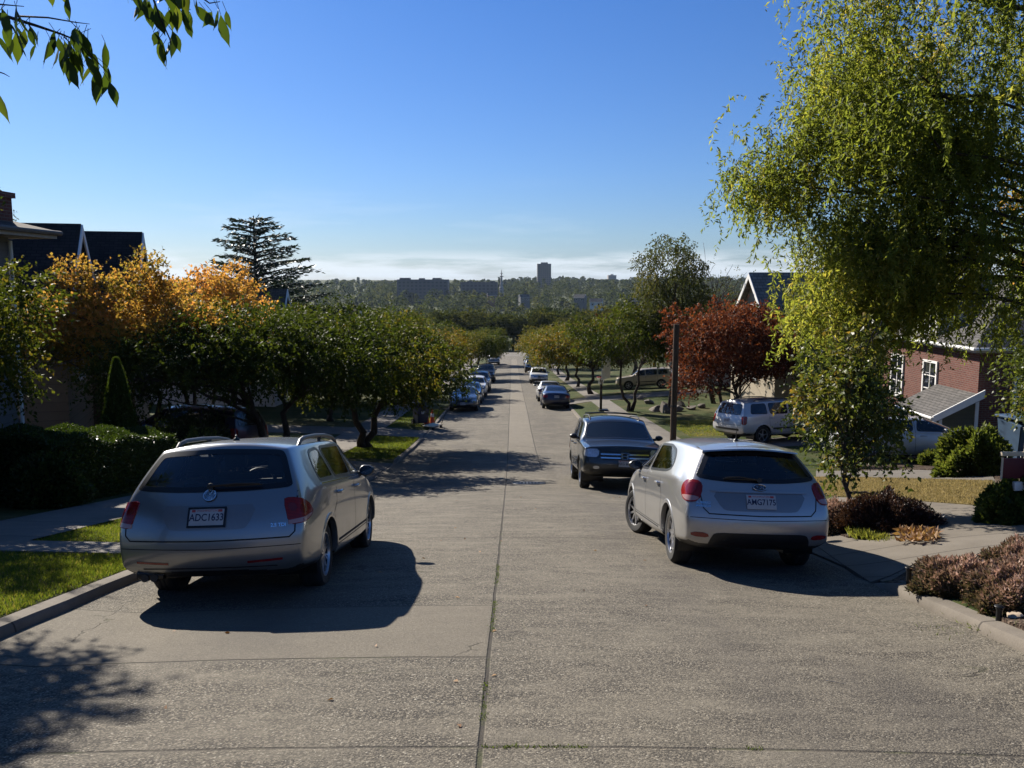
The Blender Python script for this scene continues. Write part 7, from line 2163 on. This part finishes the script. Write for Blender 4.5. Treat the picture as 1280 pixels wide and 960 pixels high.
# dry fallen leaves: beside the shrub, in the gutters, a few on the road
M_DRYLEAF = leafmat('dry_leaf', [(0.0, (.10, .045, .02)), (.5, (.22, .11, .05)), (1.0, (.42, .26, .13))], .2, .7)
dl = []
for _ in range(170): q = gpix(rs.uniform(1125, 1170), rs.uniform(668, 682)); dl.append((q.x, q.y, q.z + .05))
lv = np.array(dl)
o = mesh_obj('dry_leaves', leaf_mesh('dry_leaves', lv, np.concatenate([rs.normal(size=(len(lv), 2)) * .8, rs.uniform(.1, 1, (len(lv), 1))], 1), np.full(len(lv), .11), np.full(len(lv), .05), 2, rs.uniform(.3, 1, len(lv)), mat=M_DRYLEAF)); tag(o, 'clump of curled dry leaves beside the paved apron', 'leaves', kind='stuff')
dl = []
for _ in range(420):
    if rs.uniform() < .55: y = rs.uniform(4, 22); x = KL + .03 + abs(rs.normal(0, .10))
    elif rs.uniform() < .6: y = rs.uniform(3, 8.2); x = KR - .03 - abs(rs.normal(0, .10))
    else: y = rs.uniform(3.5, 30); x = rs.uniform(-3.6, 3.4)
    dl.append((x, y, ground(x, y) + .006))
lv = np.array(dl)
o = mesh_obj('fallen_leaves', leaf_mesh('fallen_leaves', lv, np.concatenate([rs.normal(size=(len(lv), 2)), rs.uniform(0, .25, (len(lv), 1))], 1), rs.uniform(.03, .06, len(lv)), rs.uniform(.015, .03, len(lv)), 6, rs.uniform(0, 1, len(lv)), mat=M_DRYLEAF, sheen_dir=(0, 0, 2))); tag(o, 'scattered small dry leaves in the gutters', 'leaves', kind='stuff')
q = gpix(1045, 854); bm = bmesh.new(); tube(bm, [(q.x - .06, q.y + .03, q.z + .006), (q.x, q.y, q.z + .008), (q.x + .05, q.y - .02, q.z + .006)], [.003, .003, .0015], 5)
tag(bm_obj('straw', bm, M_PLTAN), 'single pale straw lying on the road', 'straw')
# ------------------------------------------------------------------ overhanging cherry at the upper left (its trunk stands outside the frame)
def overhang():
    X0, Y0 = -5.1, 4.6
    gz = ground(X0, Y0)
    t = thing('overhanging_tree', 'overhanging cherry branches with large drooping leaves at the upper left', 'tree', (X0, Y0, gz))
    rs = random.Random(4)
    org = Vector((X0, Y0, gz))
    V, Fc, tint = [], [], []
    def leaf(p, d, L, W, curl):
        d = d.normalized(); r = Vector((rs.gauss(0, 1), rs.gauss(0, 1), rs.gauss(0, .3))); s = d.cross(r).normalized(); u = s.cross(d)
        b0 = len(V); tv = min(1, max(0, rs.gauss(.45, .25)))
        prof = [(0, .03), (.10, .28), (.28, .78), (.48, 1.0), (.68, .82), (.84, .42), (.94, .14), (1.04, .01)]
        for q, wq in prof:
            c = p + d * L * q - u * curl * L * q * q + Vector((0, 0, -.06 * L * q * q))
            for e in (-1, 0, 1):
                V.append(c + s * e * W / 2 * wq + u * abs(e) * W * .16 * wq + u * .02 * W * math.sin(q * 22 + e)); tint.append(tv)
        for i in range(len(prof) - 1):
            for e in (0, 1): a = b0 + i * 3 + e; Fc.append((a, a + 1, a + 4, a + 3))
    bm = bmesh.new()
    def branch(pp, rad, leaves, spread=.07, depth=None):
        P = [at(x, y, Yd) - org for x, y, Yd in pp]
        tube(bm, P, [rad * (1 - .75 * i / (len(P) - 1)) for i in range(len(P))], 6)
        for _ in range(leaves):
            i = rs.randrange(len(P) - 1) ; f = rs.random()
            p = P[i].lerp(P[i + 1], f) + Vector((rs.gauss(0, .012), rs.gauss(0, spread), rs.gauss(0, .012)))
            p2 = p + Vector((rs.gauss(0, .02), rs.gauss(0, .02), -.02 - abs(rs.gauss(0, .012))))
            tube(bm, [p, p2], .0011, 4)
            L = rs.uniform(.065, .115)
            leaf(p2, Vector((rs.gauss(.08, .28), rs.gauss(0, .35), -1)), L, L * rs.uniform(.36, .48), rs.uniform(-.1, .3))
    branch([(-160, -60, 3.6), (-60, 0, 3.5), (0, 18, 3.4), (45, 32, 3.4), (75, 42, 3.4), (100, 52, 3.35)], .010, 34)
    branch([(20, 20, 3.4), (60, 22, 3.3), (95, 28, 3.3), (112, 30, 3.3)], .004, 12, .05)
    branch([(96, 50, 3.35), (115, 70, 3.3), (130, 86, 3.3), (136, 92, 3.3)], .0035, 7, .02)
    branch([(80, 46, 3.4), (92, 58, 3.4)], .003, 6, .02)
    branch([(-40, -10, 3.3), (-5, 5, 3.2), (30, 8, 3.2)], .005, 14)
    branch([(-60, 60, 3.0), (-20, 84, 3.0), (5, 92, 3.0), (12, 96, 3.0)], .004, 9, .03)
    branch([(150, -60, 3.5), (185, -20, 3.5), (200, 22, 3.5), (212, 48, 3.45), (214, 56, 3.45)], .006, 16, .03)
    branch([(120, -70, 3.6), (160, -25, 3.6), (190, -6, 3.6), (215, 2, 3.6), (238, 12, 3.6)], .006, 18, .05)
    branch([(205, -30, 3.4), (245, -8, 3.4), (262, 4, 3.4), (275, 2, 3.4)], .005, 12, .03)
    branch([(40, -60, 3.6), (75, -25, 3.6), (85, -8, 3.6)], .004, 5, .03)
    me = bpy.data.meshes.new('crown'); me.from_pydata([tuple(v) for v in V], [], Fc); smooth(me)
    a = me.attributes.new('tint', 'FLOAT', 'POINT'); a.data.foreach_set('value', np.array(tint, dtype=np.float32)); me.materials.append(G_OVER)
    mesh_obj('leaf_sprays', me, None, t)
    # the boughs lead back to the trunk
    for e in ((-160, -60, 3.6), (150, -60, 3.5), (120, -70, 3.6), (205, -30, 3.4), (-40, -10, 3.3), (40, -60, 3.6), (-60, 60, 3.0)):
        b = at(*e) - org
        tube(bm, [Vector((0, 0, 2.5)), Vector((b.x * .45, b.y * .5, 3.4)), b + Vector((-.15, 0, .12)), b], [.05, .03, .012, .008], 7)
    tube(bm, [(0, 0, -.2), (.05, .05, 1.2), (0, 0, 2.6), (-.2, .5, 3.8)], [.17, .14, .12, .06], 10)
    # main crown, off to the left of the picture
    cl = np.array([(-2.0 + rs.gauss(0, .55), 2.2 + rs.gauss(0, 1.0), 3.6 + rs.gauss(0, .5)) for _ in range(34)] + [(-2.9 + rs.gauss(0, .55), 5.2 + rs.gauss(0, .8), 4.3 + rs.gauss(0, .5)) for _ in range(32)] + [(-1.2 + rs.gauss(0, .7), -.5 + rs.gauss(0, 1), 3.8 + rs.gauss(0, .5)) for _ in range(16)])
    cl = np.concatenate([cl, np.array([(-1.65 + rs.gauss(0, .12), 4.4 + rs.gauss(0, .5), 3.4 + rs.gauss(0, .25)) for _ in range(12)])])
    for c in cl[::3]: tube(bm, [Vector((0, 0, 2.3)), Vector((c[0] * .5, c[1] * .5, 3.2)), Vector(c)], [.05, .03, .01], 6)
    B, D, Ls, Ws, C = sprays(cl, np.full(len(cl), .5), 60, 8, .35, (.10, .055), 8, .4, .6, .8)
    mesh_obj('crown', leaf_mesh('crown', B, D, Ls, Ws, 6, .5 + np.random.RandomState(3).normal(0, .2, len(B)), mat=G_OVER), None, t)
    tm_ = bpy.data.meshes.new('trunk'); bmesh.ops.recalc_face_normals(bm, faces=bm.faces); bm.to_mesh(tm_); bm.free(); smooth(tm_); tm_.materials.append(M_BARK)
    mesh_obj('trunk', tm_, None, t)
overhang()

# ------------------------------------------------------------------ the air
def air():
    m = bpy.data.materials.new('air'); m.use_nodes = True; m.node_tree.nodes.clear(); k = NT(m.node_tree)
    o = k.n('ShaderNodeOutputMaterial'); v = k.n('ShaderNodeVolumePrincipled')
    v.inputs['Color'].default_value = (.62, .78, 1.0, 1); v.inputs['Density'].default_value = HAZE; v.inputs['Anisotropy'].default_value = 0.25
    k.set(o.inputs['Volume'], v.outputs[0])
    bm = bmesh.new(); box(bm, -4600, 4600, -70, 5200, -48, 34)
    ob = bm_obj('haze', bm, m); ob['kind'] = 'stuff'; ob['label'] = 'thin blue haze over the whole valley'; ob['category'] = 'haze'
HAZE = 0.00005
air()
